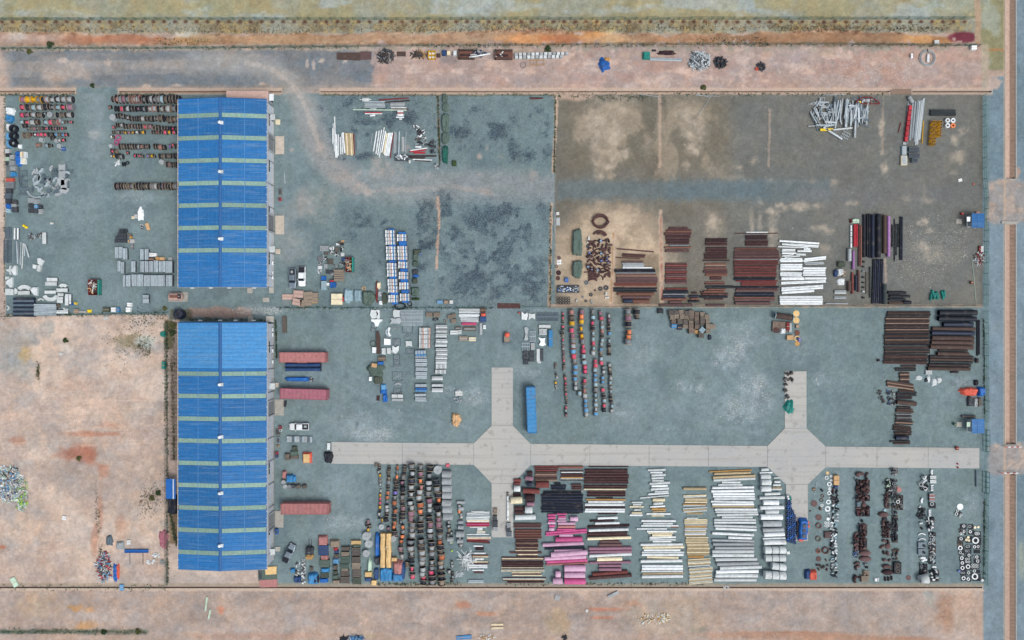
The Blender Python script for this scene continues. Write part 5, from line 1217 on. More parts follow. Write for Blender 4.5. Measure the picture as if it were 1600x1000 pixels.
def pickup(px,py,rz,body,label,cover=None,name='pickup_truck'):
 """double cab pickup, nose towards +x before rotation; length 5.1 m"""
 t=empty(name,(X(px,1.1),Y(py,1.1),0),-rz)
 one(t,label,'pickup truck')
 def loft(name_,stations,mat,par=t):
  vs,fs=[],[]
  for x,wb,wt,z0,z1 in stations:
   m=(z0+z1)/2
   vs+=[(x,-wb,z0),(x,-wb*1.01,m),(x,-wt,z1-.04),(x,-wt+.1,z1),(x,wt-.1,z1),(x,wt,z1-.04),(x,wb*1.01,m),(x,wb,z0)]
  for k in range(len(stations)-1):
   for i in range(8):
    j=(i+1)%8
    fs.append((k*8+i,(k+1)*8+i,(k+1)*8+j,k*8+j))
  e=(len(stations)-1)*8
  fs+=[tuple(range(8)),tuple(e+i for i in range(7,-1,-1))]
  return MB().add(vs,fs).build(name_,mat,par)
 loft('body',[(-2.55,.86,.84,.45,.98),(-2.45,.92,.9,.4,1.02),(-1.3,.93,.9,.35,1.02),(.9,.93,.89,.35,1.02),(1.3,.93,.86,.35,1.0),(2.1,.91,.8,.38,.94),(2.45,.82,.68,.42,.82),(2.55,.7,.6,.45,.72)],body)
 loft('cab',[(-.98,.8,.7,1.0,1.55),(-.75,.8,.68,1.0,1.74),(.35,.8,.67,1.0,1.76),(.5,.8,.68,1.0,1.70),(.56,.8,.7,1.0,1.6)],body)
 MB().add([(.55,-.66,1.66),(1.15,-.76,1.03),(1.15,.76,1.03),(.55,.66,1.66)],[(0,1,2,3)]).build('windscreen','glass',t)
 MB().add([(-.97,-.62,1.58),(-.97,.62,1.58),(-1.1,.68,1.06),(-1.1,-.68,1.06)],[(0,1,2,3)]).build('rear_window','glass',t)
 for sy in(-1,1):
  MB().add([(-.8,sy*.735,1.6),(.4,sy*.735,1.64),(.95,sy*.815,1.07),(-.95,sy*.815,1.07)],[(0,1,2,3)]if sy<0 else[(3,2,1,0)]).build('side_window','glass',t)
  MB().box(.72,.86,sy*.95 if sy>0 else-1.12,1.12 if sy>0 else-.95,1.05,1.22).build('wing_mirror',body,t)
  MB().box(2.42,2.53,min(sy*.4,sy*.76),max(sy*.4,sy*.76),.72,.86).build('headlight','silver',t)
  for xx in(-1.55,1.6):
   w=MB().lathe([(.2,-.12),(.36,-.12),(.38,-.07),(.38,.07),(.36,.12),(.2,.12)],18,'y',(0,0,0),closed=True).build('wheel','tyre',t,(xx,sy*.82,.38))
   MB().lathe([(.0,-.08),(.21,-.08),(.21,.08),(0,.08)],12,'y').build('rim','silver',w)
 if cover:
  MB().box(-2.5,-1.02,-.82,.82,1.03,1.1).build('bed_cover',cover,t)
 else:
  MB().box(-2.42,-1.08,-.72,.72,1.025,1.04).build('bed_floor','charc',t)
  MB().box(-2.5,-1.04,-.86,-.72,1.02,1.16).box(-2.5,-1.04,.72,.86,1.02,1.16).box(-2.56,-2.46,-.8,.8,1.02,1.16).build('bed_wall',body,t)
  MB().box(-2.0,-1.3,-.35,.2,1.04,1.2).build('bed_load','ltgrey',t)
 MB().box(2.5,2.62,-.8,.8,.42,.62).build('front_bumper','dgrey',t)
 MB().box(-2.68,-2.56,-.8,.8,.42,.6).build('rear_bumper','dgrey',t)
 return t
def ladder(x0,y0,x1,y1,n,mat,where,group,axis='x',look='galvanised cable ladder',z=.25,mid=True):
 w,h=(x1-x0)/S,(y1-y0)/S
 t=empty('cable_ladder',(X((x0+x1)/2),Y((y0+y1)/2),0))
 reg(t,look,where,'cable ladder',group)
 if axis=='x':
  for yy in(-h/2,0,h/2)if mid else(-h/2,h/2):
   MB().box(-w/2,w/2,yy-.08,yy+.08,.02,z).build('side_rail',mat,t)
  rm=MB().box(-.06,.06,-h/2+.05,h/2-.05,z-.12,z-.06).mesh('rung')
  for k in range(n):
   obj('rung',rm,mat,t,(-w/2+w*(k+.5)/n,0,0))
 else:
  for xx in(-w/2,0,w/2)if mid else(-w/2,w/2):
   MB().box(xx-.08,xx+.08,-h/2,h/2,.02,z).build('side_rail',mat,t)
  rm=MB().box(-w/2+.05,w/2-.05,-.06,.06,z-.12,z-.06).mesh('rung')
  for k in range(n):
   obj('rung',rm,mat,t,(0,-h/2+h*(k+.5)/n,0))
 return t
def sector(px,py,r0,r1,a0,a1,z,mat,where,group,look,name='tray_bend',cat='tray fitting',rungs=0):
 """a flat curved tray piece: ring sector between radii (survey units), angles in degrees, seen from above counterclockwise from +x"""
 n=max(6,int((a1-a0)/9))
 b=MB()
 A=[rad(a0+(a1-a0)*k/n)for k in range(n+1)]
 R0,R1=r0/S,r1/S
 def band(ra,rb,za,zb):
  vs=[]
  for a in A:
   for r in(ra,rb):
    for q in(za,zb):
     vs.append((r*math.cos(a),r*math.sin(a),q))
  fs=[]
  for k in range(n):
   i,j=k*4,k*4+4
   fs+=[(i+1,j+1,j+3,i+3),(i,i+2,j+2,j),(i,j,j+1,i+1),(i+2,i+3,j+3,j+2)]
  fs+=[(0,1,3,2),(n*4,n*4+2,n*4+3,n*4+1)]
  b.add(vs,fs)
 if rungs:
  band(R0,R0+.07,.02,z);band(R1-.07,R1,.02,z)
  for k in range(rungs):
   a=rad(a0+(a1-a0)*(k+.5)/rungs)
   b.box(R0+.07,R1-.07,-.03,.03,z-.12,z-.06,a,(0,0))
 else:
  band(R0,R1,z-.06,z-.02);band(R0,R0+.06,.02,z+.02);band(R1-.06,R1,.02,z+.02)
 o=b.build(name,mat,None,(X(px,z),Y(py,z),0))
 reg(o,look,where,cat,group)
 return o
def plate(px,py,pts,z,mat,where,group,look,name='tray_fitting',cat='tray fitting',rz=0.0):
 """flat folded plate on an outline around (px,py), offsets in survey units (y down)"""
 q=[(a/S,-c_/S)for a,c_ in pts]
 ar=sum(q[i][0]*q[(i+1)%len(q)][1]-q[(i+1)%len(q)][0]*q[i][1]for i in range(len(q)))
 if ar<0:
  q=q[::-1]
 o=MB().prism(q,.02,z).build(name,mat,None,(X(px,z),Y(py,z),0),-rz)
 reg(o,look,where,cat,group)
 return o
_fit={}
def fit_meshes():
 def elbow(rb,rt,a1,n=9,m=10):
  b=MB();vs=[]
  for rr in(rt,rt*.82):
   for k in range(n+1):
    a=rad(a1)*k/n-rad(a1)/2
    for i in range(m):
     t=2*math.pi*i/m
     q=rb+rr*math.cos(t)
     vs.append((q*math.sin(a),q*math.cos(a)-rb,rt+rr*math.sin(t)))
  o2=(n+1)*m
  fs=[]
  for k in range(n):
   for i in range(m):
    j=(i+1)%m
    fs.append((k*m+i,k*m+j,(k+1)*m+j,(k+1)*m+i))
    fs.append((o2+k*m+i,o2+(k+1)*m+i,o2+(k+1)*m+j,o2+k*m+j))
  for k in(0,n):
   for i in range(m):
    j=(i+1)%m
    fs.append((k*m+i,o2+k*m+i,o2+k*m+j,k*m+j))
  b.add(vs,fs)
  return b.mesh('pipe_elbow',True)
 _fit['elbow']=elbow(.8,.42,90)
 _fit['bend']=elbow(1.4,.4,80)
 _fit['arc']=elbow(2.2,.3,110,14)
 b=MB().lathe([(.45,0),(1,0),(1,.22),(.6,.22),(.5,.5),(.45,.5)],18,closed=True)
 _fit['flange']=b.mesh('ring_flange')
 _fit['ring']=MB().lathe([(.62,0),(1,0),(1,.3),(.62,.3)],20,closed=True).mesh('ring')
 b=MB().lathe([(.4,-1),(.4,1),(.33,1),(.33,-1)],12,'x',(0,0,.42),closed=True).lathe([(.36,0),(.36,.6),(.28,.6),(.28,0)],12,'z',(0,0,.5),closed=True)
 b.lathe([(.4,-1),(.52,-1),(.52,-.86),(.4,-.86)],12,'x',(0,0,.5),closed=True).lathe([(.4,.86),(.52,.86),(.52,1),(.4,1)],12,'x',(0,0,.5),closed=True)
 _fit['tee']=b.mesh('pipe_tee')
 b=MB().lathe([(0,-.5),(.5,-.5),(.5,-.38),(.25,-.3),(.38,0),(.25,.3),(.5,.38),(.5,.5),(0,.5)],14,'x',(0,0,.5)).lathe([(.1,.3),(.1,1.0),(0,1.0)],8)
 b.lathe([(.32,1.0),(.42,1.0),(.42,1.07),(.32,1.07)],14,closed=True).box(-.33,.33,-.03,.03,1.0,1.05).box(-.03,.03,-.33,.33,1.0,1.05)
 _fit['valve']=b.mesh('gate_valve')
 _fit['dish']=MB().lathe([(1,0),(1,.25),(.93,.42),(.75,.56),(.45,.66),(0,.7)],22).mesh('dished_end',True)
 b=MB().lathe([(1,0),(1,.12),(.0,.12)],22)
 for k in range(8):
  a=k*math.pi/4
  b.lathe([(.06,.12),(.06,.17),(0,.17)],6,'z',(.8*math.cos(a),.8*math.sin(a),0))
 _fit['cover']=b.mesh('round_cover')
 b=MB().lathe([(.5,-.7),(.5,-.3),(.3,.4),(.3,.7),(.24,.7),(.24,.4),(.43,-.3),(.43,-.7)],12,'x',(0,0,.5),closed=True)
 _fit['reducer']=b.mesh('pipe_reducer')
 _fit['barrel']=MB().lathe([(.4,0),(.42,.1),(.42,1.0),(.36,1.02),(.36,.9),(0,.9)],14).mesh('steel_barrel')
 b=MB()
 for k in range(7):
  b.box(-.5,.5,-.5+k/7+.01,-.5+(k+1)/7-.02,.11,.14)
 for k in(-.45,0,.45):
  b.box(k-.05,k+.05,-.5,.5,0,.11)
 _fit['pallet']=b.mesh('pallet')
fit_meshes()
FN={'elbow':('pipe_elbow','pipe elbow'),'bend':('pipe_elbow','wide pipe bend'),'arc':('pipe_bend','long curved pipe bend'),'flange':('ring_flange','hubbed ring flange'),'ring':('ring_flange','flat ring flange'),'tee':('pipe_tee','pipe tee'),
'valve':('gate_valve','gate valve with handwheel'),'dish':('dished_end','dished tank end'),'cover':('round_cover','round blind cover'),'reducer':('pipe_reducer','pipe reducer')}
CN={'dgrey':'dark grey','mint':'pale green','dred':'dark red','purple':'purple','gold':'straw yellow','ltblue':'pale bluish','cblue':'blue','tgreen':'green','olive':'olive','plank':'weathered','rust':'rust brown','drust':'dark rusted','orust':'orange rusted','mrust':'dusky brown','white':'white','offw':'off white','black':'black','charc':'charcoal','navy':'blue black','grey':'grey','ltgrey':'pale grey','wood':'tan',
'skyb':'light blue','blue':'blue','red':'red','dgalv':'steel grey','galv':'galvanised','bark':'dark brown','salmon':'pinkish','yel':'yellow','cream':'cream','dwood':'weathered','gold':'golden','silver':'silvery','ocre':'ochre','blkbr':'blackish brown','rpink':'pink','mint':'mint green','teal':'teal','byel':'bright yellow','orange':'orange','card':'cardboard brown','dblue':'dark blue','blkg':'greenish black','lime':'lime green'}
def fitting(kind,px,py,d,mat,where,group,rz=None,z=0.0,extra=''):
 s=d/S/2
 nm,lb=FN[kind]
 o=obj(nm,_fit[kind],mat,None,(X(px,s+z),Y(py,s+z),z+.01),(0,0,U(0,6.28)if rz is None else rad(rz)),(s,s,s))
 sz='large ' if d>=8 else('small ' if d<4.2 else '')
 reg(o,sz+CN.get(mat,'dark')+' '+lb+extra,where,nm.replace('_',' '),group)
 return o
def pallet(px,py,w,h,where,group,mat='wood',z=0.0,rz=0.0,look='timber pallet'):
 o=obj('pallet',_fit['pallet'],mat,None,(X(px),Y(py),z),(0,0,rad(rz)),(w/S,h/S,1))
 reg(o,look,where,'pallet',group)
 return o
_cr=[]
def crate(px,py,w,h,z,mat,where,group,look='slatted timber crate',rz=0.0,z0=0.0):
 """an open crate: base with posts, slats on the sides and a slatted lid"""
 if not _cr:
  _cr.append(MB().box(-.46,.46,-.46,.46,.02,.9).mesh('packed_goods'))
  b=MB()
  for k in range(5):
   b.box(-.5,.5,-.5+k*.2+.02,-.5+k*.2+.16,.92,.97)
  _cr.append(b.mesh('lid_boards'))
  b=MB()
  for sx in(-1,1):
   for k in range(4):
    z_=.08+k*.24
    b.box(min(sx*.47,sx*.5),max(sx*.47,sx*.5),-.5,.5,z_,z_+.15).box(-.47,.47,min(sx*.47,sx*.5),max(sx*.47,sx*.5),z_,z_+.15)
   for sy in(-1,1):
    b.box(sx*.5-.04,sx*.5+.04,sy*.5-.04,sy*.5+.04,0,1)
  _cr.append(b.mesh('side_boards'))
 t=obj('timber_crate',_cr[0],'dgrey',None,(X(px,z),Y(py,z),z0),(0,0,-rz),(w/S,h/S,z))
 obj('lid_boards',_cr[1],mat,t)
 obj('side_boards',_cr[2],mat,t)
 reg(t,look,where,'crate',group)
 return t
def carton(px,py,w,h,z,mat,label,rz=0.0,name='cardboard_box',cat='box',tape='card',z0=0.0):
 o=MB().box(-w/S/2,w/S/2,-h/S/2,h/S/2,.02,z).build(name,mat,None,(X(px,z),Y(py,z),z0),-rz)
 MB().box(-w/S/2-.004,w/S/2+.004,-.04,.04,z-.2,z+.006).build('tape',tape,o)
 return one(o,label,cat)
def scrap(px,py,w,h,zmax,mats,n,label,cat='scrap heap',name='scrap_metal',size=(.3,1.6),seed=1,kind=None,rz=0.0):
 """a heap nobody could count: many bars, plates and offcuts in one mesh per colour, parented to one thing"""
 rs=random.Random(seed)
 t=empty(name,(X(px),Y(py),0),-rz)
 one(t,label,cat)
 bs={m:MB()for m in mats}
 for k in range(n):
  m=mats[k%len(mats)]
  a=rs.uniform(0,6.28);r=math.sqrt(rs.random())
  x,y=r*math.cos(a)*w/S/2,r*math.sin(a)*h/S/2
  L=rs.uniform(*size);q=rs.uniform(.06,.3);z=zmax*(1-r*r)*rs.random()
  th=rs.uniform(.03,.15)
  ry=rs.uniform(0,3.14)
  b=bs[m];k0=len(b.v)
  b.box(-L/2,L/2,-q/2,q/2,-th/2,th/2)
  mt=Matrix.Translation((x,y,z+.08))@Matrix.Rotation(ry,4,'Z')@Matrix.Rotation(rs.uniform(-.5,.5)*min(1,zmax),4,'Y')
  b.v[k0:]=[tuple(mt@Vector(v))for v in b.v[k0:]]
  for i in range(k0,len(b.v)):
   if b.v[i][2]<.01:
    b.v[i]=(b.v[i][0],b.v[i][1],.01)
 for m in mats:
  o=bs[m].build('scrap_pieces',m,t);o['kind']='stuff'
 return t
def coil(px,py,r,tube_r,mat,label,turns=3,rx=1.0,name='hose_coil',cat='hose coil',z=0.1):
 b=MB()
 rs=random.Random(int(px*py))
 for k in range(turns):
  n=28
  pts=[]
  for i in range(n):
   a=2*math.pi*i/n
   pts.append((r/S*rx*math.cos(a)*(1-.06*(k%3)),r/S*math.sin(a)*(1-.06*(k%3)),tube_r*(1+1.6*k)))
  b.tube(pts+[pts[0]],tube_r,6)
 o=b.build(name,mat,None,(X(px),Y(py),0),0,smooth=True)
 return one(o,label,cat)
container(472.5,558.5,71,15,.0,'cred','faded red container with a rusty end, uppermost of the three long ones')
container(474,616,72,15.5,.03,'cpink','dusky pink container with a peeling end below the flat blue units')
container(476,795.5,73,16,0,'cred','rust streaked red container above the grey pickup truck')
container(830.5,641,71,14,1.535,'cblue','bright blue container standing alone right of the upper branch road')
t=empty('blue_tank_unit',(X(472.5,1.6),Y(574,1.6),0));one(t,'pair of dark blue covered bundles between the two upper red containers','tarpaulin bundle')
for k,yy in enumerate((.62,-.55)):
 b=MB();n_=10
 vs=[]
 for i in range(n_+1):
  x=-4.5+9*i/n_
  for a in(-.52,-.36,0,.36,.52):
   vs.append((x,yy+a,.05 if abs(a)>.5 else(1.25+.1*math.sin(i*1.7+k)-abs(a)*.3)))
 b.add(vs,[(i*5+j,(i+1)*5+j,(i+1)*5+j+1,i*5+j+1)for i in range(n_)for j in range(4)])
 b.build('cover_sheet','dblue',t,smooth=True)
MB().box(-4.55,-4.5,-1.1,1.2,0,1.1).box(4.5,4.56,-1.1,1.2,0,1.2).build('end_sheet','navy',t)
MB().box(-1.6,1.0,1.1,1.25,.9,.96).build('lashing','salmon',t)
tarp(464,592.5,39,7,1.0,'blue','slim blue covered bundle just above the dusky pink container',lumps=2)
o=scrap(486,592.5,9,7,.6,['dgrey','ltgrey'],24,'grey offcuts sticking out of the slim blue bundle',size=(.3,.9),seed=4)
o=lump('timber_rack',[(441,494),(447.5,494),(448,520),(441.5,520)],.5,'dwood','weathered timber frame lying near the top corner of the lower yard','frame')
pickup(456.5,435,math.pi/2,'carg','grey pickup truck with an open dark bed near the upper warehouse')
pickup(471,432,math.pi/2,'carw','white pickup truck with a black bed cover, parked by the grey one','charc')
pickup(467,667,math.pi,'carw','white pickup truck parked beside the lower warehouse ramp')
pickup(451,865,rad(-64),'carg','dark grey pickup truck parked aslant near the forklift','black')
t=empty('forklift',(X(483.5,1),Y(862,1),0),0);one(t,'yellow forklift truck with its forks towards the top','forklift')
MB().prism([(-.95,-1.5),(-.6,-1.95),(.6,-1.95),(.95,-1.5),(.95,-.8),(-.95,-.8)],.3,1.2).build('counterweight','ocre',t)
MB().box(-.9,.9,-.8,1.0,.3,.95).build('chassis','dgrey',t)
g_=MB()
for a,c_ in((-.6,-.9),(.6,-.9),(-.6,.55),(.6,.55)):
 g_.box(a-.04,a+.04,c_-.04,c_+.04,.9,2.15)
g_.box(-.66,.66,-.95,-.88,2.15,2.2).box(-.66,.66,.52,.6,2.15,2.2).box(-.66,-.6,-.9,.55,2.15,2.2).box(.6,.66,-.9,.55,2.15,2.2)
for k in range(5):
 g_.box(-.6,.6,-.7+k*.26,-.66+k*.26,2.15,2.2)
g_.build('overhead_guard','charc',t)
MB().box(-.45,.3,-.6,.1,.95,1.25).box(-.45,.3,-.65,-.5,1.25,1.6).build('seat','grey',t)
MB().box(-.62,-.48,1.0,1.2,.1,2.5).box(.48,.62,1.0,1.2,.1,2.5).box(-.6,.6,1.02,1.15,2.3,2.42).box(-.6,.6,1.02,1.15,.6,.75).build('mast','charc',t)
for a in(-.4,.26):
 MB().box(a,a+.14,1.2,3.0,.12,.18).build('fork','dgrey',t)
for a,c_ in((-.85,.6),(.85,.6),(-.75,-1.3),(.75,-1.3)):
 MB().lathe([(0,-.13),(.3,-.13),(.33,0),(.3,.13),(0,.13)],14,'x').build('wheel','tyre',t,(a,c_,.34))
t=empty('covered_machine',(X(1256.5,1.5),Y(828.5,1.5),0),-.05);one(t,'blue sheeted machinery with dark square grilles at the end of the branch road','covered machinery')
b=MB();vs=[];nx,ny=10,22
for j in range(ny+1):
 for i in range(nx+1):
  u,v=i/nx*2-1,j/ny*2-1
  e=1-max(abs(u),abs(v))
  wd=1.15*(1+.12*math.cos(v*6))*(1-.22*max(0,abs(v)-.8)/.2)
  up=min(1,e/.22);up=up*up*(3-2*up)
  vs.append((u*wd,v*2.95,.05+up*(1.5+.16*math.sin(v*9)*math.cos(u*3))+.04*math.sin(i*3+j*2)))
b.add(vs,[(j*(nx+1)+i,j*(nx+1)+i+1,(j+1)*(nx+1)+i+1,(j+1)*(nx+1)+i)for j in range(ny)for i in range(nx)])
b.build('blue_sheet','blue',t,smooth=True)
for yy,m_ in((1.1,'dgrey'),(-.1,'black'),(-1.5,'dgrey')):
 g=MB().box(-.42,.42,yy-.45,yy+.45,1.62,1.74).build('grille',m_,t)
 q=MB()
 for k in range(4):
  q.box(-.4+k*.24,-.36+k*.24,yy-.44,yy+.44,1.74,1.77).box(-.42,.42,yy-.4+k*.24,yy-.36+k*.24,1.74,1.765)
 q.build('grille_bar','grey',g)
for k,(a,c_)in enumerate(((-1.35,1.3),(-1.4,.1),(-1.3,-1.2))):
 MB().box(a-.3,a+.3,c_-.55,c_+.5,.05,.8).build('side_load','charc',t)
for a,c_ in((1.15,1.9),(1.35,.95),(1.2,-.9),(.6,-2.5),(-.6,-2.9),(-.1,-2.95)):
 MB().box(a-.25,a+.25,c_-.28,c_+.28,.3,1.1 if c_>0 else.7).build('orange_corner','bred',t)
for px,py,rx_,lb in((1516,345,1,'blue roofed gate booth beside the brown yard fence'),(1516,665.5,0,'blue roofed gate booth above the end of the concrete road')):
 t=empty('gate_booth',(X(px,2),Y(py,2),0));one(t,lb,'booth')
 o=MB().box(.3,2.9,-1.5,1.5,0,2.3).build('wall','wall',t)
 MB().box(.28,.3,-.4,.4,0,2.0).build('door','grey',t)
 b=MB()
 for k in range(11):
  a=.1+k*.29
  b.box(a,a+.25,-1.85,1.85,2.5,2.55).box(a+.25,a+.29,-1.85,1.85,2.5,2.59)
 b.build('roof','roofblue',t)
 MB().box(1.6,1.66,-1.86,1.86,2.59,2.63).build('roof_seam','seam',t)
 MB().box(-1.0,-.1,-.2,1.0,2.15,2.2).build('porch_roof','white' if rx_ else 'mint',t)
 MB().box(-.95,-.88,-1.6,-1.53,0,2.1).box(-.95,.1,-1.6,-1.53,2.1,2.16).box(-.95,-.88,-1.6,-.3,2.1,2.16).box(-.2,-.13,-1.6,-1.53,0,2.1).build('porch_frame','offw',t)
 MB().box(-2.4,-1.0,-.5,.75,0,.08).build('doorstep','concrete',t)
carton(1504.5,333.5,3,3,.8,'red','small red box beside the upper gate booth',name='red_box')
carton(1528,332,5,2,.5,'salmon','low reddish box behind the upper gate booth roof',name='red_box')
carton(1493.5,663,3.6,3.2,.9,'fgreen','green drum-like bin beside the lower gate booth',name='green_bin',cat='bin')
carton(1514,650.5,21,3,.6,'dgrey','dark slotted bench just above the lower gate booth',name='steel_bench',cat='bench')
one(tarp(1516,612,27,13,1.2,'bred','orange red tarpaulin heap below the large pipes',lumps=4),'orange red tarpaulin over goods above the lower gate booth','tarpaulin')
tarp(1534.5,612,11,15,1.1,'blue','blue tarpaulin tucked beside the orange red one',lumps=2)
for x0,y0,w,h,m,lb in((1516,627,8,16,'dgrey','dark grey rolled bundle below the orange tarpaulin'),(1525,629,6,16,'ltgrey','pale rolled bundle beside the dark grey roll'),(1531,628,6,15,'dwood','brownish bundle next to the pale roll by the fence'),(1526,598,6,9,'charc','small black heap above the orange tarpaulin')):
 tarp(x0,y0,w,h,.7,m,lb,lumps=2)
GB='grey tray bundles left of the upper warehouse'
for x0,y0,x1,y1,n in((179.5,386,185.3,403,2),(186,386,191.7,403,2),(192.3,388,199,405,2),(183.5,407.5,188.3,424,2),(188.8,409,194,427,2),(205,408,211.5,425,2),(219,389,224.6,406,2),(226,389,232,406,2)):
 pack(x0,y0,x1,y1,.8,'galv',n,'in the scattered bundles at the left of the crate rows',GB,'y',look='pale grey tray bundle')
for x0,y0,x1,y1 in((219,408,225,425),(226,408,232,425),(233,408,239,425),(240,407,247,425),(248,408,258.5,425),(259,408,269,426)):
 pack(x0,y0,x1,y1,1.3,'galv',2 if x1-x0<8 else 3,'along the upper row facing the warehouse corner',GB,'y',look='tall grey tray bundle' if x1-x0<8 else 'wide grey tray bundle',straps=1,smat='ltgrey')
for x0,y0,x1,y1 in((192,430,196,448),(197,430,204,447.5),(205.5,429,213.5,447),(214,429,224,447),(225,430,235.3,447),(236,430,246.5,447),(247,430,257.5,447),(259,430,269,447)):
 pack(x0,y0,x1,y1,1.3,'galv',2 if x1-x0<9 else 4,'along the lower row facing the warehouse corner',GB,'y',look='narrow grey tray bundle' if x1-x0<9 else 'broad grey tray bundle',straps=2,smat='ltgrey')
for y0,y1 in((461,467),(467.5,473.5)):
 pack(223,y0,232,y1,1.0,'galv',2,'in the pair standing below the lower crate row',GB,'x',look='short grey tray bundle')
GB2='grey tray bundles left of the branch road'
K2=6.06
for i,(a,b_,c_,d_)in enumerate(((537,440,640,473),(540,475,645,512),(540,518,648,552),(540,558,648,592),(543,600,652,635),(540,642,648,675),(543,677,648,710),(540,760,645,788),(540,795,648,832),(533,850,638,875),(538,882,642,925))):
 pack(560+a/K2,475+b_/K2,560+c_/K2,475+d_/K2,.9,'galv',2,'down the middle column of flat bundles',GB2,'x',look='blue wrapped tray bundle' if i in(1,8)else 'pale steel tray bundle',straps=3 if i in(0,1,8)else 1,smat='blue' if i in(0,1,8)else 'ltgrey',mats=['skyb','blue']if i==8 else(['ltgrey','skyb']if i==1 else None))
for a,b_,c_,d_ in((577,225,683,256),(577,260,683,287),(575,292,680,330),(575,334,680,373),(575,376,680,418)):
 pack(560+a/K2,475+b_/K2,560+c_/K2,475+d_/K2,.9,'ltgrey',7,'in the stack of ribbed bundles above the middle column',GB2,'y',look='pinkish ribbed tray bundle',mats=['offw','ltgrey','rooftan','offw'])
for a,b_,c_,d_ in((733,197,842,233),(735,240,840,272),(732,280,838,318),(733,330,842,368),(728,372,838,405),(733,417,842,449),(738,453,843,487),(732,490,838,525),(732,530,836,567),(733,570,836,612),(728,622,830,660),(696,685,800,722),(697,757,802,782),(696,798,802,835)):
 pack(560+a/K2,475+b_/K2,560+c_/K2,475+d_/K2,.9,'ltgrey',2 if b_<560 or b_>680 else 5,'down the outer column of flat bundles',GB2,'x' if b_<560 or b_>680 else 'y',look='whitish steel tray bundle',mats=['offw','ltgrey'])
pack(612,616.3,630,621.8,.8,'offw',1,'at the foot of the curved ladder pieces',GB2,'x',look='plain whitish tray bundle',straps=1,smat='grey')
pack(612.3,622.8,630,627,.8,'ltgrey',1,'at the foot of the curved ladder pieces',GB2,'x',look='plain pale grey tray bundle')
GP='blue strapped packs near the drum yard'
for col,xs_,packs in((0,610,((359.8,370.2),(371,382),(385,395),(396,406),(411,421),(422,432),(436,446),(447,457),(461,472.3))),(1,628,((366,376.5),(384.5,394.8),(395.4,406),(409,419),(425,436),(441.5,452),(459,470)))):
 for y0,y1 in packs:
  dx=(y0-360)*.05
  pack(xs_-8+dx,y0,xs_+8+dx,y1,1.3,'offw',8,'down the %s column of strapped packs'%('longer' if col==0 else 'shorter'),GP,'y',name='tube_pack',look='striped tube pack with blue straps',cat='tube pack',straps=1,smat='dblue',mats=['white','ltgrey','offw','rooftan','white','cblue','offw','grey'])
for px,py,w,h in((611,358.3,10,2),(613,383.3,11,3),(613,408.5,11,3.4),(614,433.7,11,3.4),(616,458.8,12,3.6),(617,474,10,3),(628.5,364,11,3),(629,380.5,11,7),(629,407.5,11,2.6),(631,422,11,4.4),(631.5,438.6,11,4.6),(633,455.6,11,4.4),(633.5,471.5,10,2.6)):
 o=MB().box(-w/S/2,w/S/2,-h/S/2,h/S/2,.02,1.2)
 q=o.build('blue_bale','blue',None,(X(px,1.2),Y(py,1.2),0))
 MB().box(-w/S/2+.1,w/S/2-.1,-.03,.03,1.2,1.23).build('fold','cblue',q)
 reg(q,'small bright blue wrapped bale','between the packs of the %s column'%('longer' if px<620 else 'shorter'),'bale',GP)
GL='galvanised ladder pieces in the yards'
ladder(626,484.5,661,495,26,'galv','lying upper of the two by the black hose ring',GL)
ladder(627,496.5,661,508,26,'galv','lying lower of the two by the black hose ring',GL)
ladder(838.5,489,873,494.5,28,'dgalv','in the pair of black slotted racks by the drum columns',GL,mid=False,look='dark slotted cable ladder')
ladder(838.5,495.5,873,501.5,28,'dgalv','in the pair of black slotted racks by the drum columns',GL,mid=False,look='dark slotted cable ladder')
for k,(x0,x1,y0,y1)in enumerate(((9,13.5,355,373),(14.5,18,355,373),(7,12.5,375,411),(13,18,375,411))):
 ladder(x0,y0,x1,y1,12 if k<2 else 26,'dgalv','against the dirt edge below the pallets',GL,'y',look='dark steel ladder frame',mid=False)
ladder(1353,425,1358,459,14,'dwood','between the valves and upright black pipes',GL,'y',mid=False,look='weathered timber ladder')
for x0,x1,y0,y1 in((21.5,24,356,374),(26.5,29,356,374)):
 pack(x0,y0,x1,y1,.5,'white',1,'lying beside the dark ladder frames',GB,'y',look='narrow white channel')
pack(66,363,72,381,.6,'offw',1,'leaning a little beside the two small pallets',GB,'y',look='lone white panel bundle')
pv('in the fan of steel profiles beside the ladder frames','steel profiles beside the dirt edge','22.5 24 377 412 1 dgalv -2; 25.5 27.5 377 412 1 galv 2; 28.5 30 378 414 1 grey 3; 31.2 33 378 414 1 galv -1; 34 36 380 420 1 offw -2; 37.3 39 380 400 1 galv 0; 41 43 382 402 1 offw 6; 43 44.6 383 400 1 dgalv 5')
sg=lambda n_:'in the spread of curved fittings %s'%n_
GF='galvanised tray fittings'
wA='among the grey fittings near the dirt edge'
for px,py,r0,r1,a0,a1,rg in((50,277,9,13.5,-80,80,0),(57,293,14,17,200,330,0),(75,295,4,7.5,30,150,0),(68,305,3.5,6,30,150,0),(68,309.5,3.5,6,30,150,0),(75,277,3,7.5,190,350,0),(74,285,4.5,8.5,40,140,0),(87,287,6,9,200,300,0),(88,297,5,9.5,250,340,0),(90,306,5,9,60,150,0),(98,305,5,9,30,120,0),(56,277,3,7,-60,60,0),(64,277,3,7,-60,60,0),(38,283,6,9,100,250,5)):
 sector(px,py,r0,r1,a0,a1,.35,random.choice(('galv','ltgrey','galv','dgalv')),wA,GF,random.choice(('curved steel tray fitting','bowed galvanised tray fitting')),rungs=rg)
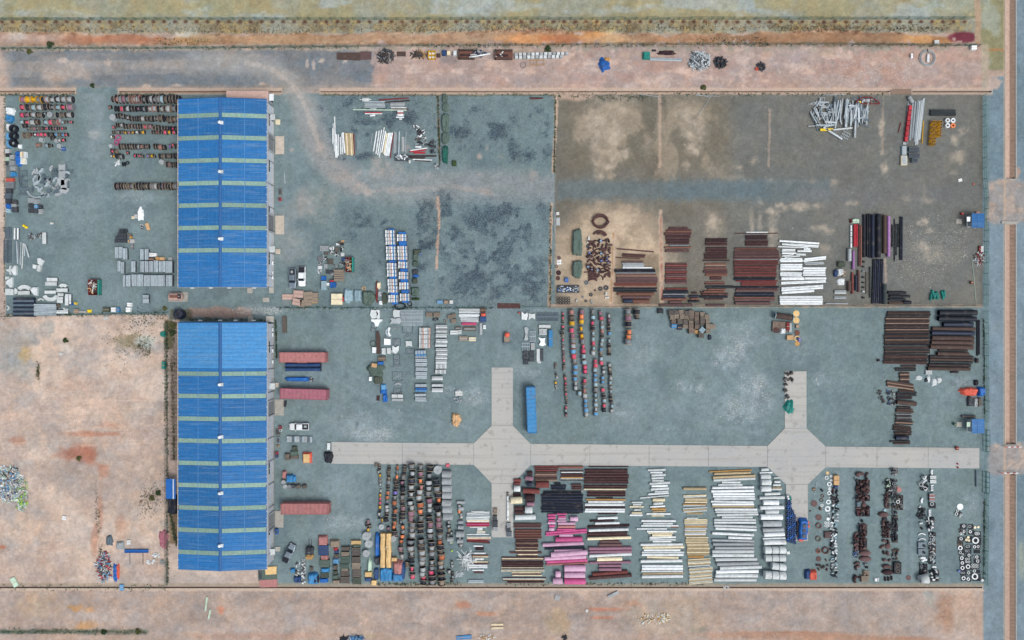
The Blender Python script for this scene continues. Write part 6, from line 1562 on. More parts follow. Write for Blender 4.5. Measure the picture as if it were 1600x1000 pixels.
for px,py,pts in((96.5,261,[(-5,-5),(0,-3),(5,-5),(5,5),(0,4),(-5,5)]),(96.5,271.5,[(-5,-5),(0,-4),(5,-5),(5,6),(-5,6)]),(95,283,[(-5,-5),(5,-6),(6,6),(-2,7),(-6,2)]),(100,289,[(-5,-8),(4,-8),(4,8),(-5,6)]),(101,297,[(-9,0),(-3,-4),(6,-3),(5,2),(0,6),(-6,4)])):
 plate(px,py,pts,.5,'ltgrey',wA,GF,'broad pale sheet fitting')
for x0,x1,y0,y1 in((29,31,262,283),(33,44,281,283.5),(29,46,293.5,296),(29,44,303,305),(55,68,283,285.5),(103.5,105,257,268),(104,106,272,278),(107,108.2,280,296),(58,66,265,269)):
 q=MB().box(-(x1-x0)/S/2,(x1-x0)/S/2,-(y1-y0)/S/2,(y1-y0)/S/2,.02,.2).build('steel_section','dgalv',None,(X((x0+x1)/2),Y((y0+y1)/2),0))
 reg(q,'straight grey steel section',wA,'steel section',GF)
for px,py,w,h in((60,267,9,7),(85,274,8,6),(110,268,9,6),(37,288,12,9),(38,299,13,6),(37,271,12,9)):
 t=empty('lattice_stand',(X(px),Y(py),0));reg(t,'small open steel frame',wA,'lattice',GF)
 a,c_=w/S/2,h/S/2
 MB().box(-a,a,-c_,-c_+.08,.05,.2).box(-a,a,c_-.08,c_,.05,.2).box(-a,-a+.08,-c_,c_,.05,.2).box(a-.08,a,-c_,c_,.05,.2).build('outer_frame','dgalv',t)
 b=MB()
 for k in range(4):
  b.box(-a+w/S*(k+.8)/5,-a+w/S*(k+.8)/5+.05,-c_+.1,c_-.1,.1,.16)
 b.build('cross_bar','dgalv',t)
wB='in the column of ladder fittings above the striped bundles'
for px,py,r0,r1,a0,a1,rg in((617,518,5,9,30,150,6),(617,530,3,6,200,340,4),(616,545,4,7.5,200,340,0),(621,580,7,10,30,150,7),(622,592,4,7,0,180,5),(622,604,3.5,6.5,25,155,0),(622,612,4,7,190,350,4),(636,498,3.5,6.5,40,140,4),(640,532,6,9.5,15,165,7),(609,519,4,7,100,260,0)):
 sector(px,py,r0,r1,a0,a1,.35,random.choice(('galv','ltgrey')),wB,GF,'curved ladder fitting' if rg else 'curved solid tray fitting',rungs=rg)
for px,py,w,h in((620,535,12,12),(618,547,12,6),(620,559,10,11),(620,566,9,8),(621,588,16,14),(621,610,12,7),(637,514,16,12),(641,549,14,8),(585,509,8,8),(583,515,7,5),(606,524,7,12)):
 t=empty('lattice_stand',(X(px),Y(py),0));reg(t,'open lattice frame',wB,'lattice',GF)
 a,c_=w/S/2,h/S/2
 MB().box(-a,a,-c_,-c_+.07,.05,.2).box(-a,a,c_-.07,c_,.05,.2).box(-a,-a+.07,-c_,c_,.05,.2).box(a-.07,a,-c_,c_,.05,.2).build('outer_frame','dgalv',t)
 b=MB()
 for k in range(5):
  b.box(-a+w/S*(k+.7)/6,-a+w/S*(k+.7)/6+.05,-c_+.1,c_-.1,.1,.16)
 b.box(-a,a,-.03,.03,.16,.2,U(.4,1.2)).box(-a,a,-.03,.03,.16,.2,-U(.4,1.2))
 b.build('cross_bar','galv',t)
wC='in the pale sheet fittings near the black hose ring'
for px,py,pts in((584,491,[(-4,-7),(4,-6),(7,-1),(4,6),(-3,7),(-6,1)]),(590,490,[(-2,-6),(3,-6),(3,8),(-1,8)]),(588.5,504,[(-9,-5),(9,-5),(8,-2),(4,0),(2,6),(-2,6),(-4,0),(-8,-2)]),(620,490,[(-6,-4),(-4,-6),(5,-5),(4,0),(5,5),(-4,6),(-6,3)]),(618,501,[(-9,-4),(0,-3),(7,-5),(9,0),(7,5),(0,4),(-9,5),(-6,0)]),
(618,546,[(-5,-6),(0,-3),(5,-6),(5,2),(0,7),(-5,3)]),(639,537,[(-5,-4),(4,-4),(5,5),(0,3),(-5,5)]),(605,534,[(-5,-5),(5,-4),(5,5),(-5,5)]),(584.5,547,[(-3,-4.5),(3.5,-4),(3,4.5),(-3,4.5)]),(599.5,549,[(-3,-5),(3,-5),(3,5),(-3,4.5)]),(607.5,548.5,[(-3,-5),(3,-5),(3,5),(-3,4)]),(608,519,[(-1,-8),(1.5,-7),(0,0),(3,6),(0,7),(-2,1)])):
 plate(px,py,pts,.55,random.choice(('offw','ltgrey','white')),wC,GF,'whitish folded sheet fitting')
lump('timber_beam',[(587.5,518),(591.5,518),(594,527),(594,553),(588.5,553),(588,535)],.6,'bark','long dark split timber beam among the pale sheet fittings','timber beam')
coil(583,537,4.5,.07,'olive','small dark hose loop beside the split timber beam',2)
coil(625.5,478.5,5,.14,'black','large black oval hose ring under the strapped packs',2,rx=1.65)
coil(640.5,475,3.2,.09,'black','small black hose ring beside the large oval one',2)
tarp(587,578,26,22,1.0,'tgreen','big dark green tarpaulin over crates beside the curved ladder pieces',lumps=5)
tarp(590,594,14,12,.9,'olive','smaller olive tarpaulin below the big dark green one',lumps=3)
tarp(594,567.5,10,6,.8,'blue','small blue tarpaulin above the dark green one',lumps=1)
carton(584.5,571,8,6,1.1,'card','cardboard box poking out above the dark green tarpaulin',rz=.1)
carton(596.5,560.5,11,7,.8,'dwood','weathered timber box above the small blue tarpaulin',name='timber_box')
carton(578.5,592,4,6,.8,'white','white sack beside the green tarpaulins',name='white_sack',cat='sack')
tarp(598.8,605,8,10,1.0,'skyb','light blue tarpaulin over a square bundle',lumps=1)
tarp(598.8,612,10,8,.9,'blue','bright blue tarpaulin below the light blue one',lumps=1)
tarp(601.5,622,7,13,.8,'blue','crumpled blue tarpaulin at the foot of the tarpaulin column',lumps=3)
lump('rusty_plate',[(588.5,618),(593.5,618),(593,626),(588,626)],.1,'drust','small rusty plate beside the crumpled blue tarpaulin','plate')
GX='loose goods around the bundles left of the branch road'
for px,py,w,h in((670.5,492,9,7),(682.5,492,10,7),(703,495,7,6),(709,502,7,6),(709,493,5,6)):
 crate(px,py,w,h,.8,'wood','in the small crates above the outer bundle column',GX)
scrap(680.5,499,9,6,.8,['charc','dgrey'],20,'little black heap of fittings under the small crates',seed=8,size=(.2,.5))
coil(696,501.5,2,.08,'wood','tiny tan rope coil near the small crates',2)
ph('in the white tubes beside the rusty floor plate','white tubes beside the entrance plate','717 750 482 489 3 offw; 717 749 490 496 3 white; 720 748 496.5 503 3 offw 1; 721 744 503.5 508 2 hpink/rpink')
carton(754.5,484.5,8,7,.8,'bark','dark brown box at the end of the white tubes',name='steel_box')
tarp(755,492,8,6,1.0,'bred','red cloth over the blue crate beside white tubes',lumps=1)
carton(755,499,9,9,1.1,'dblue','blue crate beside the white tubes',name='blue_crate',cat='crate',tape='blue')
for px,py,w,h,m,lb in((716,513,9,5,'dwood','dark timber frame under the magenta tubes'),(734,514,20,6,'dwood','long weathered timber frame under the magenta tubes'),(709.5,519.5,12,6,'white','white sheet fitting below the small crates'),(718.5,518,5,8,'offw','pointed white sheet beside the flat fitting'),(751.5,514,4,18,'ltgrey','upright pale panel right of the weathered timber frame'),(757,511,4,6,'white','small white box beside the upright pale panel'),(724,529,13,7,'wood','tan slatted crate below the white tubes'),(738,530,11,6,'cream','cream boxes on a board below the timber frame')):
 q=rrect('crate_goods',px,py,w,h,.02,.5,m);one(q,lb,'crate');rrect('edge_trim',px,py,w*.9,h*.2,.5,.54,'ltgrey').parent=q;q.children[0].location=(0,0,0)
o=one(lump('steel_plate',[(777,473.5),(813,474),(813,482),(777,482)],.05,'rust','-','plate'),'rusty brown steel plate bridging the gap in the middle fence','steel plate')
carton(811.5,489,2.5,2.5,.7,'red','small red marker right of the rusty floor plate',name='red_marker',cat='marker')
t=empty('orange_mixer',(X(792,1),Y(529,1),0));one(t,'orange topped tan machine standing alone above the branch road','machine')
MB().box(-.7,.7,-.9,.6,.3,1.3).build('body','wood',t);MB().lathe([(0,.5),(.65,.5),(.7,1.0),(.55,1.5),(0,1.55)],14,'z',(.05,.95,0)).build('hood','bred',t,smooth=True)
MB().box(-.95,.95,-1.4,-1.0,.2,.7).build('frame','dgalv',t);MB().box(-.9,-.7,-1.5,-.9,.1,.6).box(.7,.9,-1.5,-.9,.1,.6).build('wheel','tyre',t)
tarp(712.5,656.5,13,20,1.1,'card','brown cardboard covered skip above the concrete road',name='waste_skip',cat='skip',lumps=5,round_=.1)
scrap(713,657,11,18,1.5,['card','offw','cdark','dwood'],40,'loose cardboard piled on the lone brown skip',seed=12,name='cardboard_waste',cat='cardboard heap')
carton(717,615,11,7,.6,'offw','pale box with a crumpled lid above the grey lattice crate',name='pale_crate',cat='crate')
scrap(717,612,8,5,.9,['white','offw'],12,'crumpled white sheets on the pale box',seed=14,name='plastic_sheeting',cat='plastic sheeting',size=(.3,.8))
scrap(716.5,624.5,12,9,.6,['galv','dgalv','ltgrey'],40,'grey lattice crate of fittings below the pale box',seed=15,size=(.3,1.2))
tarp(512.5,715,14,18,1.3,'charc','black sheeted stack at the head of the concrete road',lumps=3)
pack(511,692,516,703,.5,'offw',1,'standing just above the black sheeted stack',GB,'y',look='bluish white panel')
pack(448,682,488,691,.5,'galv',10,'below the white pickup truck',GL,'y',name='lattice_bundle',look='long silvery lattice panel',cat='lattice panel',mats=['galv','ltgrey','dgalv'])
for px,py,w,h,m,lb in((460,701,8,8,'olive','dark olive crate, topmost of the brown trio'),(459,708.5,12,8,'tgreen','green covered crate in the brown trio'),(459.5,714.5,13,6,'dwood','tan topped crate at the foot of the brown trio'),(448.5,714,7,12,'dwood','slim weathered crate left of the green covered one'),(444,742,6,12,'salmon','pinkish carton left of the blue tarpaulin bundle'),
(479.5,715.5,14,17,'bred','orange pallet load with a tan carton on top')):
 tarp(px,py,w,h,1.0 if h>8 else.8,m,lb,cat='crate',name='covered_crate',lumps=1,round_=.1)
carton(478.5,716.5,9,13,1.35,'gold','tan carton on the orange pallet load')
tarp(452.5,748,11,12,1.3,'cblue','bright blue tarpaulin bundle beside grey round lids',lumps=1,round_=.1)
tarp(460,748.5,3.5,10,.9,'cblue','narrow blue tarpaulin strip beside the bright blue bundle',lumps=1)
for px,py,d,m in((443,753.5,7,'ltgrey'),(445.5,760.5,7,'ltgrey'),(452,761,7,'grey'),(458.5,760,6,'dgrey')):
 o=obj('steel_barrel',_fit['barrel'],m,None,(X(px,.9),Y(py,.9),0),(0,0,0),(d/S*1.2,d/S*1.2,1));reg(o,CN.get(m,'dark')+' barrel','in the string below the bright blue bundle','barrel','barrels beside the lower warehouse')
for px,py,w,h,lb in((466,760,8,9,'brown cask lying beside the string of barrels'),(476,760,10,7,'brown oval cask at the end of the barrel string')):
 o=MB().lathe([(0,-.6),(.42,-.6),(.55,-.2),(.55,.2),(.42,.6),(0,.6)],14,'x').build('timber_cask','dwood',None,(X(px,.5),Y(py,.5),.55),U(0,.4));one(o,lb,'cask')
 for q_ in(-.25,.25):
  MB().lathe([(.55,-.03),(.57,-.03),(.57,.03),(.55,.03)],14,'x',(q_,0,0),closed=True).build('hoop','dgrey',o)
for px,py,w,h,z,m,lb,cat in((437.5,299.5,4,9,.5,'dwood','weathered rack beside the upper warehouse wall','rack'),(437,311,4,5,.6,'red','small red trolley beside the upper warehouse wall','trolley'),(444.5,351,1.6,29,.0,'dgrey','',''),(431.5,713,4,5,.9,'dblue','blue bin beside the lower warehouse wall','bin'),(431.5,709,4,4,.9,'red','red bin above the blue one at the warehouse wall','bin'),(437,668,4,4,.8,'red','red drum beside the white pickup truck','drum'),
(438,672.5,4,3,.5,'offw','small pale box under the red drum','box'),(434,675,7,9,.3,'dwood','brown board beside the warehouse near the white pickup truck','board'),(434.5,688,5,10,.4,'grey','grey crate frame below the brown board','crate'),(434,697,3,3,.5,'ocre','tiny tan pot below the grey crate frame','pot'),(431.5,831,4,8,1.0,'blue','blue covered drum beside the lower warehouse wall','drum'),
(449,638,5,10,.0,'black','','')):
 if not lb:
  continue
 q=rrect('wall_side_'+cat,px,py,w,h,.02,z,m)
 one(q,lb,cat)
 e=rrect('rim',px,py,w*.7,h*.7,z,z+.03,'dgrey');e.parent=q;e.location=(0,0,0);e.rotation_euler=(0,0,0)
o=MB().tube([(X(444.5),Y(270),.06),(X(445.5),Y(287),.06)],.06,6).build('steel_bar','offw');one(o,'slim pale bar lying beside the upper warehouse','bar')
t=empty('motor_scooter',(X(447),Y(631),0),-.2);one(t,'black motor scooter parked right of the upper grey ramp','scooter')
MB().prism([(-.2,-.7),(.2,-.7),(.25,.2),(.12,.75),(-.12,.75),(-.25,.2)],.35,.8).build('body','charc',t)
MB().box(-.16,.16,-.55,.15,.8,.9).build('seat','black',t);MB().tube([(-.35,.5,1.0),(.35,.5,1.0)],.03,6).build('handlebar','dgrey',t)
for yy in(-.6,.65):
 MB().lathe([(0,-.06),(.26,-.06),(.26,.06),(0,.06)],14,'x').build('wheel','tyre',t,(0,yy,.27))
lump('plywood_sheet',[(403,888),(432,885),(433,908),(404,908)],.25,'tgreen','large green sheet at the bottom corner of the lower warehouse','sheet')
lump('plywood_sheet',[(414,886),(432,885),(432,897),(415,898)],.34,'gold','tan sheet lying on the large green sheet','sheet')
lump('plywood_sheet',[(405,906.5),(433,905),(433,917),(406,918)],.3,'salmon','reddish sheet below the large green sheet','sheet')
lump('plywood_sheet',[(404,890),(408,890),(409,904),(405,905)],.4,'dgrey','small dark board on the large green sheet','board')
for x0,x1,k in((594.5,601.5,0),(603.5,610.5,1)):
 b=MB();n_=14;vs=[]
 for i in range(n_+1):
  yy=Y(834,1.5)+(Y(887,1.5)-Y(834,1.5))*i/n_
  for j,(f,z)in enumerate(((0,.05),(.02,1.5),(.5,1.6),(.98,1.5),(1,.05))):
   vs.append((X(x0,1.5)+(X(x1,1.5)-X(x0,1.5))*f+.06*math.sin(i*.9+k),yy,z+(.05*math.sin(i*1.3+j)if j in(1,2,3)else 0)))
 b.add(vs,[(i*5+j,i*5+j+1,(i+1)*5+j+1,(i+1)*5+j)for i in range(n_)for j in range(4)])
 b.add([vs[0],vs[1],vs[2],vs[3],vs[4]],[(0,1,2,3,4)]);b.add(vs[-5:],[(4,3,2,1,0)])
 o=b.build('covered_bundle','gold');one(o,'long straw yellow covered bundle, the one %s'%('next to the blue strip' if k==0 else 'with a ring lying on it'),'covered bundle')
coil(606.5,853,3,.06,'cream','small cream ring lying on a straw yellow cover',1,z=1.7).location.z=1.66
tarp(603,898,19,22,1.3,'cblue','blue tarpaulin below the two straw yellow bundles',lumps=2,round_=.08)
tarp(589.5,852,6.5,38,1.2,'blue','long narrow blue tarpaulin beside the straw yellow bundle',lumps=2,round_=.1)
tarp(589,877,8,15,1.4,'dgrey','grey brown load on the narrow blue tarpaulin strip',lumps=3)
tarp(587.5,897,7,19,.8,'dblue','dark blue tarpaulin at the bottom of the narrow strip',lumps=2)
tarp(621.5,888,16,24,1.6,'salmon','pinkish brown tarpaulin tent beside the drum block',lumps=2,round_=.2)
tarp(626.5,893,12,30,1.0,'dblue','dark blue tarpaulin skirt beside the pinkish tent',lumps=2)
tarp(621,903,18,14,1.3,'cblue','blue foot of the pinkish tarpaulin tent',lumps=2)
carton(616,874.5,8,5,1.0,'gold','tan carton above the pinkish tarpaulin tent')
carton(584,911,7,7,1.0,'gold','square tan carton near the bottom drain',rz=.03)
carton(575.5,898,10,7,1.0,'gold','wide tan carton left of the dark blue tarpaulin')
tarp(577.5,884,6,20,.7,'mint','pale translucent sheet above the wide tan carton',lumps=3)
tarp(575,905.5,11,6,.7,'dblue','small blue sheet under the wide tan carton',lumps=1)
wD='down column %s of the crates right of the forklift'
GC='crates and covered goods right of the forklift'
for col,rows in(('one',((504,845,15,16,'salmon','T'),(505,860,14,15,'dblue','C'),(506.5,871,12,8,'salmon','T'),(507,881,14,11,'tgreen','C'),(507.5,891,13,7,'cblue','T'),(507,899,11,8,'olive','C'),(505.5,907,13,7,'blue','T'))),
('two',((522.5,850,15,12,'wood','T'),(524,858,6,5,'red','T'),(525.5,862,6,4,'dblue','T'),(525.5,869.5,6,6,'dwood','C'),(524.5,877,9,9,'skyb','T'),(523.5,886.5,6,8,'dwood','T'),(523.5,895,6,5,'olive','C'),(524,901.5,8,7,'tgreen','T'),(525,909,11,6,'wood','T'))),
('three',((540,857.5,12,5,'dwood','C'),(539,866,11,6,'wood','C'),(539,872,12,4,'tgreen','C'),(539,877.5,12,6,'tgreen','C'),(538,885.5,12,7,'tgreen','C'),(538.5,890.5,10,3,'wood','C'),(538.5,896,12,8,'dwood','C'),(538.5,906.5,13,10,'dwood','C'))),
('four',((556,848,14,5,'gold','C'),(556.5,853,12,4,'tgreen','T'),(556,862,12,12,'dwood','C'),(556,874.5,12,8,'dwood','C'),(556,884,12,9,'wood','C'),(557,895.5,12,13,'dwood','C'),(557,908,12,10,'olive','C')))):
 for px,py,w,h,m,k in rows:
  nm_=CN.get(m,{'tgreen':'green','olive':'olive','cblue':'blue'}.get(m,m))
  if k=='T':
   o=tarp(px,py,w,h,1.1,m,'-',lumps=1,round_=.12)
   reg(o,'%s%s tarpaulin bundle'%('small ' if w<8 else '',nm_),wD%col,'tarpaulin',GC)
  else:
   crate(px,py,w,h,.9,m,wD%col,GC,look='%s%s slatted crate'%('flat ' if h<5 else '',nm_))
for px,py,w,h,m,lb in((457,892,7,7,'cblue','square blue tarpaulin left of the scrap pallets'),(464,906,11,11,'dblue','round blue and white covered tub at the yard bottom'),(488.5,905,16,19,'cblue','big blue tarpaulin tent below the forklift'),(486,889,5,7,'dwood','small brown barrow above the big blue tent'),(493.5,905,8,14,'navy','dark blue side of the big blue tent')):
 tarp(px,py,w,h,1.4 if w>12 else.9,m,lb,lumps=2)
rs_=random.Random(3)
for i,(px,py)in enumerate(((465,882),(465,893),(474.5,877),(474.5,886),(474,893),(474,900),(474.5,908),(465,900))):
 scrap(px,py,7,8,.5,['galv','white','dgrey','dwood'][i%2:],26,('grey and white' if i%2==0 else 'white and dark')+' fittings heap, %s one down the small scrap pallets'%ORD[i],seed=20+i,size=(.15,.7))
for px,py,w,h,z,m,lb in((14.5,173,12,12,1.3,'white','white crumpled tarpaulin at the top of the goods along the dirt edge'),(14,185,11,12,1.2,'cblue','bright blue tarpaulin below the white crumpled one'),(13,198.5,7,12,1.0,'offw','white and brown load between two blue tarpaulins'),(13,213,8,12,1.1,'skyb','blue tarpaulin beside the black hose coils'),(13,225,7,11,.9,'skyb','pale blue tarpaulin at the foot of the coils'),
(28,240,9,8,.9,'blue','upper part of the deep blue tarpaulin beside the white pallets'),(28.5,250,9,18,1.1,'blue','long deep blue tarpaulin beside the white pallets'),(20,272,9,8,.9,'cblue','blue tarpaulin just above the orange topped box'),(12.5,322,9,8,1.0,'blue','blue tarpaulin beside the dirt edge below the grey fittings'),(12,329,8,7,.8,'ltblue','pale bluish bundle under the lower blue tarpaulin')):
 tarp(px,py,w,h,z,m,lb,lumps=3)
for i,(px,py,w,h,m)in enumerate(((11,236,6,6,'offw'),(11.5,242,6,5,'charc'),(18.5,245,7,6,'ltgrey'),(11,248,6,5,'mint'),(11,255,6,5,'dgrey'),(17.5,254.5,8,7,'ltgrey'),(12.5,264,7,5,'grey'),(19.5,263,8,6,'ltgrey'),(14.5,281,11,5,'bred'),(14.5,289,13,10,'grey'),(13,298,9,6,'dgrey'),(12,306,9,8,'dgalv'),(12,314,8,6,'dgrey'))):
 crate(px,py,w,h,.9,m,'down the crates packed along the dirt edge','crates along the dirt edge',look=CN.get(m,'grey')+' topped goods crate' if m!='bred' else 'orange red topped goods crate')
for i,(px,py,lb)in enumerate(((36,241.5,'white carton pallet load beside the deep blue tarpaulin'),(34.7,251.5,'white pallet load with a tan hole beside the deep blue tarpaulin'))):
 t=rrect('carton_stack',px,py,9,9,.02,.8,'white');one(t,lb,'pallet load')
 for k in range(5):
  e=MB().box(-.7+k*.3,-.5+k*.3,-.65,.65,.8,.92).build('carton',random.choice(('offw','card','cream')),t)
for px,py,lb in((24.5,202.5,'upper black hose coil beside the blue tarpaulins'),(24.5,213.5,'middle black hose coil beside the blue tarpaulins')):
 coil(px,py,5,.2,'black',lb,4)
t=coil(24.5,225,4.6,.22,'black','lowest black hose coil, with a pale drum inside',4)
MB().lathe([(0,0),(.35,0),(.35,.9),(0,.9)],14).build('core','ltgrey',t)
tarp(30.5,228.5,5,7,.6,'white','white cloth next to the lowest black coil',lumps=1)
for px,py,r,lb in((185.5,215.5,4.2,'larger magenta hose ring left of the upper warehouse'),(182.8,223.3,3.6,'smaller magenta hose ring under the larger one')):
 coil(px,py,r,.1,'hpink',lb,3)
carton(98.5,232.5,5,5,.5,'blue','small round blue lid below the drum rows',name='plastic_disc',cat='lid')
coil(200,254.7,2.2,.1,'black','small black ring on the gravel beside the drum rows',2)
scrap(184.5,254.5,8,6,.3,['white','offw'],10,'white bent strips lying below the magenta hose rings',seed=31,size=(.6,1.3))
for i,(px,py,w,h)in enumerate(((48,313,9,7),(48,321,8,5),(48,329,8,6),(56,315,8,7),(55.5,322.5,6,6),(55,329,7,7),(63,330.5,6,7),(62.5,323,4,5),(22,316,7,6),(21,321.5,7,5),(22,327,8,8))):
 crate(px,py,w,h,.9,'dgrey' if i%3 else 'ltgrey','among the crates around the small blue box' if i<8 else 'beside the lower blue tarpaulin','crates along the dirt edge',look='dark goods crate' if i%3 else 'pale topped goods crate')
carton(55.7,322.5,4.5,5.5,1.1,'skyb','small sky blue box on the group of dark crates',name='blue_box')
for px,py in((38.5,353),(42,355.5)):
 one(MB().lathe([(0,0),(.33,0),(.3,.5),(.0,.6)],12).build('yellow_bucket','byel',None,(X(px),Y(py),0)),'yellow bucket %s beside the white channels'%('farther' if px<40 else 'nearer'),'bucket')
for px,py in((51,370),(63,369.5)):
 scrap(px,py,8,7,.5,['dgrey','galv','dwood'],22,'small pallet of dark fittings, %s of two near the lone panel bundle'%('left' if px<60 else 'right').replace('left','outer').replace('right','inner'),seed=int(px))
carton(80.5,349,5,2.6,.2,'offw','single pale block lying alone on the gravel',name='foam_block',cat='block')
tarp(219,334,9,20,.5,'white','crumpled white sheet on the gravel left of the warehouse',lumps=4)
carton(212,338,5,6,.5,'offw','white bag beside the crumpled white sheet',name='white_bag',cat='bag');carton(207.5,340,4,4,.4,'cream','cream bag beside the crumpled white sheet',name='white_bag',cat='bag')
carton(230.5,354,5,11,.4,'card','tan board lying slanting below the crumpled white sheet',rz=-.35,name='board',cat='board')
scrap(222,354,5,8,.5,['dgrey','dwood','white'],14,'little dark heap beside the slanting tan board',seed=41,size=(.2,.6))
for r_,(xs_,py)in enumerate((((187,190,193.5,196),360.5),((185.5,190,194.5),366.5),((182,186.5,190.5,195),371.5),((181,185.5,190,194.5),376.5))):
 for px in xs_:
  crate(px,py,4,4.4,.7,'dgrey','in the four rows of small dark boxes on the gravel','small dark boxes',look='small dark lidded box')
for px,py,w,h,m,lb in((202,367,7,3,'dgrey','flat dark box beside the rows of small boxes'),(204,371,3.5,3.5,'ocre','tiny ochre box beside the rows of small boxes'),(206,377,8,6,'ltgrey','pale goods box below the tiny ochre box'),(201.5,377,3,4,'card','tan carton beside the pale goods box'),(206,385,4,9,'grey','upright grey box below the pale goods box'),(236,398,6,6,'white','white sack on the crate row end'),(241.5,398,5,5,'white','second white sack beside the dark branches'),
(236,405,9,4,'mrust','brown board under the white sacks'),(245.5,404.5,5,6,'ocre','ochre carton behind the tall bundles'),(253,404.5,8,5,'card','cardboard box behind the tall bundles'),(265.5,404.5,6,5,'ltgrey','small pale frame behind the wide bundle'),(202,476,7,6,'white','white box under the lower bundle rows near the fence')):
 carton(px,py,w,h,.6,m,lb,name='goods_box')
rs_=random.Random(44)
for k in range(34):
 px,py=rs_.uniform(52,106),rs_.uniform(262,306)
 a0=rs_.choice((0,90,180,270))+rs_.uniform(-20,20)
 r0=rs_.uniform(1.5,4)
 sector(px,py,r0,r0+rs_.uniform(2,3.4),a0,a0+rs_.uniform(70,150),rs_.uniform(.3,.7),rs_.choice(('galv','ltgrey','galv','dgalv')),wA,GF,rs_.choice(('small bent tray elbow','tight curved tray elbow')))
for px,py,w,h,lb,side in((147.5,449,17,24,'red brown skip with a teal side, full of cardboard, on the left gravel',1),(546.5,413.5,12,23,'teal sided skip with cardboard above the blue strapped packs',1)):
 t=empty('waste_skip',(X(px,1),Y(py,1),0));one(t,lb,'skip')
 a,c_=w/S/2,h/S/2
 MB().box(-a,a,-c_,c_,.05,.15).build('floor_plate','rust',t)
 MB().box(-a,-a+.08,-c_,c_,.15,1.4).box(-a,a,-c_,-c_+.08,.15,1.4).box(-a,a,c_-.08,c_,.15,1.4).build('side_wall','dred',t)
 MB().box(a-.35,a,-c_+.02,c_-.02,.15,1.45).build('teal_side','teal',t)
 scrap(px-.6,py,w*.72,h*.9,1.5,['card','offw','wood','cdark'],46,'cardboard waste heaped in the '+('left gravel' if px<300 else 'central')+' skip',seed=int(px),name='cardboard_waste',cat='cardboard heap',size=(.4,1.2)).location.z=.6
wE='among the pale fittings at the bottom of the left gravel'
for px,py,pts in((14,421,[(-6,1),(0,-1),(1,-6),(3,-6),(3,8),(1,8),(0,4)]),(21,422,[(-5,0),(-1,-3),(1,-7),(4,-7),(4,8),(0,8),(-2,3)]),(14,440,[(-6,-8),(0,-8),(0,-5),(-6,-3)]),(15,442,[(-6,-2),(-1,-6),(4,-9),(4,7),(0,7),(-3,3),(-6,2)]),(62,409,[(-4,-5),(0,-6),(6,-2),(2,6),(-3,3)]),(61,419,[(-2,-5),(3,-5),(1,6),(-4,4)]),(54,416,[(-3,-3),(3,-2),(2,4),(-3,3)]),
(12,456,[(-4,-5),(4,-5),(4,5),(-4,5)]),(18,456,[(-2.5,-5),(2.5,-4),(2.5,5),(-2,5)]),(54,456,[(-7,-3),(-3,-7),(4,-7),(4,6),(-1,5),(-4,1)])):
 plate(px,py,pts,.6,'offw',wE,GF,'pale angular sheet fitting')
for px,py,r0,r1,a0,a1 in((38,459,8,14,40,140),(98.5,452,4,9,40,140),(79,457,8,14,205,335),(63.5,472,4,6,30,150),(22,455,0.5,5,-80,80),(103,480,2.5,5,190,320),(10,481,2.5,4,-80,80)):
 sector(px,py,r0,r1,a0,a1,.5,'offw',wE,GF,'pale bowed sheet fitting')
for x0,y0,x1,y1,ax,n in((73,434,89.5,440,'x',1),(70.5,440.5,88.5,446.5,'x',1),(69.5,454,87,459,'x',1),(88,450.5,105.5,456.5,'x',1),(28,454.5,46,460.5,'x',1),(90,458,99,463,'x',1),(89,464,98,473.5,'x',2),(101.5,460,107,477,'y',1),(108,460,111,475,'y',1),(88,484.5,106,490,'x',2)):
 pack(x0,y0,x1,y1,.7,'offw',n,wE,GF,ax,look='whitish flat tray bundle')
for k in range(9):
 y0=465.5+k*3.3
 pack(20+(k%3)*.3,y0,53-(k%2)*.6,y0+3.1,1.0,'dgalv',1,'in the dark blue grey sheet stack near the dirt corner','roofing sheet stacks','x',name='sheet_bundle',look='long dark sheet strip',cat='sheet bundle',mats=['navy','dgalv'][k%2:],base='navy')
for k in range(6):
 y0=475+k*3.1
 pack(52+(k%2)*.5,y0,87+(k%3)*.4,y0+3,.9,'galv',1,'in the pale grey sheet stack beside the dark one','roofing sheet stacks','x',name='sheet_bundle',look='long pale sheet strip',cat='sheet bundle')
tarp(113.5,475,7,4,.4,'blue','small blue cloth beside the narrow upright bundles',lumps=1);carton(117.5,474.3,4,3.4,.5,'byel','bright yellow bag beside the small blue cloth',name='yellow_bag',cat='bag')
tarp(139,486,6,5,.5,'byel','bright yellow bag near the bottom fence of the left gravel',lumps=1,name='yellow_bag',cat='bag')
tarp(90,477.5,8,7,.5,'dwood','brown and grey bundle between sheet stacks and upright bundles',lumps=3)
carton(118.5,486.5,7,7,.6,'wood','hexagonal weathered box near the bottom fence',name='timber_box');carton(128,487.5,14,2.4,.3,'ltgrey','thin grey bar near the bottom fence',name='steel_bar',cat='bar')
for px,w,m,lb in((165,10,'olive','flat olive crate at the bottom fence left of the tank'),(177,7,'white','white bale at the bottom fence'),(200,7,'white','tall white box at the bottom fence'),(184,4,'cblue','small blue bundle by the bottom fence')):
 carton(px,484,w,7,.8,m,lb,name='goods_box')
t=empty('tank_trailer',(X(275,1),Y(463.5,1),0));one(t,'pinkish rusty horizontal tank on a framed slab between the warehouses','tank')
MB().box(-2.4,2.6,-1.3,1.2,0,.12).build('base_slab','concrete',t)
MB().lathe([(0,-1.9),(.5,-1.85),(.95,-1.55),(1.0,-1.3),(1.0,1.3),(.95,1.5),(.5,1.8),(0,1.85)],20,'x',(0,0,1.1)).build('tank_shell','rooftan',t,smooth=True)
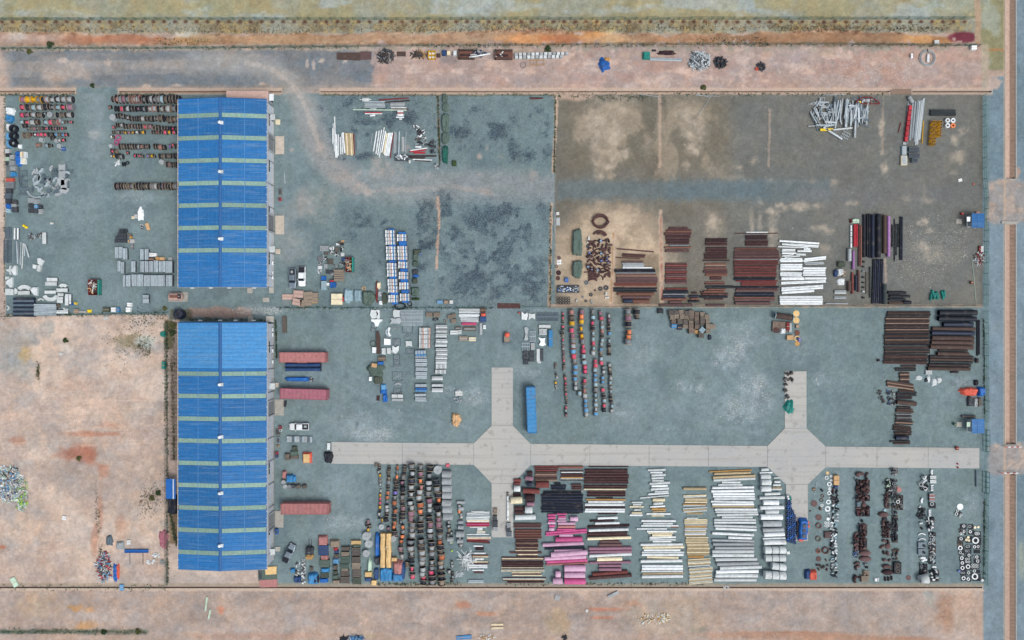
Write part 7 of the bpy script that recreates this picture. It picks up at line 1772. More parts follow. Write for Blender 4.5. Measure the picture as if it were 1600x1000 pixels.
MB().box(-1.2,1.1,-.35,.35,2.0,2.14).build('walkway','orust',t);MB().box(.8,1.7,-.6,.6,1.9,2.08).build('cover','navy',t)
for a in(-1,1):
 MB().box(a-.15,a+.15,-.8,.8,.1,.5).build('saddle','dgrey',t)
GW='slender white and steel profiles in the upper yard'
pv('in the white and cream profile group near the track',GW,'519 520.6 200 224 1 white; 520.6 522.2 193 236 1 offw 2; 522.4 524.6 182 246 1 white 2; 524.8 527 210 246 1 white 1; 527.2 529.5 210 243 1 offw; 530.8 533 214 241 1 white 1; 533.2 536 208 241 1 offw 1; 536 538.4 207 239 1 white 3; 539 552 208 242 6 dcream/cream/dcream 2; 552.4 554 209 242 1 dred 1; 555.5 556.5 214 233 1 dgalv; 558.6 559.6 217 234 1 galv')
pv('in the leaning white profile fan beside the scrap',GW,'580 581 208 226 1 ltgrey -3; 584.5 587 205 236 1 white -5; 588.5 591 204 240 1 white -5; 592 594 203 242 1 white -6; 595.5 597 199 246 1 white -8; 598 600.5 205 238 1 white -6; 600.5 603 208 240 1 cream -5; 603 611 208 243 4 white -6; 611.5 613 208 247 1 dred -5; 615 619.5 206 239 3 ltgrey/galv -1; 622 624.5 205 240 1 galv -1; 627 632 213 236 3 ltgrey/offw; 633 634.5 206 238 1 galv -1')
ph('in the level profiles topping the upper yard',GW,'562 580 154.5 156 1 white; 566 576 152 158.5 1 offw; 592 639 153.5 155.5 1 dred -3; 600 640 157.5 159.5 2 drust -3; 571 602 157.5 159.5 1 galv; 570 601 160 165.5 3 galv/ltgrey; 569 602 166 168 1 ltgrey; 552 635 170.5 172.5 1 mint 1; 578 588 168 171 1 galv; 610 633 160 166.3 3 ltgrey; 611 635 167 169 1 offw; 611 638 169.8 171.2 1 dred; 570 596 175 176.5 1 red; 570 597 176.6 178.3 1 white; 578 586 178.3 181.5 1 white -1; 621 630 172 181 3 white/salmon; 619 632 179 180 1 offw; 619 631 182 184 1 white; 624 628 184.5 187 1 white')
for i,(px,py,a_,b_,m)in enumerate(((655,205,5,4,'drust'),(651,199,6,5,'white'),(657,208,6,5,'drust'),(661,206,5,4,'white'),(656,213,7,4,'white'),(654,218,10,3,'dwood'),(662,216,5,3,'offw'),(655,224,6,5,'charc'),(664,224,7,5,'ltgrey'),(676,222,7,5,'drust'),(670,228,6,4,'charc'),(678,229,7,4,'charc'),(675,237,8,6,'charc'))):
 reg(scrap(px,py,a_+2,b_+2,.6,[m,'dgrey'],14,'-',seed=50+i,size=(.2,.8)),'small '+CN.get(m,'dark')+' scrap heap','near the earth strip of the upper yard','scrap heap','small scrap heaps in the upper yard')
ph('in the red and white offcuts beside the scrap heaps',GW,'641 668 232 234 1 white -4; 640 666 234.5 236.5 1 red -3; 646 664 237 240 2 red; 638 682 242.5 245 2 drust; 640 664 245.5 247.5 1 drust; 645 675 248.5 250.3 1 white 1; 648 672 250.5 252 1 drust 2; 648 655 223.8 225.8 1 galv; 649 658 227.5 231 1 white')
t=rrect('gridded_pallet',627.5,246,21,10,.02,.5,'dgrey');one(t,'dark framed tray of white odds and ends under the profile fan','pallet load')
scrap(627.5,246,19,8,.4,['white','ltgrey','galv'],30,'white odds and ends in the dark framed tray',seed=77,size=(.15,.7)).location.z=.5
carton(640,252.5,2.5,4,.6,'white','white canister beside the dark framed tray',name='canister',cat='canister')
scrap(682,259,10,9,.4,['ltgrey','dgrey','galv'],30,'grey offcut heap at the end of the earth strip',seed=78,size=(.2,.7))
for px,py,w,h,m,z,lb in((695,153,8,14,'tgreen',.8,'topmost green sheeted bundle along the earth strip'),(696,167.5,10,12,'tgreen',.8,'second green sheeted bundle along the earth strip'),(695.5,191,11,30,'tgreen',1.0,'long green sheeted bundle in the middle of the strip'),(695.5,215.5,11,17,'tgreen',1.0,'green sheeted bundle with a tan fold'),(695.5,240.5,9,27,'fgreen',1.1,'darkest green covered stack at the strip end')):
 tarp(px,py,w,h,z,m,lb,lumps=3,round_=.1)
tarp(709.5,254.5,7,9,.8,'leaf','small bright green covered cart beside the green stack',lumps=1)
ph('lying alone near the top drain',GW,'827 849 152 153.5 1 drust; 828 848 153.6 154.8 1 dred -1')
wF='among the small goods above the two pickup trucks'
for i,(px,py,w,h,m)in enumerate(((530,379.5,5,4,'dwood'),(535,377,4,3,'card'),(527.5,381.5,5,3,'white'),(534,381,5,4,'charc'),(506,388,13,8,'ltgrey'),(519.5,388,8,7,'white'),(526,390,5,7,'dwood'),(534,389.5,6,6,'dgrey'),(535,397.5,5,5,'white'),(518,395,5,6,'wood'),(509.5,396,5,4,'dwood'),(527,397,6,8,'dgrey'),(500,404.5,7,7,'grey'),(509,404.5,5,6,'dgrey'),(516,409,8,8,'dwood'),(500,411.5,9,5,'offw'),(499.5,418,6,5,'white'),(500,424.5,6,5,'white'),(509,416,5,6,'ltgrey'),(525.5,416,7,5,'offw'),(537,405,6,5,'dblue'),(535.5,411.5,9,6,'dgrey'),(514,425,9,5,'dgrey'),(519,428,5,4,'ltgrey'))):
 if i%2 and h>4:
  reg(scrap(px,py,w,h,.6,[m,'dgrey','offw'],16,'-',seed=100+i,size=(.15,.6)),CN.get(m,'dark')+' mixed fittings heap',wF,'fittings heap','small goods above the pickup trucks')
 else:
  crate(px,py,w,h,.6,m,wF,'small goods above the pickup trucks',look=CN.get(m,'dark')+' boxed goods')
o=MB().tube([(X(504.5),Y(392),.05),(X(507),Y(424),.05)],.07,6).build('steel_bar','galv');one(o,'long slim bar lying between the small goods','bar')
crate(529,430,14.5,17,1.3,'wood',wF,'small goods above the pickup trucks',look='large square weathered crate')
tarp(505,434.5,8,7,.9,'blue','dark blue sheet above the pale tabletop box',lumps=1)
carton(506,446,8,14,.9,'ltblue','pale bluish panel box near the white pickup',name='panel_box')
carton(512.5,444,4,4,.6,'white','small white drum beside the pale bluish panel box',name='white_drum',cat='drum')
tarp(519.5,444.5,10,10,.9,'blue','blue tarpaulin with a red corner beside the square crate',lumps=3);tarp(518,439,7,4,.9,'red','red cloth lying on the blue tarpaulin',lumps=1);coil(525,443.5,2.6,.05,'grey','grey wire ring on the edge of the blue tarpaulin',2)
for px,py,w,h,z,m,rz,lb in((450,464,18,8,.3,'rooftan',0,'pinkish board at the outer end of the cardboard row'),(466,459.5,15,11,.9,'rooftan',.05,'pinkish cardboard stack above the cardboard row'),(481,462,14,12,1.0,'wood',-.1,'weathered square board stack in the cardboard row'),(491.5,465,10,15,.8,'wood',0,'brownish upright stack at the inner end of the cardboard row'),(464,472,14,10,.9,'rooftan',.2,'pinkish cardboard stack at the lower edge by the fence'),
(472,474,6,11,.9,'wood',-.08,'narrow tan stack at the lower edge by the fence'),(481,473,12,9,.9,'wood',0,'brownish low stack beside the narrow tan one'),(491,470.5,8,6,.7,'ocre',0,'ochre box in the corner of the cardboard row'),(526,467.5,17,17,1.0,'cream',0,'square cream canvas topped crate'),(536,467.5,2.5,7,.8,'red',0,'narrow red box beside the cream topped crate')):
 o=carton(px,py,w,h,z,m,lb,rz=rz,name='board_stack',cat='board stack',tape='dwood')
tarp(543.5,462,14,22,1.1,'ltblue','greyish blue crumpled sheet beside the cream topped crate',lumps=4);tarp(558.5,461.5,12,20,1.1,'ltblue','flatter greyish blue sheet right of the crumpled one',lumps=1)
tarp(575,465,20,23,1.2,'tgreen','wide dark green tarpaulin above the middle fence',lumps=4)
coil(568.5,450.5,2.8,.1,'card','tan ringed box above the wide green tarpaulin',2)
for px,py,w,h,m,z,lb in((588.5,456,3,34,'dred',.7,'upright red edged rack beside the blue strapped packs'),(591.5,446,6,11,'cream',.8,'cream cloth on the red edged rack'),(593,459,6,9,'ltgrey',.6,'pale clutter below the cream cloth'),(594.5,473,6,7,'white',.6,'small white crate at the foot of the red edged rack'),(600.5,466,7,18,'olive',.8,'dark green folded sheet beside the strapped packs')):
 tarp(px,py,w,h,z,m,lb,lumps=2)
for px,py,w,h,m,lb in((651,394,12,9,'olive','dark green load, topmost in the row right of the strapped packs'),(649,402,8,12,'tgreen','green load below the topmost dark one'),(649,412,9,9,'tgreen','green load with whitish sides above the grey one'),(648.5,425,9,9,'dgrey','grey load above the small blue sheet'),(649,431,9,5,'blue','small blue sheet in the row right of the strapped packs'),(648,438.5,8,9,'olive','dark olive load below the small blue sheet'),(648,455,12,14,'tgreen','long green load near the middle fence'),(649,467,12,4,'leaf','narrow mossy load at the foot of the row')):
 tarp(px,py,w,h,.9,m,lb,lumps=2)
carton(656,396.5,3.5,3,.6,'blue','tiny blue box beside the topmost dark green load',name='blue_box')
for px,w,m,lb in((687.5,9,'skyb','bright blue box near the middle fence'),(697,7,'wood','tan box beside the bright blue one'),(705,5,'offw','pale box at the end of the three by the fence')):
 carton(px,472,w,5,.8,m,lb,name='goods_box')
for a,c_,lb in(((1000,147.5),(1033,151.5),'pale bar lying just inside the top drain'),((1114,146),(1091,180),'long pale bar lying slanting across the brown yard'),((1087,147),(1110,152),'short pale bar crossing the top of the long slanting one'),((1087,149),(1125,150.5),'thin bar beside the crossed pale bars'),((1285,148.5),(1320,148),'thin pale bar above the silvery scaffold heap')):
 o=MB().tube([(X(a[0]),Y(a[1]),.07),(X(c_[0]),Y(c_[1]),.07)],.08,6).build('steel_bar','ltgrey');one(o,lb,'bar')
GV='silvery scaffold pieces in the brown yard'
rs_=random.Random(9)
for i in range(150):
 zone_=rs_.random()
 if zone_<.45:
  x0=rs_.uniform(1300,1352);y0=rs_.uniform(166,186);L=rs_.uniform(10,34);a=rad(90+rs_.gauss(0,9))
 elif zone_<.65:
  x0=rs_.uniform(1268,1306);y0=rs_.uniform(160,178);L=rs_.uniform(6,18);a=rad(rs_.choice((0,0,90))+rs_.gauss(0,14))
 elif zone_<.85:
  x0=rs_.uniform(1268,1300);y0=rs_.uniform(176,198);L=rs_.uniform(6,22);a=rad(rs_.choice((60,75,0))+rs_.gauss(0,10))
 else:
  x0=rs_.uniform(1318,1354);y0=rs_.uniform(160,200);L=rs_.uniform(5,16);a=rs_.uniform(0,3.1)
 q=rs_.choice((1.1,1.4,1.8,2.4))/S/2
 z=rs_.uniform(.05,.8)
 if i<10 and zone_<.45:
  L=38
 o=MB().box(-L/S/2,L/S/2,-q,q,-q*.6,q*.6).build('scaffold_section',rs_.choice(('galv','silver','ltgrey','dgalv','galv')),None,(X(x0),Y(y0),z+.1),-a)
 sz='long' if L>24 else('short' if L<12 else 'medium')
 dr='upright' if abs(math.degrees(a)-90)<25 else('level' if abs(math.degrees(a))<25 or abs(math.degrees(a))>155 else 'slanting')
 reg(o,'%s %s %s scaffold bar'%(sz,'broad' if q>.14 else 'slim',dr),'from the top of the silvery scaffold heap','scaffold bar',GV)
for a,c_,w,m,lb in(((1321,157),(1320,200),3.4,'silver','broadest silvery beam standing upright in the scaffold heap'),((1336,166),(1334,216),2.4,'silver','long silvery beam reaching below the scaffold heap'),((1285,200),(1314,218.5),2.4,'silver','silvery beam slanting out below the scaffold heap'),((1354,166),(1352,196),2.0,'galv','outer upright beam at the edge of the scaffold heap'),((1280,204),(1300,203.5),3.4,'byel','bright yellow beam under the scaffold heap'),((1296,204.5),(1330,201),2,'offw','whitish beam beside the bright yellow one')):
 A,B=Vector((X(a[0]),Y(a[1]))),Vector((X(c_[0]),Y(c_[1])));d=B-A
 o=MB().box(0,d.length,-w/S/2,w/S/2,.5,.72).build('scaffold_beam',m,None,(A.x,A.y,0),math.atan2(d.y,d.x));one(o,lb,'beam')
 MB().box(0,d.length,-w/S/2-.02,-w/S/2+.04,.72,.78).box(0,d.length,w/S/2-.04,w/S/2+.02,.72,.78).build('flange_edge',m,o)
ladder(1314,207,1327,216,5,'ltgrey','lying at the foot of the silvery scaffold heap',GV,look='pale lattice grate').rotation_euler=(0,0,-.5)
ladder(1279,153,1289,160,3,'ltgrey','at the top corner of the silvery scaffold heap',GV,look='small square lattice frame',mid=False)
t=empty('crane_jib_section',(X(1354),Y(158),0));one(t,'dark red arched steel truss beside the silvery scaffold heap','steel truss')
b=MB()
pts=[(-3.2,-.85),(-2.6,.1),(-1.6,.7),(-.4,.9),(.8,.85),(2.0,.4),(2.9,-.3),(3.2,-.85)]
b.tube([(x,y,.5)for x,y in pts],.13,6);b.tube([(-3.2,-.85,.5),(3.2,-.85,.5)],.13,6)
b.build('outer_chord','dred',t)
for x,y in pts[1:-1]:
 MB().tube([(x,y,.5),(x,-.85,.5)],.09,5).build('web_bar','dred',t)
MB().box(-1.0,.6,-.3,.35,.3,.5).build('grate','ltgrey',t);MB().box(-2.2,-1.7,-.6,-.2,.3,.55).build('yellow_box','byel',t)
ph('above the dark red truss',GV,'1330 1372 152.5 154 1 dgalv; 1335 1370 154.5 155.7 1 ltgrey')
pv('in the leaning pole bundle of the brown yard','long poles in the north of the brown yard','1416.5 1418.5 157 222 2 galv -4; 1419 1421.5 160 226 2 galv/dgalv -5; 1423 1426 157 220 2 galv/ltgrey -5; 1427 1429.5 158 216 2 galv/ltgrey -5; 1430.5 1433 156 222 2 galv -6'+'; 1433 1436 157 226 2 offw/galv -7; 1436 1439 156 226 2 offw/ltgrey -8; 1439 1442 153 218 2 offw/galv -7; 1441 1442.6 189 224 1 yel -2; 1405 1406.4 192 207 1 dred -4; 1421 1427 151 160 1 ltgrey 6')
t=empty('red_beam',(X(1417),Y(194),0),0);one(t,'red sectional beam lying along the leaning pole bundle','beam')
for k in range(7):
 q=MB().box(-.38,.38,-.58,.58,.1,.75).build('red_section','red',t,(.55-k*.17,4.1-k*1.35,0),-.09)
MB().box(-.4,.4,-.3,.3,.05,.3).build('foot','ltgrey',t,(-.75,-5.1,0))
for px,py,w,h,m,z,lb in((1413,235,7,14,'ltblue',.5,'bluish white panel below the red sectional beam'),(1413,250.5,9,14.5,'cream',.6,'pale framed panel below the bluish white one'),(1429,233,16,6.5,'dgalv',.8,'dark grey cabinet, topmost of the three'),(1429,242.5,17,7,'dgalv',.8,'dark grey cabinet with a white patch'),(1430,250.5,9,6,'dgalv',.9,'smallest dark grey cabinet, lowest of the three')):
 q=rrect('panel_box',px,py,w,h,.02,z,m);one(q,lb,'cabinet' if 'cabinet' in lb else 'panel')
 e=MB().box(-w/S/2+.12,w/S/2-.12,-h/S/2+.12,h/S/2-.12,z,z+.04).build('lid','ltgrey' if 'pale' in lb or 'bluish' in lb else 'dgrey',q)
for k in range(3):
 pack(1454.5,171+k*3.2,1493.5,174+k*3.2,.6,'blkg',2,'beside the yellow pipe ends','dark slotted beams','x',name='slotted_beam',look='long dark slotted beam',cat='beam',base='black')
for i,(px,py)in enumerate([(1457+dx*3.2-r_*.35,190+r_*4.4)for r_ in range(9)for dx in range(3)]+[(1468+dx*3.2-r_*.3,190+r_*4.4)for r_ in range(6)for dx in range(2)]):
 r_=.29
 o=MB().lathe([(r_,0),(r_,.9),(r_*.78,.9),(r_*.78,.3),(0,.3),(0,0)],10).build('pipe_stub','yel' if i%2 else 'ocre',None,(X(px,.9),Y(py,.9),0))
 MB().lathe([(r_*.76,.31),(0,.31)],10).build('dark_core','drust',o)
 reg(o,'yellow rimmed pipe stub' if i%2 else 'ochre rimmed pipe stub','down the stub block beside the dark slotted beams','pipe stub','yellow pipe stubs')
for px,py,m in((1481,188,'white'),(1489.5,188,'white'),(1481,196,'white'),(1489.5,196,'orange')):
 o=MB().lathe([(.6,0),(.62,.6),(.3,.62),(.3,0)],16,closed=True).build('coil_spool',m,None,(X(px,.6),Y(py,.6),0));reg(o,'white ringed spool' if m=='white' else 'orange centred spool','in the square of four beside the pipe stubs','spool','four spools')
carton(1500.5,281.5,6,4.5,.2,'white','small white sheet lying on the brown yard near the fence',rz=-.3,name='white_sheet',cat='sheet');carton(1521.5,287.5,3,2,.2,'red','tiny red scrap near the canal side fence',name='red_scrap',cat='scrap')
scrap(1529,403,16,20,.7,['ltgrey','dred','dwood','offw'],70,'tangled heap of white and red bars against the fence',seed=200,size=(.4,1.5));carton(1535,389,4,9,.5,'offw','white board leaning above the tangled heap',name='board',cat='board');carton(1531.5,389,2.5,9,.5,'dred','red board beside the white one above the heap',name='board',cat='board')
o=MB().tube([(X(1518),Y(405),.1),(X(1521),Y(430),.1),(X(1524.5),Y(472),.1)],.06,5).build('hose','mint');one(o,'thin pale hose running down from the tangled heap','hose')
carton(1519.5,441.5,4,4,.7,'orust','small orange brown drum beside the pale hose',name='rusty_drum',cat='drum')
for i,(px,py,w,h,a)in enumerate(((1455,463,3,13,.1),(1458.5,459,3,14,-.3),(1461,462,3,12,.2),(1464.5,461,3,13,-.1),(1466.5,463,3,10,.1),(1473,461,3,15,-.2),(1476,459,3,12,-.1))):
 o=tarp(px,py,w,h,.6,'teal','-',lumps=1,rz=a,name='green_sack');reg(o,'slim teal green sack','in the two clusters above the slim brown pipes','sack','teal sacks')
GCURV='curved rusty pipe pieces'
wG='at the top of the curved pipe field'
for px,py,rx,a0,a1,z in((938,351,13,20,160,.0),(938,347.5,11.5,20,160,.6),(938,345,11.5,200,340,.0),(938,342.5,13,195,345,.6),(937,372,11,20,150,.0),(937,374,9,30,120,.5)):
 n_=14
 pts=[(rx/S*math.cos(rad(a0+(a1-a0)*k/n_)),rx*.98/S*math.sin(rad(a0+(a1-a0)*k/n_)),.28+z)for k in range(n_+1)]
 o=MB().tube(pts,.26,9).build('curved_pipe','rust',None,(X(px),Y(py),0),smooth=True);reg(o,'long hoop shaped rusty pipe',wG,'curved pipe',GCURV)
rs_=random.Random(5)
for j in range(10):
 y0=377+j*6
 for k in range(7):
  px=921+k*5.3+rs_.uniform(-1.5,1.5)-(1.5 if j>3 else 0);py=y0+rs_.uniform(-1.6,1.6)
  if j==9 and k<3:
   continue
  kd=rs_.choice(('bend','elbow','bend','arc','tee','reducer'))
  fitting(kd,px,py,rs_.choice((7,8,9))if kd not in('arc','tee')else 6,rs_.choice(('rust','drust','rust','mrust')),'in the bent pipe field',GCURV)
for k in range(4):
 n_=10
 pts=[((8.2)/S*math.cos(rad(35+110*i/n_)),6/S*math.sin(rad(35+110*i/n_)),.25)for i in range(n_+1)]
 o=MB().tube(pts,.24,8).build('curved_pipe','rust',None,(X(926),Y(432+k*3.4),0),smooth=True);reg(o,'nested bowed rusty pipe','in the nest at the foot of the curved pipe field','curved pipe',GCURV)
for px,py,m in((939,376,'skyb'),(939.5,396,'skyb'),(921,395,'blue'),(940,407.5,'blue'),(948,407,'dblue'),(919,417,'skyb'),(934,422,'skyb'),(949,403,'dblue'),(925,421,'dblue'),(931,423,'charc'),(924,398,'navy'),(951,410,'dblue')):
 carton(px,py,3.2,2.8,.9,m,'-',name='flange_bundle')
fitting('reducer',920,372,7,'white',wG,GCURV,90);fitting('tee',920,378,6,'white',wG,GCURV,0);fitting('cover',918.5,384.5,5.5,'dgrey','below the white fittings by the curved pipes',GCURV)
for px,py,w,h,rz_,lb in((902.5,378.5,15,42,.0,'longer green sheeted bundle on the tan ground'),(902.5,420,15,27,.05,'shorter green sheeted bundle on the tan ground')):
 tarp(px,py,w,h,1.3,'tgreen',lb,lumps=2,rz=rz_,round_=.08)
o=MB().box(-.12,.12,-2.8,2.8,.02,.3).build('steel_channel','ltgrey',None,(X(867),Y(348),0));one(o,'long grey channel at the edge of the tan ground','channel')
carton(872,346,6,12,.3,'ltgrey','grey panels beside the long grey channel',name='panel_box',cat='panel');carton(871.5,333.5,4.5,4,.5,'white','white box above the grey panels',name='white_box')
for kd,px,py,d,m in(('cover',873.5,402.5,6,'mrust'),('ring',869.5,416,5,'mrust'),('cover',873,426,8,'drust'),('cover',872,434.5,7,'rust'),('flange',916.5,441.5,7,'dgalv'),('flange',938.5,451,7,'dgrey'),('flange',947.5,449.5,8,'dgrey'),('flange',923.5,460.5,6,'dgrey'),('flange',915.5,470,4.5,'dgrey'),('flange',910.5,464,4,'grey'),('valve',930,453.5,5,'drust'),('tee',924.5,472,6,'ltgrey'),('reducer',947,459,7,'offw'),('tee',948.5,465,6,'white'),('elbow',901,469.5,6,'offw')):
 fitting(kd,px,py,d,m,'scattered around the foot of the curved pipe field','loose fittings on the tan ground')
for px,py in((872,408),(875.5,407.5),(872,412),(875.5,411.5)):
 fitting('cover',px,py,3.6,'white','in the tight square of four on the tan ground','loose fittings on the tan ground')
carton(885.5,437.5,5.5,6.5,.8,'blue','bright blue box alone on the tan ground',name='blue_box')
t=rrect('gridded_pallet',887.5,451.5,35,12,.02,.3,'dgrey');one(t,'long low tray of white and blue fittings on the tan ground','pallet load')
scrap(882,451.5,22,10,.5,['white','blue','charc','offw'],60,'white and blue fittings in the long low tray',seed=210,size=(.15,.5)).location.z=.3
scrap(899,451.5,10,10,.4,['ltgrey','galv'],26,'pale grey fittings at the end of the long low tray',seed=211,size=(.15,.5)).location.z=.3
for j in range(3):
 for k in range(5):
  fitting('ring',871.8+k*4.3,465.5+j*4,4.4,'charc','in the black rings packed near the tan corner','loose fittings on the tan ground')
for py,m in((409,'black'),(416.5,'navy'),(424,'ltgrey'),(433,'navy'),(441.5,'blkg'),(449,'black'),(455.5,'white'),(465,'charc')):
 fitting('valve',1349.5,py,6,m,'down the valve string between upright pipes','valves between the upright pipes',0)
for px,py,w,h,m,z,lb in((1315,413,13,9,'olive',.9,'dark grey green sheeted crate beside the upright pipes'),(1306,427,5,11,'dblue',.8,'dark blue edged load left of the white boxes'),(1313.5,425,10,11,'offw',1.0,'white box beside the dark blue edged load'),(1319,427,6,10,'wood',1.0,'tan box beside the white box'),(1314,440,12,11,'white',.5,'white crumpled heap below the tan and white boxes'),(1337,345,12,7,'mint',.7,'pale bundle with red and blue ends above the red pipes'),(1330,345,2.5,6,'dred',.7,'small dark red end of the pale bundle')):
 tarp(px,py,w,h,z,m,lb,lumps=2,round_=.1)
wH='in the crowd of weathered crates above the gravel'
for px,py,w,h in((1049,489,8,8),(1057.5,489,8,8),(1065.5,488.5,8,8),(1074,490,8,8),(1081,491,7,12),(1089,491,7,7),(1098,492,7,8),(1105,495,7,7),(1051.5,496,8,7),(1057.5,494.5,7,6),(1066,494.5,7,7),(1073.5,497,7,6),(1080.5,498,6,7),(1089,499.5,7,10),(1098,500,7,10),(1106,502,6,7),(1053,502.5,7,6),(1063,502,8,8),(1071.5,503.5,7,8),(1080,504.5,7,10),(1089,505.5,6,6),(1097.5,505,6,6),(1071,510,8,6),(1080,510,7,8),(1089.5,510.5,7,7),(1107.5,510,8,7),(1114.5,510.5,7,7),(1081.5,517.5,9,7),(1106.5,517.5,7,6),(1096,523,8,9)):
 crate(px,py,w,h,U(.9,1.4),random.choice(('wood','plank','wood','dwood')),wH,'weathered crates above the gravel',rz=U(-.06,.06),look='weathered slatted crate')
crate(1097.5,515.5,7.5,7.5,1.5,'ltblue',wH,'weathered crates above the gravel',rz=.7,look='turned bluish grey crate')
carton(1053.5,509.5,8,6,.9,'cblue','bright blue crate below the weathered crates',name='blue_crate',cat='crate');carton(1062.5,512,7,7,.8,'navy','dull navy crate beside the bright blue crate',name='blue_crate',cat='crate');carton(1088,518.5,6,6,.9,'ocre','ochre crate at the lower edge of the crate crowd',name='ochre_crate',cat='crate')
tarp(1109,527,6,8,.4,'navy','crumpled dark cloth below the crate crowd',lumps=2);crate(1032.5,486,8,7,.8,'charc',wH,'weathered crates above the gravel',look='lone dark crate')
pipe(1211,492.5,1239,496.5,9,'bark','beside the yellow lids','brown vessel above the crossroads')
for px,py in((1210.5,492.5),(1238,496.5)):
 o=obj('end_ring',_fit['ring'],'ltblue',None,(X(px,1),Y(py,1),.85),(0,math.pi/2,-.14),(.92,.92,.5));reg(o,'pale blue end ring','round the thick brown vessel','ring','end rings')
t=rrect('timber_deck',1222,510.5,30,16,.02,.5,'dwood',.05);one(t,'weathered timber deck of planks below the brown vessel','deck')
for k in range(14):
 MB().box(-2.4+k*.34,-2.4+k*.34+.3,-1.3,1.3,.5,.56).build('plank','plank',t)
fitting('cover',1214.5,516,9,'rust','lying on the timber deck','lids above the crossroads',z=.56);o=tarp(1223,517,9,9,.8,'white','white cloth on the timber deck',lumps=2);o.location.z=.3
carton(1231.5,510,5,12,.9,'dred','dark red box on the edge of the timber deck',name='red_box');carton(1235,512,4,14,.8,'ltgrey','grey panel at the edge of the timber deck',name='upright_panel',cat='board')
for kd,px,py,d,m in(('cover',1246,490,10,'gold'),('cover',1246,500.5,10,'gold'),('cover',1247,520,8.5,'orust'),('ring',1246.8,529,9,'gold'),('cover',1247,537,7.5,'ocre')):
 fitting(kd,px,py,d,m,'down the column of round lids above the crossroads','lids above the crossroads')
carton(1246.5,510,5,6,.5,'wood','weathered box between the golden lids',name='timber_box');carton(1235,527.5,10,7,.7,'card','tan box with dark edges below the timber deck',name='tan_box');carton(1249.5,531,3,6,.7,'purple','small purple box beside the lid column',name='purple_box')
for i,(px,py,w,h)in enumerate(((1230,584,9,6),(1236,583,5,5),(1228,593,9,7),(1236.5,593.5,6,7),(1227,601.5,6,5),(1227,609.5,6,6),(1230,619.5,7,8))):
 reg(scrap(px,py,w,h,.8,['charc','dgrey','dwood'],22,'-',seed=300+i,size=(.2,.7)),'dark heap of machine parts','down the branch edge above the teal sheet','machine parts','dark machine parts on the branch road')
tarp(1234.5,636,15,22,1.2,'teal','teal crumpled tarpaulin on the concrete branch road',lumps=5,round_=.25)
for r_ in range(22):
 for k in range(4):
  px=1231.5+k*3.5+(r_%2)*.9;py=786+r_*3.35-10
  if r_<6 and k>1:
   continue
  if r_<8 and r_>=6 and k>2:
   continue
  py+=k*.8
  m='dblue' if(r_+k)%5 else 'blue'
  if r_<2:
   m=('white','teal','white','teal')[k]
  o=obj('plastic_drum',_fit['barrel'],m,None,(X(px,.9),Y(py,.9),.01),(0,0,0),(.66,.66,.9))
  reg(o,{'dblue':'dark blue','blue':'bright blue','white':'white','teal':'teal'}[m]+' plastic drum','down the drum block on the lower branch road','drum','blue drums on the branch road')
t=rrect('steel_grate',1238.5,836.5,7,7,.12,.4,'dgalv');one(t,'small square grate on the lower branch road','grate')
MB().box(-.5,-.44,-.5,.5,.4,.45).box(-.03,.03,-.5,.5,.4,.45).box(.44,.5,-.5,.5,.4,.45).box(-.5,.5,-.03,.03,.4,.44).build('bar','grey',t)
carton(1232,864,4,4,.5,'white','small white block right of the banded pipe sections',name='white_block',cat='block')
tarp(1270.5,899.5,14,16,1.2,'bred','red tarpaulin with blue marks near the bottom drain',lumps=3);tarp(1263,898.5,9,16,1.1,'dblue','blue half of the red and blue tarpaulin load',lumps=2)
for y0,y1 in((775,783),(784,795),(796,807),(808,813)):
 pipe(793.3,y0,793.3,y1,3.4,'white','in the line of white tubes on the left branch road','white tubes on the branch road',z0=.1)
carton(793.3,771.5,3,4,.5,'dgrey','dark head of the white tube line',name='valve_head',cat='fitting')
for i,(px,py,w,h,m)in enumerate(((774,799,6,8,'wood'),(773.5,809.5,6,7,'dgrey'),(773.5,819,8,9,'dgrey'),(774,827,7,6,'ltgrey'),(795,821,6,7,'ltgrey'),(794.5,827.5,7,7,'dgrey'),(796,835,7,7,'dgalv'))):
 crate(px,py,w,h,.8,m,'along the edges of the left branch road','crates on the left branch road',look=CN.get(m,'grey')+' steel crate')
carton(1496,700.5,4,5,.5,'dred','small dark red heap on the concrete road near the gate',name='red_heap',cat='heap',z0=.1)
for px,py in((1495.5,724.5),(1495.5,730)):
 o=MB().lathe([(.25,0),(.06,.6),(0,.6)],10).build('traffic_cone','red',None,(X(px),Y(py),.1));reg(o,'red traffic cone','near the end of the concrete road','cone','cones on the road')
scrap(730,874,22,24,.5,['ltgrey','offw'],46,'pale grey splayed bars beside the loose drums',seed=401,size=(1.2,3.4));scrap(718,896,13,11,.3,['ltgrey','galv'],22,'small heap of curved pale strips near the bottom drain',seed=402,size=(.5,1.6))
carton(699.5,727.5,5,5,.5,'rpink','pink cloth above the battened drums',name='pink_cloth',cat='cloth');carton(705.5,848,3.5,2,.3,'lime','lime green bag beside the battened drums',name='lime_bag',cat='bag');carton(706,861,2.5,2.5,.3,'lime','tiny lime green bag below the other green one',name='lime_bag',cat='bag')
wK='between the entrance plate and the reel columns'
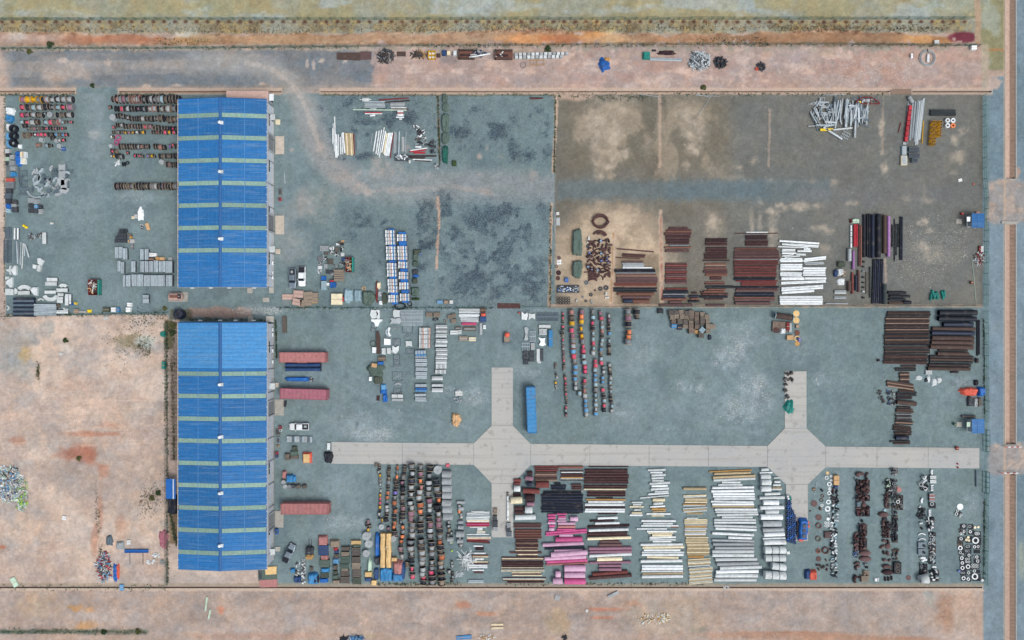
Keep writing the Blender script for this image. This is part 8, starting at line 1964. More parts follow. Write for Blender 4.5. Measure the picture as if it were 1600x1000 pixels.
for px,py,pts,m in((820,493,[(-5,-6),(0,-2),(4,-5),(5,0),(3,7),(-5,6)],'white'),(831,494,[(-5,-5),(-1,-3),(5,-4),(5,5),(0,2),(-5,6)],'offw'),(822,522,[(-3,-10),(1,-11),(4,-8),(2,0),(3,9),(-1,10),(-3,9),(-1,0)],'ltgrey'),(847,534,[(-6,-7),(0,-5),(5,-6),(4,0),(6,5),(0,7),(-5,5),(-2,0)],'white'),(841.5,556,[(-3,-11),(2,-11),(2,4),(4,11),(0,12),(-3,9)],'offw')):
 plate(px,py,pts,.5,m,wK,GF,'whitish torn sheet fitting' if m=='white' else 'pale folded sheet fitting')
pack(842,507.5,860,512.5,.6,'offw',1,wK,GB2,'x',look='pale single tray');crate(845,518.5,5,9,.6,'offw',wK,'crates by the reel columns',look='pale lidded crate');crate(851,518.5,6,9,.6,'offw',wK,'crates by the reel columns',look='pale lidded crate')
carton(860.5,529,6,26,.9,'cblue','narrow bright blue covered rack beside the reel columns',name='blue_rack_cover',cat='rack');carton(832.5,541.5,6,11,.5,'ltgrey','upright pale panel between the lattice frames',name='upright_panel',cat='board')
for px,py,w,h in((832,525.5,10,16),(821.5,541.5,13,11)):
 ladder(px-w/2,py-h/2,px+w/2,py+h/2,5,'galv',wK,GL,look='grey lattice grid')
for px,py,w,h in((821,551,7,6),(821,558.5,7,6),(822,566,7,7),(831,552,8,7),(831,561,8,8),(846.5,555,5,18)):
 crate(px,py,w,h,.6,'dgrey',wK,'crates by the reel columns',look='grey wire crate')
for i,(px,py,w,h)in enumerate(((1373.5,613,8,8),(1386.5,614,7,8),(1394,613.5,7,8),(1376,622,8,7),(1389.5,622,7,7),(1396,622,6,7),(1379.5,627,6,7),(1388,630,7,6),(1395,631,6,5))):
 reg(scrap(px,py,w,h,.5,['dwood',('navy','dblue','ltgrey')[i%3],'charc'],18,'-',seed=700+i,size=(.15,.6)),'small dark heap of bolts and fittings','beside the ragged short pipe column','fittings heap','small heaps beside the short dark pipes')
for px,py,w,h,m,lb in((1436,590.5,11,7,'offw','crumpled pale sheet beside the ragged pipe column'),(1451,592,5,11,'white','slim white bag near the brown pipes'),(1460,597,8,12,'white','larger of two bright white bags below the big pipes'),(1468,594,7,9,'white','smaller of two bright white bags below the big pipes'),(1449.5,594,8,6,'dgrey','dark little bundle beside the slim white bag')):
 tarp(px,py,w,h,.5,m,lb,lumps=3)
crate(1451.5,582,9,6,.5,'offw','below the slim brown pipe stack','crates by the reel columns',look='pale slatted crate');fitting('valve',1373,563,7,'drust','alone on the gravel beside the slim pipes','fittings in the lower right yard')
pv('against the canal side fence of the lower yard','large dark pipes near the canal','1526.5 1529 500 556 1 black; 1529.5 1531.5 500 554 1 charc; 1525 1530 560 567 1 blkbr')
GQ='fittings in the lower right yard'
w1='down the white lid column below the crossroads'
for kd,px,py,d,m in(('cover',1294,739.5,5,'gold'),('ring',1292.5,747,6,'white'),('cover',1300.3,744.7,4.6,'white'),('cover',1300,751,4,'white'),('ring',1297,757,7,'white'),('cover',1298,764.5,6,'offw'),('ring',1296.5,771,6,'white'),('elbow',1296,777.5,4,'offw'),('ring',1295.5,785,7,'white'),('flange',1294.5,796,8.6,'white'),('cover',1295.5,804,4,'white'),('tee',1297,807,6,'ltgrey'),('cover',1295,811.5,5,'white')):
 fitting(kd,px,py,d,m,w1,GQ)
for k in range(7):
 fitting('ring',1290.5+(k%4)*2.9,817+(k//4)*4.6+(k%2),3.6,'white','in the pack at the lid column foot',GQ)
w2='among the round brown lids below the crossroads'
for kd,px,py,d,m in(('valve',1285,766.5,7,'charc'),('ring',1286,775.5,5.5,'mrust'),('ring',1284.5,782,6,'dwood'),('ring',1285,790,4.6,'white'),('cover',1274,788,10,'mrust'),('reducer',1282.5,795,7,'rust'),('cover',1281,809.5,9.6,'mrust'),('ring',1281,822.5,9.4,'mrust'),('ring',1280,843,8.8,'dwood'),('flange',1280,862,8,'orust'),('ring',1291.8,861.5,11.4,'rust'),('cover',1280.5,874.5,8,'mrust'),('elbow',1291.5,876,6,'dwood'),('tee',1280,884,7,'mrust'),('tee',1287,887,7,'dwood'),('valve',1294,884,6,'mrust'),('valve',1280,890,6,'dwood'),('reducer',1293,890.5,6,'mrust'),('tee',1266.5,798.5,3,'mrust')):
 fitting(kd,px,py,d,m,w2,GQ)
crate(1293.5,836,9,9,.6,'mrust',w2,GQ,look='square brown slatted crate')
o=MB().tube([(X(1272),Y(773),.06),(X(1276),Y(752),.06)],.1,6).build('steel_bar','galv');one(o,'slim steel bar leaning near the edge of the crossroads','bar');carton(1272,764.5,5,5,.2,'dwood','small board under the slim steel bar',name='board',cat='board')
w3='down the column of mixed fittings beside the white lids'
for px,py,m,lb in((1307.5,747,'card','upper of two tan cartons beside the white lids'),(1307.5,754.5,'card','lower of two tan cartons beside the white lids')):
 carton(px,py,8,7,.9,m,lb)
tarp(1306.5,761.5,7,5,.6,'dblue','dark blue cloth under the tan cartons',lumps=1)
rs_=random.Random(17)
for k in range(30):
 py=767+k*4.6
 for j in range(2):
  px=1301.5+j*5.6+rs_.uniform(-.8,.8)+(1 if k<10 else-.5)
  m=rs_.choice(('drust','mrust','charc'))if k<5 else rs_.choice(('white','ltgrey','charc','offw','ltblue','charc'))
  fitting(rs_.choice(('elbow','bend','tee','reducer','elbow')),px,py+rs_.uniform(-.8,.8),rs_.uniform(5.4,7.2),m,w3,GQ)
def fcolumn(seed,x0,x1,y0,y1,step,mats,kinds,where,dmin=4.2,dmax=6.2,skip=()):
 dmin*=1.12;dmax*=1.22;step*=.9
 rr=random.Random(seed)
 y=y0
 while y<y1:
  if not any(a<y<b_ for a,b_ in skip):
   n_=max(1,round((x1-x0)/4.6))
   base=rr.random()
   if base<.75:
    pallet((x0+x1)/2,y,x1-x0+1.5,step*.95,where,GQ,mat=rr.choice(('charc','charc','dwood','bark')),rz=rr.uniform(-3,3))
   for k in range(n_):
    px=x0+(k+.5)*(x1-x0)/n_+rr.uniform(-.7,.7)
    fitting(rr.choice(kinds),px,y+rr.uniform(-.8,.8),rr.uniform(dmin,dmax),rr.choice(mats),where,GQ,z=.14 if base<.75 else 0)
    if rr.random()<.38:
     fitting(rr.choice(kinds),px+rr.uniform(-2,2),y+rr.uniform(-2,2),rr.uniform(dmin,dmax)*.9,rr.choice(mats),where,GQ,z=.5)
  y+=step
RU=('drust','drust','rust','mrust','charc')
w4='down the heavy brown column beside the lids'
fitting('bend',1345,740.5,12,'mrust',w4,GQ,5);fitting('bend',1355,742,8,'drust',w4,GQ,60);fitting('elbow',1341,744,8,'mrust',w4,GQ,150)
fcolumn(21,1338,1358,752,808,5.3,RU,('bend','elbow','tee','valve','elbow'),w4,5,7.5,skip=((783,791),))
tarp(1341,788,6,10,.7,'dgalv','small grey sheet on the heavy brown fittings',lumps=1);fitting('dish',1351.5,790,8,'mrust',w4,GQ);fitting('valve',1342,799,7,'red',w4,GQ,90);fitting('valve',1341.5,804,6,'dred',w4,GQ,80)
fitting('valve',1348,814.5,7,'charc',w4,GQ)
fcolumn(22,1343,1354,821,858,5,RU,('bend','elbow','tee','elbow'),w4,5,7)
fcolumn(23,1335,1343,836,858,6,RU,('bend','elbow'),w4,6,8)
for px,py,rz in((1353.5,865.5,0),(1354,874.5,0)):
 o=obj('dished_end',_fit['dish'],'mrust',None,(X(px,1),Y(py,1),.1),(0,0,0),(1.55,.72,1.1));reg(o,'broad lens shaped brown casing',w4,'dished end',GQ)
scrap(1336.5,865,10,13,.8,['navy','blue','dgrey','ltgrey'],50,'crate of blue and grey small fittings beside the lens casings',seed=500,size=(.15,.5))
for kd,px,py,d,m,rz in(('bend',1340,880.5,9,'mrust',20),('elbow',1342,886,9,'mrust',200),('elbow',1338,889,8,'drust',100),('reducer',1354,882.5,8,'grey',0),('valve',1355,887,7,'charc',0),('bend',1337,905.5,12,'drust',80),('elbow',1343,903,7,'drust',0),('tee',1351.5,896,8,'wood',90)):
 fitting(kd,px,py,d,m,w4,GQ,rz)
crate(1352,905,11,9,.8,'wood',w4,GQ,look='pale brown slatted crate');pallet(1352.5,896,11,9,w4,GQ)
tarp(1368.5,906,4,6,.4,'white','white bottle shaped bag between the brown columns',lumps=1);tarp(1372,905.5,3.5,7,.4,'offw','second white bag between the brown columns',lumps=1)
w5='down the middle rusty column of the fittings yard'
fcolumn(24,1385,1393,750,772,5.2,('ltgrey','mint','charc','dwood'),('elbow','bend','tee'),w5)
fcolumn(25,1383,1389,775,796,4.8,RU,('elbow','bend'),w5,5,6.5)
o=obj('dished_end',_fit['dish'],'mrust',None,(X(1382.5,1),Y(805,1),.1),(0,0,0),(1.3,.7,1.1));reg(o,'broad lens shaped brown casing',w5,'dished end',GQ)
fitting('dish',1383.5,797.5,5.5,'ltblue',w5,GQ);fitting('dish',1384,812,8,'charc',w5,GQ)
fcolumn(26,1379,1391,817,840,4,RU,('tee','elbow','elbow','reducer'),w5,4,5.5)
for kd,px,py,d,m,rz in(('elbow',1383,846,9,'mrust',0),('elbow',1389,847,8,'drust',100),('bend',1380,855,9,'mrust',30),('dish',1389,854.5,9,'mrust',0),('elbow',1382,864,8,'drust',90),('reducer',1388.5,865,9,'mrust',90),('reducer',1384,876,9,'mrust',0),('elbow',1391,876,7,'mrust',40),('bend',1387.5,886,13,'mrust',0),('tee',1384,905,6,'drust',90),('tee',1389,905,6,'drust',90),('tee',1394,904,6,'drust',90)):
 fitting(kd,px,py,d,m,w5,GQ,rz)
o=obj('dished_end',_fit['dish'],'drust',None,(X(1389,1),Y(895.5,1),.1),(0,0,0),(1.5,.7,1.1));reg(o,'ribbed lens shaped dark casing',w5,'dished end',GQ)
w6='down the dark column beside the pink lid'
fcolumn(27,1395,1402,733,745,5,('charc','grey','ltgrey'),('elbow','tee'),w6)
fcolumn(28,1394,1401,751,802,4.6,('charc','blkg','grey','dgrey'),('ring','tee','elbow','ring'),w6,3.6,5)
fcolumn(29,1394,1402,807,850,4.8,('charc','blkg','dgrey'),('elbow','tee','ring','valve'),w6,3.8,5.2)
fcolumn(30,1394,1404,860,878,5.2,('charc','dwood','grey','mrust'),('elbow','tee','reducer'),w6,4,5.4)
fcolumn(31,1402,1410,776,798,5.2,('charc','dwood','grey','offw'),('valve','ring','tee'),w6,4,5.4)
fitting('cover',1406.5,766,8.8,'salmon',w6,GQ)
for py in(883.5,892.5):
 t=rrect('timber_box',1403,py,11,9,.02,.8,'charc');reg(t,'open black box with a wheel inside',w6,'box',GQ);q=obj('wheel',_fit['flange'],'dwood',t,(0,0,.8),(0,0,0),(.5,.5,.5))
w7='down the %s column of black and white fittings'
fcolumn(32,1441,1449,746,768,5,('white','charc','ltgrey','offw'),('elbow','tee','ring'),w7%'outer')
fitting('bend',1441,782.5,8,'white',w7%'outer',GQ,80);fitting('elbow',1438,792,6,'offw',w7%'outer',GQ,40)
fcolumn(33,1436,1445,796,812,5,('charc','dgrey'),('elbow','ring','valve'),w7%'outer')
fitting('elbow',1440,818,8,'offw',w7%'outer',GQ,10);fitting('valve',1441,826,6,'drust',w7%'outer',GQ)
for px,py,d,rz in((1441.5,834,10,0),(1442,842,10,0),(1443,872,9,0),(1445,875.5,9,20)):
 fitting('arc' if d==10 else 'bend',px,py,d*.62 if d==10 else d,'white',w7%'outer',GQ,rz)
for py in(852,862.5):
 t=rrect('steel_plate_box',1440.5,py,11,9,.02,.5,'dgalv');reg(t,'grey plate with black round port',w7%'outer','plate',GQ)
 MB().lathe([(.35,.5),(.35,.75),(.2,.75),(.2,.5)],14,closed=True).build('port','black',t,(.5,-.1,0))
fcolumn(34,1437,1448,883,897,4.6,('charc','dgrey','charc','grey'),('ring','tee','elbow'),w7%'outer',3.4,4.6)
o=MB().lathe([(.95,-1.0),(1.25,1.0),(1.15,1.0),(.85,-1.0)],20,'x',(0,0,1.0),closed=True).build('pipe_reducer','offw',None,(X(1443.5,1.2),Y(905,1.2),0),.1,smooth=True);reg(o,'very large white tapered reducer',w7%'outer','pipe reducer',GQ)
wI=w7%'inner'
fitting('bend',1456.5,738,8,'white',wI,GQ,90)
for py in(746,752.5):
 pack(1453.5,py-2.8,1463,py+2.8,.7,'offw',2,wI,GQ,'x',look='boxy white duct',name='duct_box',cat='duct')
for py in(759,762.5,766):
 fitting('reducer',1457,py,6,'white',wI,GQ,8)
for k in range(5):
 pack(1452.5,771+k*2.6,1461,773.3+k*2.6,.7,'salmon' if k%2 else 'ltgrey',1,wI,GQ,'x',look='narrow pinkish box' if k%2 else 'narrow grey box',name='narrow_box',cat='box')
fcolumn(35,1452,1461,788,794,4.5,('charc','ltgrey'),('ring',),wI)
for k in range(4):
 fitting('reducer',1453.5,797.5+k*2.9,5.6,'white',wI,GQ,5)
fcolumn(36,1449,1459,811,823,4.4,('white','charc','ltgrey','offw'),('elbow','bend'),wI,4.6,6.4)
fitting('elbow',1452,827.5,7,'white',wI,GQ,90);fitting('elbow',1455.5,828,6,'ltgrey',wI,GQ,270)
fcolumn(37,1452,1461,834,882,4.6,('charc','dgrey','ltgrey','charc','offw'),('ring','tee','elbow'),wI,3.6,5)
fitting('bend',1460.5,886,7,'white',wI,GQ,0)
fcolumn(38,1454,1466,893,910,5,('white','charc','offw','charc'),('elbow','reducer','tee'),wI,4.4,6)
fitting('cover',1421.5,904,8,'mrust','alone on the gravel near the bottom drain',GQ)
w8='among the ring flange pallets at the fence corner'
fitting('cover',1503,793,10,'white',w8,GQ);pallet(1497,802,9,9,w8,GQ,'charc',rz=-40,look='turned black pallet')
for px,py,d in((1495.5,803.5,5),(1497,798.5,4),(1502.5,805,4),(1500.5,808,3.6)):
 fitting('ring',px,py,d,'offw',w8,GQ,z=.14)
x0_,y0_=1490,800
for a,b_,d,m,n_ in((148,195,40,'white',1),(230,200,40,'ltgrey',1),(302,215,36,'cream',1),(346,210,32,'cream',1),(105,255,40,'dwood',1),(150,268,34,'white',1),(105,298,32,'white',1),(132,300,30,'offw',1),(237,273,40,'white',1),(318,298,44,'offw',1),(342,298,44,'offw',1),(112,368,42,'white',1),(210,350,38,'cream',1),(185,383,36,'cream',1),(218,392,34,'cream',1),(320,397,92,'white',1),(80,420,34,'dwood',1),(108,422,34,'dwood',1),(80,445,34,'wood',1),(105,448,34,'wood',1),
(105,497,60,'white',1),(190,475,34,'ltgrey',1),(215,470,34,'ltgrey',1),(295,478,40,'white',1),(342,475,36,'white',1),(100,555,36,'offw',1),(132,578,28,'offw',1),(180,535,32,'ltgrey',1),(210,538,32,'grey',1),(217,592,38,'white',1),(290,615,36,'ltgrey',1),(326,617,40,'white',1),(122,632,46,'white',1),(180,643,32,'offw',1),(215,640,32,'offw',1),(180,680,32,'offw',1),(217,682,32,'offw',1),(337,672,42,'white',1),(128,698,42,'white',1),
(210,750,60,'white',1),(265,720,30,'offw',1),(297,720,30,'offw',1),(330,722,30,'offw',1),(265,752,30,'offw',1),(297,752,30,'offw',1),(330,752,30,'offw',1),(133,767,52,'white',1),(115,830,28,'ltgrey',1),(148,830,28,'ltgrey',1),(213,832,40,'offw',1),(292,808,40,'white',1),(147,908,52,'white',1),(210,918,44,'white',1),(310,888,86,'white',1)):
 fitting('ring' if m!='cream' else 'cover',x0_+a/8.7,y0_+b_/8.7,d/8.7,m,w8,GQ,z=.15)
for a,b_,w,h in((130,195,90,70),(232,200,60,70),(122,275,90,70),(235,275,70,60),(322,300,90,75),(100,365,90,60),(205,372,80,90),(90,432,70,60),(320,397,100,100),(105,497,80,60),(200,475,80,60),(315,478,90,50),(110,560,80,55),(198,537,80,45),(315,537,80,45),(200,592,70,50),(312,615,90,50),(118,632,80,60),(198,662,80,80),(318,672,90,50),(125,698,80,60),(212,748,75,75),(298,738,100,70),(130,768,80,65),(130,832,80,60),(212,832,60,55),(310,808,90,45),(140,906,80,60),(210,915,55,55),(310,890,105,95)):
 pallet(x0_+a/8.7,y0_+b_/8.7,w/8.7,h/8.7,w8,GQ,'charc',look='black pallet')
carton(1499,892.5,4,3,.4,'blue','small blue cloth beside the ring flange pallets',name='blue_cloth',cat='cloth');carton(1535.3,907,3.5,3.5,.5,'white','small white box at the very corner of the lower yard',rz=.6,name='white_box')
scrap(14,755,40,62,1.2,['offw','mint','skyb','ltgrey','white','dgrey'],300,'sprawling heap of white and bluish building waste in the dirt lot',seed=601,size=(.3,1.3),cat='waste heap',name='building_waste')
scrap(34,772,20,56,.8,['mint','lime','offw','white','mint'],130,'heap edge of pale green boards beside the white waste',seed=602,size=(.4,1.3),cat='waste heap',name='building_waste')
scrap(163,885,22,46,.9,['ltgrey','offw','dgrey','dwood','skyb','red'],190,'tangled scrap heap near the bottom of the dirt lot',seed=603,size=(.4,1.8));tarp(180,895,8,28,.5,'blue','blue and orange crumpled sheet beside the tangled scrap heap',lumps=4);tarp(184,893,4,24,.5,'bred','orange strip along the blue crumpled sheet',lumps=3)
tarp(170,845,10,16,.7,'dgalv','dark grey bent sheet above the tangled scrap heap',lumps=3);tarp(187,853,12,13,.8,'ltgrey','pale curved metal sheet beside the blue beam',lumps=2);carton(166.5,869,4,16,.2,'dred','dark red strip lying on the tangled scrap',rz=-.3,name='red_strip',cat='strip');carton(201,847.5,6,7,.2,'offw','pale flat sheet above the blue beam',name='pale_sheet',cat='sheet');carton(190,918,6,9,.3,'skyb','bluish board across the bottom ditch',name='board',cat='board',z0=.1)
t=empty('blue_beam',(X(214),Y(860.5),0));one(t,'long blue steel beam lying on the bottom of the dirt lot','beam')
MB().box(-3.1,3.1,-.4,-.3,.02,.5).box(-3.1,3.1,.3,.4,.02,.5).build('flange_edge','blue',t);MB().box(-3.1,3.1,-.3,.3,.2,.26).build('web','blue',t)
for k in(-1.8,1.6):
 MB().box(k-.06,k+.06,-3.6,-.5,.0,.12).build('bearer','dwood',t)
for a,b_,w,h,m in((237,877,16,9,'white'),(245,868,14,6,'white'),(254,878,10,9,'offw')):
 scrap(a,b_,w,h,.4,[m,'offw'],30,{237:'whitest rubbish patch right of the blue beam',245:'white rubbish patch at the tip of the blue beam',254:'faint white rubbish patch beside the fence'}[a],seed=a,size=(.15,.6),name='rubbish',cat='rubbish')
tarp(255,842,14,28,.4,'cpink','dusky red torn cloth against the dirt lot fence',lumps=5)
for px,py,w,h,rz,m,lb in((100,809.5,6,6,.2,'white','lone white bag in the middle of the dirt lot'),(22,910,8,15,-.5,'mint','pale green board at the bottom corner of the dirt lot'),(99,810,1,1,0,'white',''),(255,571,5,11,0,'teal','teal drum beside the dirt lot fence'),(165,497,7,5,0,'offw','whitish bag at the top of the dirt lot'),(95,553,5,4,0,'offw','pale stone block near the bushes of the dirt lot')):
 if lb:
  carton(px,py,w,h,.35 if m!='teal' else.9,m,lb,rz=rz,name='loose_'+('board' if 'board' in lb else 'drum' if 'drum' in lb else 'bag' if 'bag' in lb else 'block'),cat='board' if 'board' in lb else 'drum' if 'drum' in lb else 'bag' if 'bag' in lb else 'block')
tarp(254,522,9,9,.5,'teal','teal plastic scrap by the fence near the water tank',lumps=3)
tarp(269.5,789,15,30,1.6,'black','black net shade beside the small blue shelter',name='net_shade',cat='net shade',lumps=2,round_=.1)
for px,py,w,h,rz,m,lb in((322,944,2.4,22,.12,'mint','upper pale beam in the bottom dirt strip'),(327,960,2.4,15,.2,'mint','lower pale beam in the bottom dirt strip'),(777,976,19,2.6,0,'cream','upper cream plank in the bottom dirt strip'),(777,981.5,19,2.6,-.05,'cream','lower cream plank in the bottom dirt strip'),(871,934,8,8,.3,'ltgrey','pale concrete chunk in the bottom dirt strip'),(725,996,24,6,-.08,'cblue','blue sheet metal piece at the bottom edge'),(917,954.5,4,4,.3,'offw','white stone beside the orange earth streaks')):
 o=carton(px,py,w,h,.25,m,lb,rz=rz,name='loose_plank' if h>10 or w>10 else 'loose_stone',cat='plank' if h>10 or w>10 else 'stone')
for k in range(4):
 o=rrect('concrete_block',952+k*4,932.5-k*2,4.2,4.6,.02,.4,'ltgrey',-.5);reg(o,'pale concrete block','in the slanting row of four in the bottom strip','concrete block','concrete blocks')
scrap(556,997,26,8,.8,['skyb','galv','blue','charc'],60,'bluish lattice machinery at the bottom edge of the strip',seed=610,size=(.4,1.8),name='machinery_scrap',cat='machinery scrap');scrap(538,998,12,8,.7,['charc'],30,'black heap at the bottom edge beside bluish machinery',seed=611);scrap(882,996,8,9,.5,['black','charc'],30,'small black heap at the bottom edge of the strip',seed=612,size=(.2,.6))
scrap(1020,967,50,18,.3,['ocre','cream','offw'],90,'scattered ochre rubble in the bottom dirt strip',seed=613,size=(.15,.6),name='rubble_heap',cat='rubble');scrap(1038,965,20,14,.4,['cream','offw','ocre'],60,'denser pale rubble heap in the bottom dirt strip',seed=614,size=(.15,.6),name='rubble_heap',cat='rubble');scrap(760,995,30,8,.3,['ocre','offw'],50,'ochre rubble beside the blue sheet metal piece',seed=615,size=(.15,.5),name='rubble_heap',cat='rubble')
scrap(75+1060,918,10,5,.4,['ltgrey','offw'],8,'pale sheet pieces lying across the bottom drain',seed=616,size=(.4,1.2))
lump('steel_plate',[(526,82),(563,82),(563,94.5),(526,93)],.12,'bark','wide rusty steel plate at the end of the gravel track','steel plate');lump('steel_plate',[(563,80.5),(580,80.5),(580,93),(563,93)],.15,'mrust','smaller darker steel plate beside the wide one','steel plate');lump('steel_plate',[(620,80.5),(634,80.5),(634,88),(620,88)],.1,'bark','little brown plate beside the dark scrap heap','steel plate')
scrap(603,88.5,27,22,1.4,['dwood','charc','dgrey','bark','ltgrey'],200,'large dark scrap heap on the northern earth bank',seed=620,size=(.3,1.4))
scrap(655,85,26,9,.6,['bark','dgrey','ocre','charc'],50,'bent brown boom pieces left of the yellow frame',seed=621,size=(.6,2.4))
t=empty('yellow_rack',(X(675),Y(87),0));one(t,'bright yellow steel frame with open panels on the earth bank','steel frame')
MB().box(-.95,.95,.95,1.1,.1,.6).box(-.95,.95,-.08,.08,.1,.6).box(-.95,.95,-1.1,-.95,.1,.6).box(-.95,-.8,-1.1,1.1,.1,.6).box(.8,.95,-1.1,1.1,.1,.6).box(-.07,.07,-1.1,1.1,.1,.6).build('yellow_bar','yel',t);MB().box(-.75,.75,.2,.7,.1,.3).box(-.75,.75,-.75,-.3,.1,.3).build('white_panel','offw',t)
for px,py,w,h,z,m,lb in((685,86,6,6,.7,'bark','dark brown box right of the yellow frame'),(694,82,7,9,.9,'dblue','dark blue tank on the northern earth bank'),(700.7,82.3,6,6,.8,'cream','cream box with a tan centre beside the dark blue tank'),(710.7,82.5,6,8,.9,'offw','white tank right of the cream box')):
 tarp(px,py,w,h,z,m,lb,cat='box',name='goods_box',lumps=0,round_=.12)
for px,py,w,h,lb in((729,86,25,15,'long dark brown steel trough on the earth bank'),(787,86.5,28,15,'second dark brown trough beside the white blocks')):
 t=empty('steel_trough',(X(px),Y(py),0));one(t,lb,'trough');a,c_=w/S/2,h/S/2
 MB().box(-a,a,-c_,c_,.02,.1).build('floor_plate','orust',t);MB().box(-a,a,-c_,-c_+.3,.1,.9).box(-a,a,c_-.3,c_,.1,.9).box(-a,-a+.25,-c_,c_,.1,.9).build('side_wall','bark',t);MB().box(-a+.5,a*.5,-.3,.2,.1,.4).build('load','drust',t)
pipe(731,85.5,762,85,2.2,'offw','lying across the first brown trough','white poles on the bank');pipe(733,89.5,766,83.5,2.2,'white','lying across the first brown trough','white poles on the bank',.4)
scrap(749,83.5,22,10,.7,['dblue','charc','ltgrey','navy'],50,'dark blue grey scrap between the two brown troughs',seed=622,size=(.3,1.6));scrap(781,84,16,10,.8,['white','bark'],12,'white scrap lying in the second trough',seed=623,size=(.3,1.2))
for r_ in range(2):
 for k in range(13):
  px=806.5+k*6.6 if r_==0 else 807+k*6.4
  py=(84.5 if r_==0 else 89.2)-k*.12
  if(r_==1 and k>11)or(r_==0 and k in(7,8,10)and False):
   continue
  o=MB().box(-.4,.4,-.36,.36,0,.75).box(-.3,.3,-.26,.26,.75,.8).build('concrete_block','offw' if(k+r_)%3 else 'ltgrey',None,(X(px,.75),Y(py,.75),0),U(-.05,.05));reg(o,'white concrete block' if(k+r_)%3 else 'greyish concrete block','along the %s row of blocks on the northern bank'%('upper','lower')[r_],'concrete block','blocks on the northern bank')
t=empty('ochre_rack',(X(839),Y(98),0));one(t,'flat ochre steel frame below the white blocks','steel frame');MB().box(-1.9,1.9,.6,.7,.02,.15).box(-1.9,1.9,-.7,-.6,.02,.15).box(-1.9,-1.8,-.7,.7,.02,.15).box(1.8,1.9,-.7,.7,.02,.15).box(-.05,.05,-.7,.7,.02,.15).build('bar','ocre',t);MB().box(-.9,-.85,-.6,.6,.03,.14).build('cross_bar','ocre',t)
coil(817.5,102,4.5,.05,'grey','faint grey wire coil on the earth bank',2)
tarp(944,100,16,20,.9,'blue','blue tarpaulin heap alone on the earth bank',lumps=6,rz=-.45,round_=.3);tarp(949,92,9,6,.5,'ocre','ochre cloth at the tip of the blue heap',lumps=2)
tarp(1010.5,86,12,12,1.0,'teal','teal tarpaulin covered box on the earth bank',lumps=1,round_=.12)
ph('beside the teal covered box','pale beams on the bank','1015 1065 90.3 95 2 galv 1');tarp(1042,82,27,7,.5,'drust','dark maroon bundle of rods on the earth bank',lumps=4);tarp(1022,78.5,7,3,.4,'charc','small black bundle above the pale beam',lumps=1)
scrap(1092,95.5,34,30,1.2,['galv','offw','ltgrey','silver','dgrey'],220,'bright silvery scrap heap on the northern earth bank',seed=630,size=(.3,1.6));scrap(1125,98,20,18,.9,['charc','black','dgrey'],120,'black wire heap beside the silvery scrap',seed=631,size=(.3,1.2));scrap(1189,104,15,13,.7,['dgrey','charc','navy'],70,'small dark heap with a red ring on the earth bank',seed=632,size=(.2,.9));coil(1182,108,2,.12,'bred','red ring at the edge of the small dark heap',2)
t=empty('steel_wheel_rig',(X(1448.5),Y(91),0));one(t,'large round steel wheel frame with a white board inside','wheel frame')
b=MB();n_=30
for rr_ in(2.05,1.7):
 b.tube([(rr_*math.cos(6.283*i/n_),rr_*math.sin(6.283*i/n_),.2)for i in range(n_+1)],.13,5)
b.build('rim','ltgrey',t)
for k in range(12):
 a=k*math.pi/6
 MB().box(1.65,2.0,-.05,.05,.1,.2).build('spoke','dwood',t).rotation_euler=(0,0,a)
MB().prism([(-.3,-1.1),(.35,-1.1),(.4,.6),(0,1.1),(-.2,.4)],.2,.5).build('white_board','white',t);MB().tube([(-.2,2.4,.4),(.6,-.9,.4)],.08,5).build('brown_pole','drust',t)
carton(1522.5,74,8,6,.8,'white','white box standing at the corner of the earth bank',name='white_box');carton(1464,65.5,7,6,.4,'offw','white bag beside the ochre puddle',name='white_bag',cat='bag');carton(1425,87,3,7,.5,'white','slim white box left of the wheel frame',name='white_box')
lump('steel_plate',[(1389,141),(1399,139),(1424,139),(1424,147),(1392,147)],.08,'tan','brown earth covered plate bridging the top drain','steel plate')
def bush(px,py,r,h,label,mat='leaf',seed=1):
 rs=random.Random(seed)
 t=empty('shrub',(X(px),Y(py),0));one(t,label,'shrub')
 b=MB()
 for k in range(260):
  a=rs.uniform(0,6.28);q=r/S*math.sqrt(rs.random())*(1+.25*math.sin(a*3+seed));z=h*(1-(q/(r/S*1.2))**2)*rs.uniform(.3,1)
  c_=Vector((q*math.cos(a),q*math.sin(a),max(.05,z)));u=Vector((rs.gauss(0,1),rs.gauss(0,1),rs.gauss(0,.5))).normalized()*rs.uniform(.06,.16);v=Vector((rs.gauss(0,1),rs.gauss(0,1),rs.gauss(0,.5))).normalized()*rs.uniform(.05,.12)
  b.add([c_-u-v,c_+u-v,c_+u+v,c_-u+v],[(0,1,2,3)])
 b.build('foliage',mat,t);MB().tube([(0,0,0),(.05,.04,h*.6)],.05,5).build('stem','bark',t)
for i,(px,py,r,lb)in enumerate(((79,70,5,'round green shrub above the gravel track'),(47,81,4,'flat green shrub on the top fence'),(856,77,5,'bright green shrub above the white blocks'),(1099,137,4,'small dark shrub above the top drain'),(145,134,3,'tiny shrub at the edge of the gravel track'),(271,508,6,'dense shrub below the water tank'),(270,520,5,'second shrub below the water tank'),(258,482,3,'small shrub beside the framed tank'),(103,532,3.5,'shrub in the upper part of the dirt lot'),(238,778,4,'low shrub in the lower part of the dirt lot'),(248,770,4,'low shrub nearer the fence of the dirt lot'),(124,716,3.5,'dark shrub beside the red earth patch'),(163,987,4,'shrub on the sagging fence'),(216,986,4,'shrub near the end of the sagging fence'),(1438,520,.1,''))):
 if lb:
  bush(px,py,r,.9,lb,'leaf' if i%2==0 else 'weed',i+1)
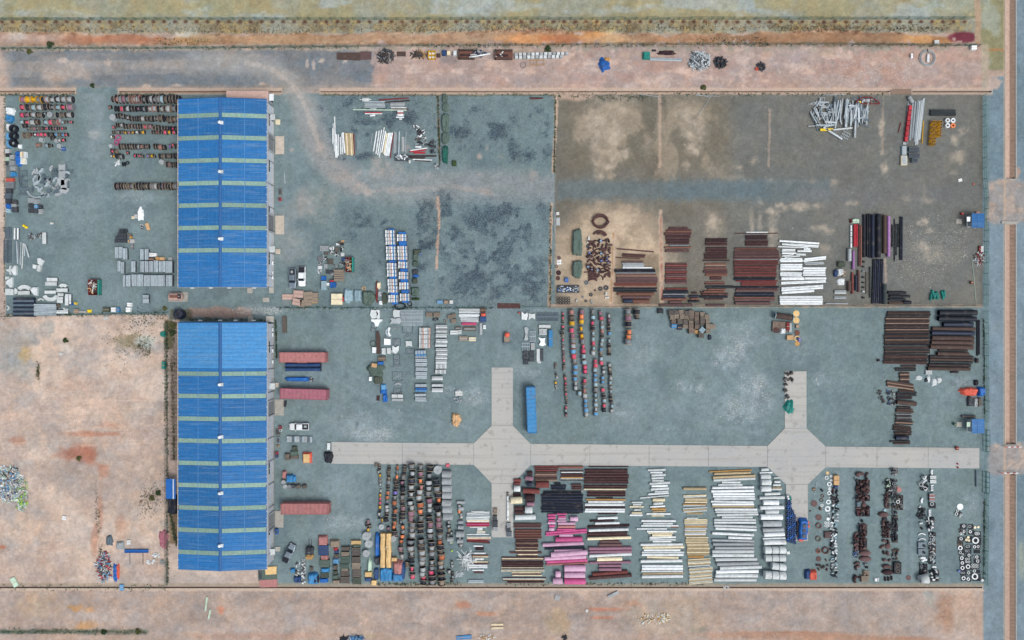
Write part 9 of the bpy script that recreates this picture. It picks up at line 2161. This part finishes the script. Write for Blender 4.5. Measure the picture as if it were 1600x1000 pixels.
def tufts(name,regions,n,mats,size,hgt,seed):
 rs=random.Random(seed)
 bs=[MB()for _ in mats]
 for k in range(n):
  x0,y0,x1,y1,sp=rs.choice(regions)
  t_=rs.random();px=x0+(x1-x0)*t_+rs.gauss(0,sp*.3);py=y0+(y1-y0)*t_+rs.gauss(0,sp)
  b=rs.choice(bs);s=rs.uniform(*size)
  for j in range(5):
   a=rs.uniform(0,6.28);w=s*.35;dx,dy=math.cos(a)*s,math.sin(a)*s
   cx_,cy_=X(px)+rs.gauss(0,s*.6),Y(py)+rs.gauss(0,s*.6)
   b.add([(cx_-dy*.35,cy_+dx*.35,.0),(cx_+dy*.35,cy_-dx*.35,.0),(cx_+dx,cy_+dy,hgt*rs.uniform(.4,1))],[(0,1,2)])
 for m,b in zip(mats,bs):
  if b.f:
   o=b.build(name,m);o['kind']='stuff';one(o,'%s %s %s'%({'leaf':'green','weed':'olive','fgreen':'bluish green','bark':'dead brown','ocre':'straw coloured','dcream':'pale dry','tgreen':'grey green','drust':'reddish dead'}[m],name,{'grass':'tufts along the fences and ditches','weeds':'in the strip below the pale field','undergrowth':'sprawling over the dirt lot'}[name]),name)
tufts('grass',[(0,148,118,148,1.5),(185,148,275,148,1.5),(505,148,868,148,1.4),(868,150,1040,152,4),(1040,147,1390,147,1.2),(0,493,262,490,1.8),(8,150,7,490,1.2),(263,500,263,914,2.2),(684,150,687,255,2),(868,150,866,270,1.2),(860,320,860,478,2.5),(580,912.5,720,912.5,1.4),(790,912.5,1100,912.5,1.4),(0,917,262,919,3),(0,986,230,987,2.5),(0,77,300,76,2),(300,76,560,74,1.5),(640,72,1100,71,1.5),(1100,71,1530,71,1.5),(295,499,430,500,1.5),(266,800,276,850,4),(431,500,432,560,1),(1537,500,1538,650,1.2),(1538,780,1537,905,1.5),(435,481,770,481,1.2)],5200,['leaf','weed','fgreen','bark'],(.08,.24),.3,71)
tufts('weeds',[(0,40,1500,38,4.2),(0,44,1500,43,3),(0,47,500,50,2.5),(600,46,1100,44,3),(1200,45,1480,46,3)],3600,['weed','bark','ocre','dcream','tgreen','drust'],(.08,.2),.25,72)
tufts('undergrowth',[(261,500,261,914,2.5),(261,500,261,914,2),(258,520,260,700,5),(272,505,272,720,3),(170,535,240,535,14),(215,540,235,545,6),(220,790,250,770,14),(150,760,160,900,6),(190,500,262,500,8),(60,575,60,590,5),(268,560,272,720,3)],2200,['weed','leaf','bark'],(.08,.22),.3,73)
def stones(name,regions,n,mats,size,seed,label):
 rs=random.Random(seed)
 bs=[MB()for _ in mats]
 for k in range(n):
  x0,y0,x1,y1=rs.choice(regions)
  px,py=rs.uniform(x0,x1),rs.uniform(y0,y1)
  s=rs.uniform(*size)*(1 if rs.random()<.9 else 1.8)
  b=rs.choice(bs);x,y=X(px),Y(py)
  a=rs.uniform(0,3)
  q=[(x+math.cos(a+j*1.257)*s*rs.uniform(.6,1),y+math.sin(a+j*1.257)*s*rs.uniform(.6,1))for j in range(5)]
  b.add([(u,v,-.02)for u,v in q]+[(x,y,s*.7)],[(j,(j+1)%5,5)for j in range(5)])
 for m,b in zip(mats,bs):
  o=b.build(name,m);o['kind']='stuff';one(o,{'offw':'pale ','cream':'creamy ','dwood':'brown ','charc':'dark ','ltgrey':'grey ','bark':'deep brown ','white':'white ','ocre':'ochre ','dcream':'straw coloured '}[m]+label,name)
stones('gravel',[(870,80,1530,138),(1290,85,1440,138),(590,80,870,138),(0,925,1530,996),(0,500,260,910),(1400,330,1530,470)],3000,['dcream','cream','dwood','ltgrey'],(.03,.09),81,'loose stones strewn over the bare earth areas')
stones('rubble',[(0,36,500,50),(540,38,860,50),(500,34,620,48),(1100,36,1300,48),(240,60,330,70),(1090,58,1200,70)],1300,['ocre','bark','dcream'],(.07,.2),83,'lumps scattered along the weed strip and eroded channel')
stones('pebbles',[(270,485,1535,690),(440,150,868,480),(868,150,1535,478),(1300,735,1535,912),(440,730,590,912)],1300,['ltgrey','charc','offw','bark'],(.03,.08),82,'small litter and chips dotted over the gravel yards')
for q in[o for o in COL.objects if o.name.startswith('flange_bundle')]:
 REG.append((q,{'skyb':'sky blue','blue':'bright blue','dblue':'dark blue','charc':'charcoal','navy':'navy'}[q.material_slots[0].material.name]+' wrapped flange bundle','among the bent pipes of the curved pipe field'))
 q['category']='flange bundle';q['group']='wrapped flange bundles'
count={}
for o,look,where in REG:
 count.setdefault((look,where),[]).append(o)
for(look,where),L in count.items():
 L.sort(key=lambda o:(-round(o.location.y/1.1),o.location.x)if not where.startswith('along')else(o.location.x,-o.location.y))
 for k,o in enumerate(L):
  if len(L)==1:
   o['label']='%s %s'%(look,where)
  else:
   o['label']='%s %s %s'%(ordinal(k+1),look,where)
